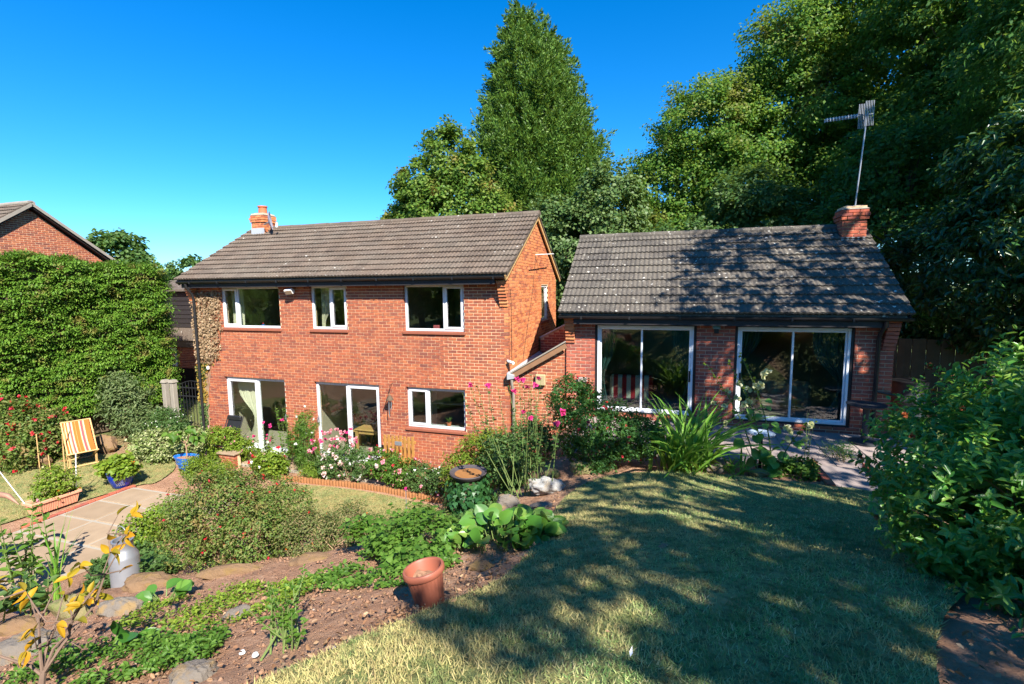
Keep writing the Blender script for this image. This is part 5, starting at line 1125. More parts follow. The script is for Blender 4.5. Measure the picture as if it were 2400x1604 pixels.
# ------------------------------------------------------------------ garden objects
def stripes(name, cols, axis, width):
    """woven stripes along an axis of the object's own coordinates"""
    m, t, o = _nt(name); tc = t.nodes.new('ShaderNodeTexCoord'); sp = t.nodes.new('ShaderNodeSeparateXYZ'); t.links.new(tc.outputs['Object'], sp.inputs[0])
    q = t.nodes.new('ShaderNodeMath'); q.operation = 'MULTIPLY_ADD'; q.inputs[1].default_value = 1/width; q.inputs[2].default_value = .5; t.links.new(sp.outputs[axis], q.inputs[0])
    r = _ramp(t, q.outputs[0], cols, 'CONSTANT'); _principled(t, o, r, .85, .1, 0, _bump(t, _noise(t, 300, 2, tc.outputs['Object']), .2, .001)); return m
def deck_chair():
    # local frame: x across, y to the back; the sling faces -y
    T = thing('deck_chair', 'wooden deck chair with orange and pink striped canvas on the dry grass', 'chair', (-15.05, 8.75, .02))
    M = Matrix.Translation((-15.05, 8.75, .02)) @ Matrix.Rotation(R_(66), 4, 'Z')
    f = lambda *p: M @ Vector(p)
    W = .30
    for s in (-W, W):
        MB().bar(f(s, -.30, .36), f(s, .42, 1.12), .028, .05).build('back_rail', MB_['wood_pale'], T)
        MB().bar(f(s*.94, -.42, .42), f(s*.94, .50, .03), .028, .05).build('seat_rail', MB_['wood_pale'], T)
        MB().bar(f(s*.9, -.30, .36), f(s*.9, -.26, .0), .028, .05).build('leg', MB_['wood_pale'], T)
        MB().bar(f(s*1.06, .18, .86), f(s*1.06, .52, .04), .022, .04).build('prop', MB_['wood_pale'], T)
    for y, z in ((.42, 1.12), (-.42, .42), (.50, .04), (-.27, .03)): MB().tube([f(-W-.02, y, z), f(W+.02, y, z)], .018, 8).build('cross_bar', MB_['wood_pale'], T, True)
    OR, PK, CR, GR = (.42, .12, .026), (.42, .07, .08), (.50, .43, .28), (.26, .24, .08)
    mat = stripes('deck_canvas', [(0., OR), (.07, CR), (.10, OR), (.16, CR), (.22, GR), (.24, PK), (.30, CR), (.35, OR), (.44, GR), (.46, OR), (.58, GR), (.60, CR), (.64, PK), (.72, GR), (.74, CR), (.79, OR)], 0, .56)
    c = MB(); n = 14; top, bot = np.array((.41, 1.11)), np.array((-.36, .40))
    for i in range(n+1):
        t = i/n; y, z = top+(bot-top)*t; sag = .10*math.sin(math.pi*min(1, t*1.0))
        y += sag*.75; z -= sag*.75
        for j in range(5): c.v.append(((j/4-.5)*.55, y-.02*math.sin(math.pi*j/4), z))
    for i in range(n):
        for j in range(4): c.f.append((i*5+j, i*5+j+1, i*5+6+j, i*5+5+j))
    o = obj('canvas', c.mesh('canvas', mat, True), T); o.matrix_parent_inverse = Matrix.Translation(-Vector(T.location)); o.matrix_basis = M
deck_chair()
def potted(name, label, loc, prof, mat, soil_z, rim=None):
    T = thing(name, label, 'potted plant', loc); MB().lathe(prof, 28, loc).build('pot', mat, T, True)
    r = [p[0] for p in prof if abs(p[1]-soil_z) < .12][-1] if False else max(.02, min(p[0] for p in prof if p[1] > soil_z-.02)-.005)
    MB().lathe([(.001, .02), (r*.6, .015), (r, 0)], 20, (loc[0], loc[1], loc[2]+soil_z)).build('soil', MB_['soil'], T, True); return T
def foliage_in(T, lobes, n, per, cr, ll, lw, mat, seed, fl=(), tpl='fold', droop=.2):
    g = np.random.default_rng(seed); c, o = clumps(lobes, n, g, .55, .6); leaf_obj('foliage', [clump_leaves(c, o, per, cr, ll, lw, g, .6, droop)], mat, T, tpl)
    stems_to(T, T.location, c[:12], .005, MB_['stem'], g, .05)
    for fm, k, s, p in fl: q = g.choice(len(c), k, False); bloom_objs('flowers', c[q]+o[q]*cr, o[q], s, p, fm, T, g)
blue = plain('cobalt_glaze', (.012, .035, .30), .18, .6, 0, .25, 7, .05); blue2 = plain('bright_blue_glaze', (.01, .13, .55), .15, .6, 0, .15, 9, .05)
def pots():
    b = (-12.36, 7.95, .02)
    T = potted('potted_geranium', 'blue glazed pot of lime leaved ivy geranium beside the path', b, [(.001, .01), (.15, 0), (.19, .03), (.245, .2), (.27, .34), (.262, .37), (.29, .385), (.29, .42), (.25, .42), (.23, .3)], blue, .34)
    foliage_in(T, [(b[0], b[1], .55, .36, .34, .22), (b[0]+.2, b[1], .5, .26, .24, .2), (b[0]-.22, b[1]-.05, .46, .24, .24, .2)], 90, 26, .075, .085, .08, LM['lime'], 301, [(LM['orangefl'], 2, .05, 6)], 'round')
    # lattice panel painted on the side of the pot
    lt = MB(); w = lambda t, z: (b[0]+math.cos(t)*(.2465+(z-.2)*.22 if z > .2 else .195+(z-.03)*.3)+0, b[1]+math.sin(t)*(.2465+(z-.2)*.22 if z > .2 else .195+(z-.03)*.3), b[2]+z)
    for k in range(-3, 6):
        for sg in (1, -1):
            P = [w(-.78+(k*.16+sg*q*.34), .08+q*.24) for q in np.linspace(0, 1, 6) if -1.15 < -.78+(k*.16+sg*q*.34) < -.25]
            if len(P) > 1: lt.tube(P, .006, 4)
    lt.build('lattice', MB_['metal'], T, kind='stuff')
    b = (-11.75, 9.15, .02); T = thing('potted_fig', 'bright blue boat shaped planter holding a young fig tree', 'potted plant', b)
    MB().lathe([(.001, .01), (.16, 0), (.20, .10), (.24, .11), (.25, .2), (.29, .21), (.30, .31), (.335, .36), (.345, .40), (.31, .40), (.27, .3)], 30, b, 1.1, .62).build('pot', blue2, T, True)
    MB().lathe([(.001, .02), (.2, .01), (.288, 0)], 24, (b[0], b[1], b[2]+.34), 1.1, .62).build('soil', MB_['soil'], T, True)
    g = np.random.default_rng(302); m = MB(); bb = np.array(b); me = paddle_mesh('leaf', LM['green'], cup=.3, bend=.4)
    m.tube([bb+(0, 0, .3), bb+(.02, 0, .6), bb+(-.03, 0, .82)], [.018, .015, .013], 7)
    for k in range(7):
        az = k*.95; s = bb+(-.03+.01*k, 0, .62+.03*k); e = s+np.array((math.cos(az)*.38, math.sin(az)*.28, .30+.06*g.normal())); m.tube([s, (s+e)/2-(0, 0, .06), e], [.010, .008, .005], 5, False)
        for j in range(5):
            A = np.array((math.cos(az), math.sin(az), 0))*.6+g.normal(size=3)*.6-(0, 0, .3); place('leaf', me, T, e+g.normal(size=3)*.06, A, (g.normal()*.3, -.4, .9), g.uniform(.12, .2), g.uniform(.09, .14))
    m.build('branches', MB_['twig'], T, True)
    # long trough
    T = thing('trough_planter', 'long ribbed terracotta trough with yellow green plants and canes', 'planter', (-12.58, 6.7, .02)); M = Matrix.Translation((-12.58, 6.7, .02)) @ Matrix.Rotation(R_(-4), 4, 'Z')
    p = MB(); w0, w1, l0, l1, h = .11, .15, .37, .42, .26
    p.add([(-w0, -l0, 0), (w0, -l0, 0), (w0, l0, 0), (-w0, l0, 0), (-w1, -l1, h), (w1, -l1, h), (w1, l1, h), (-w1, l1, h)], BOXF[:1]+BOXF[2:])
    for x0, x1, y0, y1 in ((-w1-.03, -w1+.02, -l1-.03, l1+.03), (w1-.02, w1+.03, -l1-.03, l1+.03), (-w1+.02, w1-.02, -l1-.03, -l1+.02), (-w1+.02, w1-.02, l1-.02, l1+.03)): p.bbox(x0, x1, y0, y1, h-.05, h+.012, .008)
    for i in range(26):
        y = -l0+.01+i*(2*l0-.02)/25; k = y/l0; p.bar((w0+.004, y, .01), (w1-.002, k*(l1-.012), h-.05), .010, .012, (1, 0, 0))
    for s in (-1, 1):
        for i in range(8):
            x = -w0+.02+i*(2*w0-.04)/7; p.bar((x, s*(l0+.003), .01), (x*w1/w0, s*(l1-.002), h-.05), .010, .012, (0, 1, 0))
    p.xf(M); p.build('trough', plain('pale_terracotta', (.62, .30, .19), .8, .2, 0, .15, 6, .2), T)
    MB().box(-w1+.02, w1-.02, -l1+.02, l1-.02, h-.06, h-.035).xf(M).build('soil', MB_['soil'], T)
    q = lambda x, y, z: tuple(M @ Vector((x, y, z)))
    foliage_in(T, [(*q(0, .2, .5), .26, .3, .30), (*q(-.05, -.1, .42), .24, .26, .24), (*q(-.15, .1, .62), .24, .26, .3)], 110, 26, .07, .055, .03, LM['lime'], 303, [(LM['orangefl'], 6, .03, 5), (LM['cream'], 8, .04, 6)])
    for i, (a, e, mt) in enumerate(((q(-.05, -.42, .2), q(-.35, -.75, 1.25), 'whitepaint'), (q(-.05, .05, .2), q(-.1, .05, 1.15), 'wood_pale'), (q(.0, .25, .2), q(.0, .28, 1.28), 'wood_pale'), (q(.05, .4, .2), q(-.02, .5, 1.05), 'whitepaint'))): MB().tube([a, e], .009, 7).build('cane', MB_[mt], T, True)
    # leaning plastic terracotta pot
    b = Vector((-1.46, 2.74, tz(-1.46, 2.74)-.015)); T = thing('plant_pot', 'ribbed terracotta coloured pot leaning at the lawn edge', 'pot', tuple(b)); M = Matrix.Translation(b) @ Matrix.Rotation(R_(0), 4, 'X') @ Matrix.Rotation(R_(-11), 4, 'Y')
    pm = plain('terracotta_plastic', (.29, .092, .055), .5, .35, 0, .08, 4, .05)
    m = MB(); n = 96
    prof = [(.001, .0), (.088, .0), (.092, .012), (.118, .215), (.119, .222), (.134, .226), (.139, .236), (.139, .258), (.133, .268), (.121, .268), (.113, .255), (.095, .06)]
    for i, (r, z) in enumerate(prof):
        for j in range(n):
            t = 2*math.pi*j/n; rr = r*(1+(.012 if (j//2) % 2 else -.012)*(1 if 2 <= i <= 3 else 0)); m.v.append((rr*math.cos(t), rr*math.sin(t), z))
    for i in range(len(prof)-1):
        for j in range(n): m.f.append((i*n+j, i*n+(j+1) % n, (i+1)*n+(j+1) % n, (i+1)*n+j))
    m.xf(M).build('pot', pm, T, True)
    s = MB(); g = np.random.default_rng(304)
    for r in np.linspace(0, .112, 7):
        for j in range(20): t = 2*math.pi*j/20; s.v.append((r*math.cos(t), r*math.sin(t), .19+g.uniform(-.012, .012)+.02*math.sin(3*t)*(r/.11)))
    for i in range(6):
        for j in range(20): s.f.append((i*20+j, i*20+(j+1) % 20, (i+1)*20+(j+1) % 20, (i+1)*20+j))
    s.xf(M).build('soil', plain('dry_compost', (.24, .14, .09), .95, .1, 0, .45, 25, .9, 60), T)
pots()
def rock(name, label, c, r, mat, seed, group='rockery stones', cat='rock', yaw=0, rough=.05):
    g = np.random.default_rng(seed); nu, nv = 36, 20; nrm = rdir(30, g); dist = g.uniform(.60, .95, 30); V = []
    for i in range(nv+1):
        for j in range(nu):
            ph, th = math.pi*i/nv, 2*math.pi*j/nu; d = np.array((math.sin(ph)*math.cos(th), math.sin(ph)*math.sin(th), math.cos(ph)))
            q = nrm@d; k = min(1.0, float((dist[q > .05]/q[q > .05]).min())); k *= 1+rough*math.sin(7*d[0]+5*d[2]+seed)+rough*.6*math.sin(17*d[1]+11*d[0])+g.normal()*.014; V.append(d*k)
    V = np.array(V)*np.array(r); ca, sa = math.cos(yaw), math.sin(yaw); V = np.c_[V[:, 0]*ca-V[:, 1]*sa, V[:, 0]*sa+V[:, 1]*ca, V[:, 2]]+np.array(c)
    F = [(i*nu+j, (i+1)*nu+j, (i+1)*nu+(j+1) % nu, i*nu+(j+1) % nu) for i in range(nv) for j in range(nu)]
    o = obj(name, np_mesh(name, V, [np.array(F)], mat, True)); o.data.set_sharp_from_angle(angle=R_(35)); return tag(o, label, cat, group)
def stonemat(name, a, b, c):
    m, t, o = _nt(name); P = _pos(t); k = _ramp(t, _noise(t, 4, 6, P), [a, b]); k = _mix(t, _mr(t, _noise(t, 9, 4, P), .5, .65, 0, .8), k, c)
    _principled(t, o, k, .9, .15, 0, _bump(t, _noise(t, 16, 8, P, .7), .9, .03)); return m
def rocks():
    sand = stonemat('sandstone', (.15, .09, .05), (.24, .155, .09), (.20, .13, .05)); grey = stonemat('grey_stone', (.13, .11, .095), (.21, .185, .155), (.26, .17, .07)); lime = stonemat('limestone', (.22, .22, .22), (.40, .39, .37), (.32, .27, .20)); moss = stonemat('mossy_stone', (.16, .14, .07), (.24, .20, .10), (.14, .17, .05))
    Z = tz
    for i, (x, y, r, m, yaw, dz, lab) in enumerate((
        (-1.62, 6.62, (.30, .17, .15), lime, .25, .10, 'pale weathered limestone boulder at the lawn edge'),
        (-1.72, 7.35, (.16, .13, .13), moss, .6, .06, 'mossy stone just behind the pale boulder'),
        (-1.22, 7.40, (.24, .15, .15), moss, .2, .08, 'larger mossy stone under the shaded fuchsia'),
        (-2.08, 6.25, (.20, .16, .16), grey, .5, .05, 'brown stone at the foot of the rose bush'),
        (-1.45, 5.75, (.17, .13, .03), grey, .4, .03, 'flat grey slab of stone beside the bergenia'),
        (.72, 7.86, (.14, .10, .11), grey, 0, .06, 'dark rounded stone in front of the crocosmia'),
        (1.32, 7.9, (.2, .09, .08), moss, .1, .05, 'low brown stone below the hollyhocks'),
        (2.12, 7.72, (.08, .06, .06), sand, .1, .03, 'small pale stone by the step edge'),
        (-1.42, 3.55, (.13, .10, .09), sand, .4, .03, 'buff rock in the soil behind the leaning pot'),
        (-4.55, 3.98, (.42, .13, .10), sand, .55, .04, 'long flat buff edging stone below the big fuchsia'),
        (-3.72, 4.28, (.36, .12, .09), sand, .3, .02, 'low buff edging stone below the small leaved bush'),
        (-5.55, 3.72, (.38, .18, .13), sand, .35, .06, 'broad buff stone beside the milk churn'),
        (-4.98, 3.08, (.24, .14, .11), grey, .5, .03, 'grey brown boulder beside the small bergenia'),
        (-5.55, 3.0, (.22, .12, .19), moss, .2, .08, 'upright ochre stone behind the yellowing shrub'),
        (-5.98, 2.78, (.3, .14, .13), sand, .3, .03, 'buff block next to the upright ochre stone'),
        (-5.1, 2.42, (.42, .17, .15), grey, .3, .03, 'big dark grey boulder at the near edge of the bed'),
        (-2.62, 1.98, (.17, .12, .12), grey, .35, -.01, 'lichened grey rock at the bottom of the bed'),
        (-3.35, 2.95, (.16, .11, .06), grey, .3, .01, 'half buried stone in the middle of the bed'))):
        rock('rock', lab, (x, y, Z(x, y)+dz-(.035 if m is sand else .01)), r, m, 400+i, yaw=yaw, rough=.10 if m is lime else .05)
    b = (-15.7, 9.75, .22); rock('rock', 'reddish boulder behind the deck chair', b, (.5, .3, .35), sand, 430)
    rock('rock', 'reddish stone between the canes and the deck chair', (-15.9, 8.35, .14), (.3, .22, .25), sand, 431)
    # stuff on the soil
    g = np.random.default_rng(440); n = 4200; P = g.uniform((-4.8, 1.5), (-1.2, 4.2), (n, 2)); P = P[~inpoly(P, LAWN) & (P[:, 1] < 4.4+.28*(P[:, 0]+1))]; n = len(P)
    den = wob(P[:, 0], P[:, 1], 3, 9); P = P[den+g.normal(size=n)*.4 > .0]; n = len(P); ed = g.uniform(0, 1, 420)
    B2 = g.uniform((.9, 1.5), (2.6, 3.6), (900, 2)); B2 = B2[~inpoly(B2, LAWN)]; P = np.concatenate([P, B2]); idx = g.integers(4, 36, 420); E = LAWN[idx]*ed[:, None]+LAWN[idx+1]*(1-ed[:, None])+g.normal(size=(420, 2))*.09-np.array((.08, 0)); P = np.concatenate([P, E]); n = len(P)
    C = np.c_[P, terrain(P[:, 0], P[:, 1])+.012+g.uniform(0, .02, n)]; A = unit(np.c_[g.normal(size=(n, 2)), g.normal(size=n)*.45]); N = unit(np.c_[g.normal(size=(n, 2))*.9, np.ones(n)]); L = g.uniform(.014, .045, n)
    leaf_obj('fallen_leaves', [(C, A, N, L, L*.55)], LM['litter'], None, 'fold', label='dry fallen leaves scattered on the bare soil', cat='leaves', kind='stuff')
    m = MB()
    for i in range(36):
        x, y = g.uniform(-4.6, -1.0), g.uniform(1.5, 4.6)
        if inpoly(np.array([(x, y)]), LAWN)[0]: continue
        r = g.uniform(.004, .016); z = tz(x, y) if i % 3 == 0 else None
        if z is None: continue
        m.lathe([(.0005, -r*.6), (r, 0), (r*.7, r*.5), (.0005, r*.65)], 6, (x, y, z), g.uniform(.8, 1.4), 1)
    m.build('gravel', stonemat('pebble', (.26, .17, .11), (.42, .32, .25), (.55, .5, .46)), None, label='small pale pebbles lying on the bed', cat='gravel', kind='stuff')
    # crumbs of dry soil
    n = 5200; P = g.uniform((-5.2, 1.4), (-1.0, 4.6), (n, 2)); P = P[~inpoly(P, LAWN)]; n = len(P); r = .003+.017*g.random(n)**3*(.5+.8*(wob(P[:, 0], P[:, 1], 4, 12) > 0))
    oc = np.array([(1, 0, 0), (0, 1, 0), (-1, 0, 0), (0, -1, 0), (0, 0, .8), (0, 0, -.6)]); V = oc[None]*r[:, None, None]*g.uniform(.6, 1.4, (n, 6, 3))+np.c_[P, terrain(P[:, 0], P[:, 1])+.004][:, None]
    fa = np.array([(0, 1, 4), (1, 2, 4), (2, 3, 4), (3, 0, 4), (1, 0, 5), (2, 1, 5), (3, 2, 5), (0, 3, 5)]); F = (np.arange(n)*6)[:, None, None]+fa[None]
    tag(obj('soil_crumbs', np_mesh('soil_crumbs', V.reshape(-1, 3), [F.reshape(-1, 3)], MB_['soil'], True)), 'crumbly lumps of dry brown soil on the bed', 'soil', kind='stuff')
    for i, (x, y) in enumerate(((-2.32, 2.13), (-2.5, 2.2))):
        o = MB().lathe([(.0005, -.01), (.02, 0), (.014, .012), (.0005, .015)], 8, (x, y, tz(x, y)+.012)).build('pebble', MB_['whitepaint'], None, True); tag(o, ['white pebble right below the young shrub', 'white pebble at the bed edge left of the young shrub'][i], 'pebble', 'white pebbles')
rocks()
def churn():
    b = (-7.1, 4.5, tz(-7.1, 4.5)-.02); T = thing('milk_churn', 'pale galvanised can with a wire handle among the stones', 'churn', b)
    MB().lathe([(.001, 0), (.17, 0), (.175, .015), (.172, .03), (.172, .44), (.165, .47), (.125, .55), (.118, .57), (.118, .66), (.13, .675), (.13, .69), (.108, .69), (.108, .58)], 32, b).build('body', MB_['metal'], T, True)
    a = [(b[0]+.125*math.cos(t), b[1], b[2]+.64+.24*math.sin(t)) for t in np.linspace(0, math.pi, 13)]; MB().tube(a, .006, 6).build('handle', MB_['metal'], T, True)
churn()
def bird_bath():
    b = (-3.0, 7.0, tz(-3.0, 7.0)); T = thing('bird_bath', 'dark dished bird bath standing on an ivy wrapped stump', 'bird bath', b); top = 1.68
    MB().lathe([(.26, -.1), (.22, .2), (.17, top-b[2]-.12), (.2, top-b[2]-.05)], 18, b).build('stump', MB_['bark'], T, True)
    MB().lathe([(.001, -.07), (.18, -.06), (.27, .0), (.30, .05), (.295, .065), (.27, .05), (.2, .02), (.001, .015)], 30, (b[0], b[1], top)).build('bowl', plain('dark_cast_iron', (.07, .06, .065), .6, .3, 0, .3, 12, .3), T, True)
    MB().lathe([(.001, .034), (.215, .034)], 24, (b[0], b[1], top)).build('rusty_bed', plain('rusty_sand', (.30, .14, .05), .9, .1, 0, .4, 14, .5), T)
    g = np.random.default_rng(451); n = 1500; th = g.uniform(0, 6.28, n); z = g.uniform(-.1, top-b[2]-.02, n); r = .24+.16*(1-z/(top-b[2]))+g.normal(size=n)*.05
    C = np.c_[b[0]+r*np.cos(th), b[1]+r*np.sin(th), b[2]+z]; N = unit(np.c_[np.cos(th), np.sin(th), np.full(n, .4)]+g.normal(size=(n, 3))*.35); A = unit(np.c_[g.normal(size=(n, 2))*.6, -np.ones(n)]); L = g.uniform(.05, .10, n)
    leaf_obj('ivy', [(C, A, N, L, L*.95)], LM['laurel'], T, 'lobed')
    s = thing('bird_spike', 'thin metal garden stake standing behind the brown shrub', 'stake', (-3.9, 6.6, tz(-3.9, 6.6))); z = tz(-3.9, 6.6); MB().tube([(-3.9, 6.6, z-.05), (-3.9, 6.6, z+.75)], .006, 6).build('rod', MB_['metal'], s, True); bloom_objs('flowers', [(-3.9, 6.6, z+.76)], [(0, 0, 1)], .06, 9, LM['magenta'], s, g)
bird_bath()
def edging():
    T = thing('log_edging', 'log roll edging along the front of the flower bed', 'edging', (-6.8, 9.5, 0)); pts = np.array([(-8.95, 9.38), (-8.2, 9.44), (-7.2, 9.52), (-6.2, 9.53), (-5.2, 9.46), (-4.5, 9.3)]); cum = np.r_[0, np.cumsum(np.linalg.norm(np.diff(pts, axis=0), axis=1))]
    me = MB().lathe([(.001, 0), (.038, 0), (.038, .13), (.032, .14), (.001, .14)], 10).mesh('log', plain('log_wood', (.28, .125, .05), .8, .2, 0, .3, 20, .4), True)
    for s in np.arange(0, cum[-1], .079):
        x, y = np.interp(s, cum, pts[:, 0]), np.interp(s, cum, pts[:, 1]); o = bpy.data.objects.new('log', me); COL.objects.link(o); o.parent = T; o.matrix_parent_inverse = Matrix.Translation(-Vector(T.location)); o.location = (x, y, tz(x, y)-.02+rng.uniform(-.015, .015)); o.rotation_euler = (rng.uniform(-.05, .05), rng.uniform(-.05, .05), 0)
    for k, (x0, x1) in enumerate(((2.14, 2.25), (2.91, 3.02))):
        E = thing('brick_edging', ['row of edging bricks on the bed side of the step', 'row of edging bricks on the bush side of the step'][k], 'edging', ((x0+x1)/2, 8.2, 1.8))
        for i in range(5): MB().bbox(x0, x1, 7.62+i*.225, 7.62+i*.225+.215, 1.66, 1.885-.004*i, .008).build('brick', MB_['brick_red'], E)
    E = thing('brick_edging', 'brick strip along the far side of the slab path', 'edging', (-12.1, 7.2, 0))
    for i in range(15): MB().bbox(-12.165, -12.06, 5.9+i*.145, 5.9+i*.145+.135, -.05, .05+rng.uniform(-.006, .006), .008).build('brick', MB_['brick_red'], E)
    # low terrace wall end
    W = thing('low_wall', 'little brick wall end with pale coping below the left patio door', 'wall', (-11.0, 9.75, 0)); MB().box(-11.25, -10.75, 9.66, 9.86, -.1, .36).build('core', MB_['mortar'], W)
    for c in range(5):
        for x0, x1 in (((-11.26, -11.045), (-11.035, -10.74)) if c % 2 else ((-11.26, -11.155), (-11.145, -10.93), (-10.92, -10.74))): MB().bbox(x0, x1, 9.652, 9.76, c*.075, c*.075+.065, .004).build('brick', MB_['brick'], W)
    MB().bbox(-11.3, -10.7, 9.61, 9.9, .362, .41, .01).build('coping', MB_['slab'], W)
edging()
def furniture():
    T = thing('slatted_seat', 'small wooden seat back of upright slats against the house wall', 'bench', (-6.38, 10.5, 0))
    for i in range(8): MB().bbox(-6.79+i*.112, -6.79+i*.112+.075, 10.50, 10.525, .10, 1.0+.01*math.sin(i*2.), .006).build('slat', MB_['wood'], T)
    for z in (.30, .82): MB().bbox(-6.82, -5.9, 10.526, 10.56, z, z+.07, .005).build('rail', MB_['wood'], T)
    MB().bbox(-6.8, -5.92, 10.18, 10.5, .42, .46, .006).build('seat', MB_['wood'], T)
    for x in (-6.76, -5.98): MB().bbox(x-.03, x+.03, 10.2, 10.26, .03, .42, .004).build('leg', MB_['wood'], T)
    MB().bbox(-6.46, -6.27, 10.488, 10.499, .76, .86, .003).build('plaque', MB_['metal'], T)
    T = thing('lounger_chair', 'black folding reclining chair standing by the left patio door', 'chair', (-11.45, 10.42, .05))
    M = Matrix.Translation((-11.47, 10.42, .05)); f = lambda *p: tuple(M @ Vector(p))
    MB().bbox(-.24, .24, -.03, .05, 1.0, 1.13, .02).xf(M).build('headrest', MB_['black'], T)
    MB().add([f(-.23, 0, 1.0), f(.23, 0, 1.0), f(.23, .02, 1.0), f(-.23, .02, 1.0), f(-.23, -.25, .42), f(.23, -.25, .42), f(.23, -.23, .42), f(-.23, -.23, .42)], BOXF).build('back', MB_['black'], T)
    MB().add([f(-.23, -.25, .42), f(.23, -.25, .42), f(.23, -.24, .40), f(-.23, -.24, .40), f(-.23, -.62, .47), f(.23, -.62, .47), f(.23, -.62, .45), f(-.23, -.62, .45)], BOXF).build('seat', MB_['black'], T)
    for s in (-.27, .27):
        MB().tube([f(s, .05, 1.12), f(s, -.25, .42), f(s, -.66, .47), f(s, -.78, .1)], .014, 8).build('side_frame', MB_['darkwood'], T, True); MB().tube([f(s, -.62, .0), f(s, .1, .62)], .012, 8).build('leg', MB_['darkwood'], T, True); MB().tube([f(s, .12, 0), f(s, -.4, .6)], .012, 8).build('leg', MB_['darkwood'], T, True)
    # gate and posts
    G = thing('iron_gate', 'black wrought iron gate at the side of the house', 'gate', (-14.1, 11.35, 0)); y = 11.35
    for i in range(9): x = -14.62+i*.128; MB().tube([(x, y, .08), (x, y, 1.72+.10*math.sin(math.pi*i/8))], .010, 6).build('bar', MB_['black'], G, True)
    for z in (.12, 1.35, 1.62): MB().bbox(-14.68, -13.5, y-.012, y+.012, z, z+.035, .003).build('rail', MB_['black'], G)
    MB().tube([(-14.66+1.16*t, y, 1.70+.16*math.sin(math.pi*t)) for t in np.linspace(0, 1, 13)], .014, 6).build('arched_top', MB_['black'], G, True)
    for k, x in enumerate((-14.85, -15.12)):
        P = thing('gate_post', ['square concrete post nearest the gate', 'square concrete post against the hedge end'][k], 'post', (x, y-.05*k, 0), 'concrete gate posts'); MB().bbox(x-.075, x+.075, y-.1-.05*k, y+.05-.05*k, -.05, 1.78, .012).build('shaft', MB_['concrete'], P); MB().add([(x-.1, y-.125-.05*k, 1.782), (x+.1, y-.125-.05*k, 1.782), (x+.1, y+.075-.05*k, 1.782), (x-.1, y+.075-.05*k, 1.782), (x-.07, y-.09-.05*k, 1.87), (x+.07, y-.09-.05*k, 1.87), (x+.07, y+.04-.05*k, 1.87), (x-.07, y+.04-.05*k, 1.87)], BOXF).build('cap', MB_['concrete'], P)
    # dark pedestal table, water butt, solar bird bath
    b = (3.42, 10.25, 1.765); T = thing('pedestal_table', 'dark round pedestal bird table beside the sliding door', 'table', b); dk = plain('dark_resin', (.035, .04, .045), .55, .35, 0, .25, 8, .15)
    MB().lathe([(.001, 0), (.24, 0), (.24, .03), (.14, .06), (.06, .09), (.05, .35), (.055, .66)], 24, b).build('pedestal', dk, T, True); MB().lathe([(.001, .66), (.2, .665), (.31, .70), (.315, .72), (.29, .72), (.001, .70)], 30, b).build('bowl', dk, T, True)
    b = (4.62, 11.75, 1.73); T = thing('water_butt', 'dark ribbed water butt standing beside the fence', 'water butt', b)
    MB().lathe([(.001, 0), (.27, 0), (.275, .02), (.30, .25), (.305, .26), (.305, .29), (.30, .30), (.315, .55), (.32, .56), (.32, .6), (.315, .61), (.30, .88), (.31, .9), (.31, .93)], 30, b).build('barrel', dk, T, True); MB().lathe([(.32, .93), (.32, .965), (.2, .99), (.001, 1.0)], 30, b).build('lid', MB_['black'], T, True)
    b = (1.42, 8.42, tz(1.42, 8.42)); T = thing('solar_bird_bath', 'shallow pale glass dish on a black post among the hollyhocks', 'bird bath', b); MB().tube([(b[0], b[1], b[2]-.05), (b[0], b[1], b[2]+.52)], .026, 10).build('post', MB_['black'], T, True)
    MB().lathe([(.001, .52), (.08, .525), (.17, .555), (.20, .58), (.195, .585), (.16, .565), (.001, .535)], 30, b).build('dish', plain('frosted_glass', (.45, .55, .66), .2, .6, 0, .1, 6, 0), T, True)
    # rusty heron like ornament at the path
    b = np.array((-10.3, 4.62, .0)); T = thing('bird_ornament', 'rusty metal bird ornament at the near edge of the slab path', 'ornament', tuple(b)); rust = plain('rusty_metal', (.34, .19, .13), .6, .4, .2, .3, 9, .2)
    m = MB(); m.tube([b+(-.62, -.12, .78), b+(-.45, -.08, .80), b+(-.24, -.04, .92), b+(-.06, 0, 1.05), b+(.06, .02, 1.22), b+(.14, .04, 1.40)], [.16, .19, .14, .075, .04, .024], 14); m.build('body', rust, T, True)
    MB().tube([b+(.14, .04, 1.40), b+(.24, .07, 1.46), b+(.36, .1, 1.44), b+(.52, .14, 1.30)], [.024, .045, .04, .006], 10).build('head', rust, T, True)
    for k in (-.05, .05): MB().tube([b+(-.3, k, .85), b+(-.28, k, .4), b+(-.3, k, .0)], .012, 6).build('leg', rust, T, True)
    for k, (x, y) in enumerate(((-15.6, 8.1), (-15.2, 8.5))):
        c = MB().tube([(x, y, 0), (x+.03, y, 1.0+.15*k)], .012, 7).build('cane', MB_['wood_pale'], None, True); tag(c, ['bamboo cane left of the deck chair by the fuchsia', 'bamboo cane standing close beside the deck chair'][k], 'cane', 'bamboo canes')
    b = (-6.45, 3.1, tz(-6.45, 3.1)+.08); T = thing('glass_float', 'clear glass globe in a blue tray half hidden by leaves', 'ornament', b); gl = MB().lathe([(.001, -.05), (.05, -.045), (.08, 0), (.05, .06), (.02, .08), (.001, .085)], 20, (b[0]-.15, b[1], b[2]+.12)).build('globe', glassmat('globe_glass', (.8, .9, .95)), T, True); MB().bbox(b[0]-.28, b[0]-.02, b[1]-.08, b[1]+.1, b[2]-.04, b[2]+.03, .01).build('tray', blue2, T)
furniture()
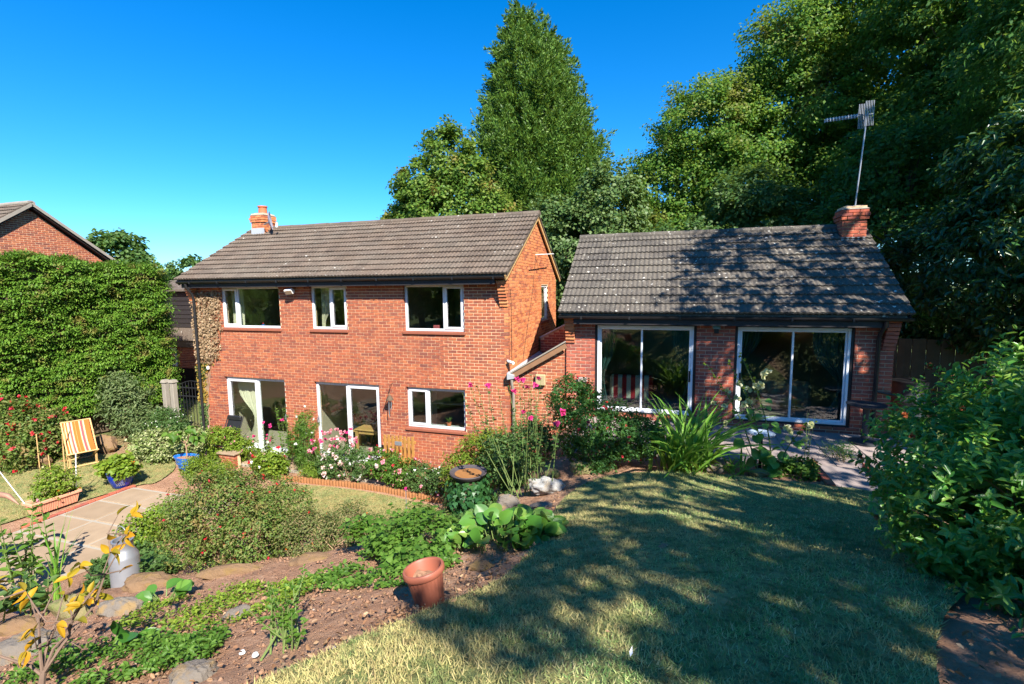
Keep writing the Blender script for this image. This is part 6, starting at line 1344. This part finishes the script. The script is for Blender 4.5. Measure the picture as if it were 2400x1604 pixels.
def fittings():
    wp, al = MB_['whitepaint'], MB_['metal']
    x, z = -9.58, 4.60; T = thing('floodlight', 'white floodlight under the eaves between the upper windows', 'lamp', (x, 10.85, z)); MB().bbox(x-.03, x+.03, 10.78, 10.848, z-.02, z+.06, .005).build('bracket', wp, T)
    MB().bbox(-.11, .11, -.05, .04, -.07, .07, .01).xf(Matrix.Translation((x, 10.68, z)) @ Matrix.Rotation(R_(35), 4, 'X') @ Matrix.Rotation(R_(12), 4, 'Z')).build('head', wp, T); MB().bbox(-.09, .09, -.06, -.049, -.055, .055, .003).xf(Matrix.Translation((x, 10.68, z)) @ Matrix.Rotation(R_(35), 4, 'X') @ Matrix.Rotation(R_(12), 4, 'Z')).build('lens', MB_['slab'], T)
    x, z = .91, 3.78; T = thing('wall_lamp', 'small blue grey lantern on the brick pier between the sliding doors', 'lamp', (x, 10.85, z)); tl = plain('verdigris', (.12, .24, .26), .5, .4, 0, .2, 9, .1); MB().bbox(x-.07, x+.07, 10.73, 10.848, z-.02, z+.05, .01).build('hood', tl, T); MB().bbox(x-.045, x+.045, 10.76, 10.846, z-.11, z-.022, .008).build('lantern', MB_['black'], T)
    x, z = -2.80, 2.52; T = thing('vent_cover', 'square beige vent cover on the lean-to wall', 'vent', (x, 10.9, z)); MB().bbox(x-.12, x+.12, 10.80, 10.898, z-.13, z+.13, .02).build('cover', plain('beige_plastic', (.36, .29, .16), .6, .3, 0, .1, 5, .05), T)
    x, z = -1.82, 2.58; T = thing('wall_box', 'small grey wall box near the lean-to corner', 'box', (x, 10.85, z)); MB().bbox(x-.10, x+.10, 10.78, 10.848, z-.045, z+.055, .008).build('cover', MB_['slab2'], T)
    x, z = -3.42, 2.92; T = thing('security_camera', 'white security camera on the house corner', 'camera', (x-.1, 10.85, z)); MB().tube([(x-.13, 10.80, z+.01), (x+.02, 10.70, z-.01)], .035, 12).build('body', wp, T, True); MB().tube([(HX1-.03, 10.846, z+.02), (x-.10, 10.80, z+.01)], .025, 8).build('mount', wp, T, True)
    x, z = -12.72, 2.42; T = thing('security_camera', 'small white sensor beside the black downpipe', 'camera', (x, 10.85, z)); MB().lathe([(.001, -.05), (.04, -.04), (.045, .02), (.02, .05), (.001, .05)], 12, (x, 10.79, z)).build('body', wp, T, True)
    # hanging bird feeder on its bracket
    x = -6.66; T = thing('bird_feeder', 'hanging feeder and chimes on a wire bracket by the middle door', 'bird feeder', (x, 10.85, 1.6))
    MB().tube([(x-.02, 10.846, 2.25), (x-.0, 10.72, 2.24), (x, 10.66, 2.2)], .007, 6).build('bracket', MB_['black'], T, True); MB().tube([(x-.26, 10.75, 1.55), (x-.14, 10.72, 1.82), (x, 10.68, 2.12)], .006, 6).build('wire', MB_['black'], T, True)
    MB().lathe([(.001, .13), (.03, .11), (.09, .02), (.09, 0), (.001, 0)], 16, (x, 10.66, 1.86)).build('roof', MB_['bark'], T, True); MB().tube([(x, 10.66, 2.2), (x, 10.66, 1.98)], .004, 5).build('hook', MB_['black'], T)
    for k in range(4): t = k*1.57; MB().tube([(x+.04*math.cos(t), 10.66+.04*math.sin(t), 1.86), (x+.04*math.cos(t), 10.66+.04*math.sin(t), 1.62-.06*k)], .008, 6).build('chime', al, T, True)
    # aerials
    T = thing('television_aerial', 'tall television aerial on a pole above the wing chimney', 'aerial', (3.84, 12.95, 6.4)); top = Vector((3.96, 12.95, 8.32)); MB().tube([(3.84, 12.95, 6.3), top], .015, 8).build('mast', al, T, True)
    a, e = top+Vector((.14, .1, -.02)), top+Vector((-.86, -.25, -.16)); MB().tube([a, e], .012, 6).build('boom', al, T, True); d = (e-a).normalized(); sd = Vector((0, 0, 1)).cross(d).normalized()
    for k in range(11): p = a.lerp(e, .36+k*.062); MB().box(-.05, .05, -.004, .004, -.035, .035).xf(Matrix.Translation(p) @ Matrix.Rotation(math.atan2(sd.y, sd.x), 4, 'Z')).build('element', al, T)
    for sx in (-1, 1):
        for k in range(6): p = a.lerp(e, .12)+sd*(sx*.10)+Vector((-.03*k+.05, 0, 0)); MB().tube([p+Vector((0, 0, .26)), p-Vector((0, 0, .26))], .007, 5).build('reflector_rod', al, T)
    T = thing('rod_aerial', 'single white rod aerial fixed high on the house gable', 'aerial', (-3.5, 12.9, 5.5)); MB().tube([(-3.28, 12.3, 5.46), (-3.28, 14.3, 5.60)], .013, 6).build('rod', wp, T, True); MB().tube([(HX1, 13.3, 5.52), (-3.28, 13.3, 5.53)], .012, 6).build('mount', al, T, True)
    T = thing('satellite_dish', 'satellite dish seen edge on beside the house chimney', 'dish', (-12.25, 12.85, 6.75)); M = Matrix.Translation((-12.08, 12.75, 6.80)) @ Vector((.80, .60, .12)).to_track_quat('Z', 'Y').to_matrix().to_4x4()
    MB().lathe([(.001, 0), (.12, .01), (.22, .04), (.29, .075), (.285, .08), (.2, .045), (.001, .012)], 24).xf(M).build('reflector', plain('dish_grey', (.42, .38, .44), .5, .3, 0, .1, 5, 0), T, True); MB().tube([(-12.32, 12.82, 6.70), (-12.1, 12.76, 6.75)], .02, 6).build('bracket', al, T, True); MB().tube([(-12.05, 12.75, 6.55), (-11.72, 12.7, 6.62)], .01, 6).build('arm', al, T, True); MB().tube([(-11.72, 12.7, 6.58), (-11.70, 12.7, 6.72)], .035, 8).build('receiver', wp, T, True)
    # thin cables on the gable
    m = MB().tube([(HX1+.006, 11.0, 4.6), (HX1+.006, 11.05, 4.4), (HX1+.006, 11.06, 2.9)], .006, 5).build('cable', MB_['black'], None, True); tag(m, 'black cable running down the gable near the corner', 'cable')
    m = MB().tube([(HX1+.006, 13.3, 5.5), (HX1+.006, 13.0, 4.6), (HX1+.006, 12.2, 3.2), (HX1+.006, 12.0, 2.8)], .005, 5).build('cable', MB_['black'], None, True); tag(m, 'thin aerial lead hanging down the middle of the gable', 'cable')
fittings()
def curtain(label, x0, x1, z0, z1, y, mat, tie=None, n=26, group='curtains'):
    """pleated cloth; tie: (height, x it is drawn to)"""
    m = MB(); rows = 14
    for i in range(rows+1):
        z = z0+(z1-z0)*i/rows; a, b = x0, x1
        if tie:
            q = math.exp(-((z-tie[0])/(.42 if z > tie[0] else .8))**2); a = x0+(tie[1]-.06-x0)*q; b = x1+(tie[1]+.06-x1)*q
        for j in range(n+1): m.v.append((a+(b-a)*j/n, y+.025*math.sin(j*1.9)+.012*math.sin(j*.7+i*.3), z))
    for i in range(rows):
        for j in range(n): k = i*(n+1)+j; m.f.append((k, k+1, k+n+2, k+n+1))
    return m.build('curtain', mat, None, True, label=label, cat='curtain', group=group)
def interiors():
    cr = plain('cream_cloth', (.62, .58, .44), .9, .1, 0, .1, 6, 0); gn = plain('green_cloth', (.06, .13, .12), .9, .1, 0, .2, 6, 0)
    curtain('cream tied back curtain inside the left patio door', -12.1, -11.35, .1, 2.1, 11.2, cr, (.95, -11.5)); curtain('cream curtain at the side of the left upper window', -12.1, -11.65, 3.5, 4.75, 11.2, cr)
    curtain('cream swept curtain inside the middle upper window', -9.0, -8.55, 3.5, 4.75, 11.2, cr, (3.7, -8.95)); curtain('dark green drape at the wide end of the right sliding door', 2.75, 3.35, 1.9, 3.78, 11.25, gn, (2.6, 3.3)); curtain('dark green drape at the near end of the right sliding door', 1.3, 1.85, 1.9, 3.78, 11.25, gn, (2.9, 1.4)); curtain('dark green drape inside the left sliding door by the pier', .05, .5, 1.9, 3.78, 11.25, gn, (2.7, .45)); curtain('dark green drape inside the left sliding door by the lean-to', -1.5, -1.15, 1.9, 3.78, 11.25, gn, (2.6, -1.45))
    # striped armchair
    T = thing('armchair', 'red and cream striped armchair behind the left sliding door', 'armchair', (-.85, 12.2, 1.82)); st = stripes('armchair_stripe', [(i/10, (.42, .03, .04) if i % 2 else (.55, .55, .45)) for i in range(11)], 0, 1.02)
    def part(nm, m, mat, loc=(-.85, 12.2, 1.82)):
        o = obj(nm, m.mesh(nm, mat), T); o.matrix_parent_inverse = Matrix.Identity(4)
    part('back', MB().bbox(-.5, .5, -.28, -.10, .1, .70, .05), st); part('seat', MB().bbox(-.36, .36, -.095, .5, .12, .42, .05), st)
    for s in (-1, 1): part('arm', MB().bbox(min(s*.365, s*.5), max(s*.365, s*.5), -.095, .5, .1, .56, .04), st)
    # flowered sofa
    fl, t, o = _nt('flowered_cloth'); P = _pos(t); c = _ramp(t, _noise(t, 9, 3, P), [(.12, .14, .09), (.30, .30, .22), (.34, .12, .10), (.3, .3, .2)]); _principled(t, o, c, .9, .1)
    T = thing('sofa', 'flower patterned sofa behind the right sliding door', 'sofa', (2.35, 12.3, 1.82)); MB().bbox(1.72, 2.98, 12.0, 12.24, 1.9, 2.52, .07).build('back', fl, T); MB().bbox(1.86, 2.84, 12.25, 12.8, 1.9, 2.25, .06).build('seat', fl, T)
    for x0, x1 in ((1.66, 1.85), (2.85, 3.04)): MB().bbox(x0, x1, 12.25, 12.8, 1.9, 2.4, .06).build('arm', fl, T)
    for x in (1.75, 2.95): MB().tube([(x, 12.1, 1.82), (x, 12.1, 1.9)], .03, 8).build('foot', MB_['wood'], T)
    em = bpy.data.materials.new('lit_bulb'); em.use_nodes = True; e = em.node_tree.nodes.new('ShaderNodeEmission'); e.inputs[0].default_value = (1, .5, .12, 1); e.inputs[1].default_value = 3; em.node_tree.links.new(e.outputs[0], em.node_tree.nodes['Material Output'].inputs[0])
    T = thing('wall_light', 'small lit amber wall light deep inside the right room', 'lamp', (3.28, 15.2, 3.45)); MB().bbox(3.26, 3.36, 15.24, 15.275, 3.3, 3.5, .01).build('plate', MB_['wood'], T)
    for dx in (0, .12): MB().lathe([(.001, 0), (.025, .02), (.02, .07), (.001, .11)], 12, (3.25+dx, 15.18, 3.42)).build('bulb', em, T, True)
    # dining table, chair and the seated person
    T = thing('dining_table', 'pale wooden dining table just inside the middle patio door', 'table', (-8.0, 11.95, .06)); wd = plain('light_oak', (.55, .33, .12), .45, .4, 0, .15, 8, .1)
    MB().bbox(-8.42, -7.2, 11.55, 12.35, .68, .72, .012).build('top', wd, T)
    for x in (-8.36, -7.26):
        for y in (11.61, 12.29): MB().bbox(x-.035, x+.035, y-.035, y+.035, .06, .68, .005).build('leg', wd, T)
    MB().box(-8.3, -7.3, 11.6, 11.62, .58, .68).build('apron', wd, T)
    T = thing('dining_chair', 'wooden slat backed chair holding the seated person', 'chair', (-8.8, 12.25, .06)); MB().bbox(-8.98, -8.56, 12.04, 12.46, .46, .50, .01).build('seat', wd, T)
    for y in (12.06, 12.44):
        MB().bbox(-9.0, -8.96, y-.02, y+.02, .06, 1.02, .005).build('back_post', wd, T); MB().bbox(-8.6, -8.56, y-.02, y+.02, .06, .46, .005).build('leg', wd, T)
    for y in (12.13, 12.21, 12.29, 12.37): MB().bbox(-8.99, -8.97, y-.012, y+.012, .5, .95, .003).build('slat', wd, T)
    MB().bbox(-9.0, -8.96, 12.08, 12.42, .95, 1.04, .006).build('back_rail', wd, T)
    def skin(name, V, E, rad, mat, parent, sub=2):
        me = bpy.data.meshes.new(name); me.from_pydata(V, E, []); me.update(); me.materials.append(mat); o = obj(name, me, parent)
        md = o.modifiers.new('skin', 'SKIN'); md.use_smooth_shade = True
        for i, r in enumerate(rad): me.skin_vertices[0].data[i].radius = (r, r)
        me.skin_vertices[0].data[0].use_root = True; s = o.modifiers.new('sub', 'SUBSURF'); s.levels = s.render_levels = sub; return o
    p = (-8.76, 12.25, .50); T = thing('person', 'person in a red top seated at the dining table reading', 'person', p)
    sk = plain('skin', (.55, .30, .21), .6, .3, 0, .08, 9, 0); rd = plain('red_cloth', (.42, .02, .03), .9, .1, 0, .15, 8, 0); jn = plain('dark_cloth', (.03, .035, .06), .9, .1, 0, .15, 8, 0); hr = plain('grey_hair', (.22, .19, .16), .8, .2, 0, .2, 40, .3)
    q = lambda x, y, z: (p[0]+x, p[1]+y, p[2]+z)
    V = [q(0, 0, .10), q(.02, 0, .30), q(.05, 0, .48), q(.08, 0, .56), q(.11, 0, .66), q(.13, 0, .76), q(.05, -.17, .46), q(.20, -.20, .24), q(.42, -.12, .25), q(.05, .17, .46), q(.20, .20, .24), q(.42, .12, .25), q(.05, -.09, .08), q(.42, -.10, .09), q(.40, -.10, -.36), q(.05, .09, .08), q(.42, .10, .09), q(.40, .10, -.36), q(.52, -.10, -.40), q(.52, .10, -.40)]
    E = [(0, 1), (1, 2), (2, 3), (3, 4), (4, 5), (2, 6), (6, 7), (7, 8), (2, 9), (9, 10), (10, 11), (0, 12), (12, 13), (13, 14), (0, 15), (15, 16), (16, 17), (14, 18), (17, 19)]
    skin('body', V, E, [.12, .12, .11, .05, .085, .085, .06, .042, .028, .06, .042, .028, .085, .065, .04, .085, .065, .04, .035, .035], sk, T)
    skin('red_top', [V[i] for i in (0, 1, 2, 6, 7, 9, 10)], [(0, 1), (1, 2), (2, 3), (3, 4), (2, 5), (5, 6)], [.135, .14, .135, .085, .06, .085, .06], rd, T)
    skin('trousers', [V[i] for i in (0, 12, 13, 14, 15, 16, 17)], [(0, 1), (1, 2), (2, 3), (0, 4), (4, 5), (5, 6)], [.13, .10, .078, .052, .10, .078, .052], jn, T)
    skin('hair', [q(.06, 0, .66), q(.09, 0, .76), q(.14, 0, .81)], [(0, 1), (1, 2)], [.085, .098, .07], hr, T)
    b = MB().bbox(-8.22, -8.0, 12.14, 12.36, .722, .74, .003).build('book', MB_['whitepaint'], None, label='open pale book on the dining table', cat='book')
    T = thing('window_plant', 'small spiky plant on the inner sill of the lower window', 'potted plant', (-5.3, 11.14, 1.14)); MB().lathe([(.001, 0), (.05, 0), (.065, .09), (.055, .09), (.05, .07)], 16, (-5.3, 11.2, 1.15)).build('pot', MB_['terracotta'], T, True); g = np.random.default_rng(5)
    for i in range(14): obj('leaf', blade_mesh(blade_pts((-5.3, 11.2, 1.22), i*.45, .17, .08, .05), .02, LM['green'], g), T)
    MB().box(-6.3, -4.69, 11.115, 11.3, 1.10, 1.135).build('inner_sill', MB_['upvc'], HOUSE)
    T = thing('kitchen_shelves', 'pale wall shelves inside the lower window', 'shelf', (-6.2, 13.2, 1.0))
    for z in (1.25, 1.62, 1.98): MB().bbox(-6.65, -5.3, 12.9, 13.2, z, z+.035, .004).build('shelf', MB_['whitepaint'], T)
    for x in (-6.66, -5.33): MB().bbox(x, x+.03, 12.9, 13.2, .06, 2.05, .003).build('upright', MB_['whitepaint'], T)
    x = -5.55; T = thing('jewel_box', 'small red box on the sill of the right upper window', 'box', (x, 11.14, 3.6)); MB().bbox(x-.09, x+.07, 11.14, 11.22, 3.6, 3.72, .01).build('case', plain('pink_red', (.45, .1, .12), .6, .3), T)
    x = -11.0; T = thing('sill_cup', 'tiny red and blue ornament on the left upper window sill', 'ornament', (x, 11.14, 3.6)); MB().lathe([(.001, 0), (.035, 0), (.04, .08), (.03, .08)], 12, (x, 11.18, 3.6)).build('cup', blue2, T, True); MB().lathe([(.001, 0), (.025, .01), (.001, .05)], 10, (x, 11.18, 3.68)).build('ball', plain('bright_red', (.5, .02, .03)), T, True)
interiors()
# ------------------------------------------------------------------ grass blades
def grass(name, label, poly, n, h, mat, seed, fade=None, wdt=.005):
    g = np.random.default_rng(seed); x0, y0 = poly.min(0); x1, y1 = poly.max(0); P = g.uniform((x0, y0), (x1, y1), (n*3, 2)); P = P[inpoly(P, poly)]
    if fade: P = P[g.random(len(P)) < np.clip(fade/np.maximum(np.hypot(P[:, 0], P[:, 1]), .1), .12, 1)**1.5]; P = P[P[:, 1] > 1.0]
    bare = wob(P[:, 0], P[:, 1], 6, seed+3)+.6*wob(P[:, 0], P[:, 1], 15, seed+4); P = P[(bare < .38) | (g.random(len(P)) < .3)]
    P = P[:n]; m = len(P); z = terrain(P[:, 0], P[:, 1])+.012; hh = h*g.uniform(.5, 1.3, m)*(1+.35*wob(P[:, 0], P[:, 1], 3.0, seed))
    A = unit(np.c_[g.normal(size=(m, 2))*.75, np.ones(m)]); N = unit(np.c_[g.normal(size=(m, 2)), np.zeros(m)+.2])
    leaf_obj(name, [(np.c_[P, z], A, N, hh, wdt*g.uniform(.7, 1.3, m))], mat, None, 'tri', label=label, cat='grass', kind='stuff')
def grassmat(name, cols, dry):
    m, t, o = _nt(name); P = _pos(t); c = _ramp(t, _rand(t), cols)
    sx = t.nodes.new('ShaderNodeSeparateXYZ'); t.links.new(P, sx.inputs[0]); ed = t.nodes.new('ShaderNodeMath'); ed.operation = 'ADD'; t.links.new(_mr(t, sx.outputs[0], .6, -1.3, -.05, .16), ed.inputs[0]); t.links.new(_noise(t, 1.1, 5, P, .68), ed.inputs[1])  # noise gives dry patches; the leftward ramp paints in the sunlit straw tone
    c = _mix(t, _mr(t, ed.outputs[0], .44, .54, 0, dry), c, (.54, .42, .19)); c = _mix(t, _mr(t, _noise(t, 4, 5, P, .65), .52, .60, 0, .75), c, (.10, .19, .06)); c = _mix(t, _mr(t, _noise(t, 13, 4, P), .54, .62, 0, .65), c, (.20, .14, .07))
    p = _principled(t, None, c, .7, .15); tr = t.nodes.new('ShaderNodeBsdfTranslucent'); t.links.new(c, tr.inputs[0]); mx = t.nodes.new('ShaderNodeMixShader'); mx.inputs[0].default_value = .25
    t.links.new(p.outputs[0], mx.inputs[1]); t.links.new(tr.outputs[0], mx.inputs[2]); t.links.new(mx.outputs[0], o.inputs[0]); return m
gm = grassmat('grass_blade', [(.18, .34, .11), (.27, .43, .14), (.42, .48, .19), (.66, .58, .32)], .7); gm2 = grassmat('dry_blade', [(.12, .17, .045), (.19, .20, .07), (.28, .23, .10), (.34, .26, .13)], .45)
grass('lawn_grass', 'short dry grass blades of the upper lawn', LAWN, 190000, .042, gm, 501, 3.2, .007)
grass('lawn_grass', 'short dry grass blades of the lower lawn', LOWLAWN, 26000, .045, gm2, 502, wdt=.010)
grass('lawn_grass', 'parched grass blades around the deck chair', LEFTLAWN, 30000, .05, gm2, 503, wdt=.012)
def lawn_litter():
    g = np.random.default_rng(510); P = g.uniform((-1.2, 1.6), (2.6, 7.3), (160, 2)); P = P[inpoly(P, LAWN)]; n = len(P); L = g.uniform(.012, .03, n)
    leaf_obj('fallen_petals', [(np.c_[P, terrain(P[:, 0], P[:, 1])+.045], unit(np.c_[g.normal(size=(n, 2)), g.normal(size=n)*.2]), unit(np.c_[g.normal(size=(n, 2))*.4, np.ones(n)]), L, L*.6)], LM['dead'], None, 'fold', label='pale dry leaf flecks lying on the upper lawn', cat='leaves', kind='stuff')
    m = MB(); x, y = -.13, 2.05; z = tz(x, y)+.05; m.add([(x, y, z), (x+.009, y+.02, z+.004), (x+.004, y+.06, z+.008), (x-.006, y+.025, z+.004)], [(0, 1, 2, 3)]); m.build('feather', MB_['whitepaint'], None, label='white feather lying on the shaded lawn', cat='feather')
lawn_litter()
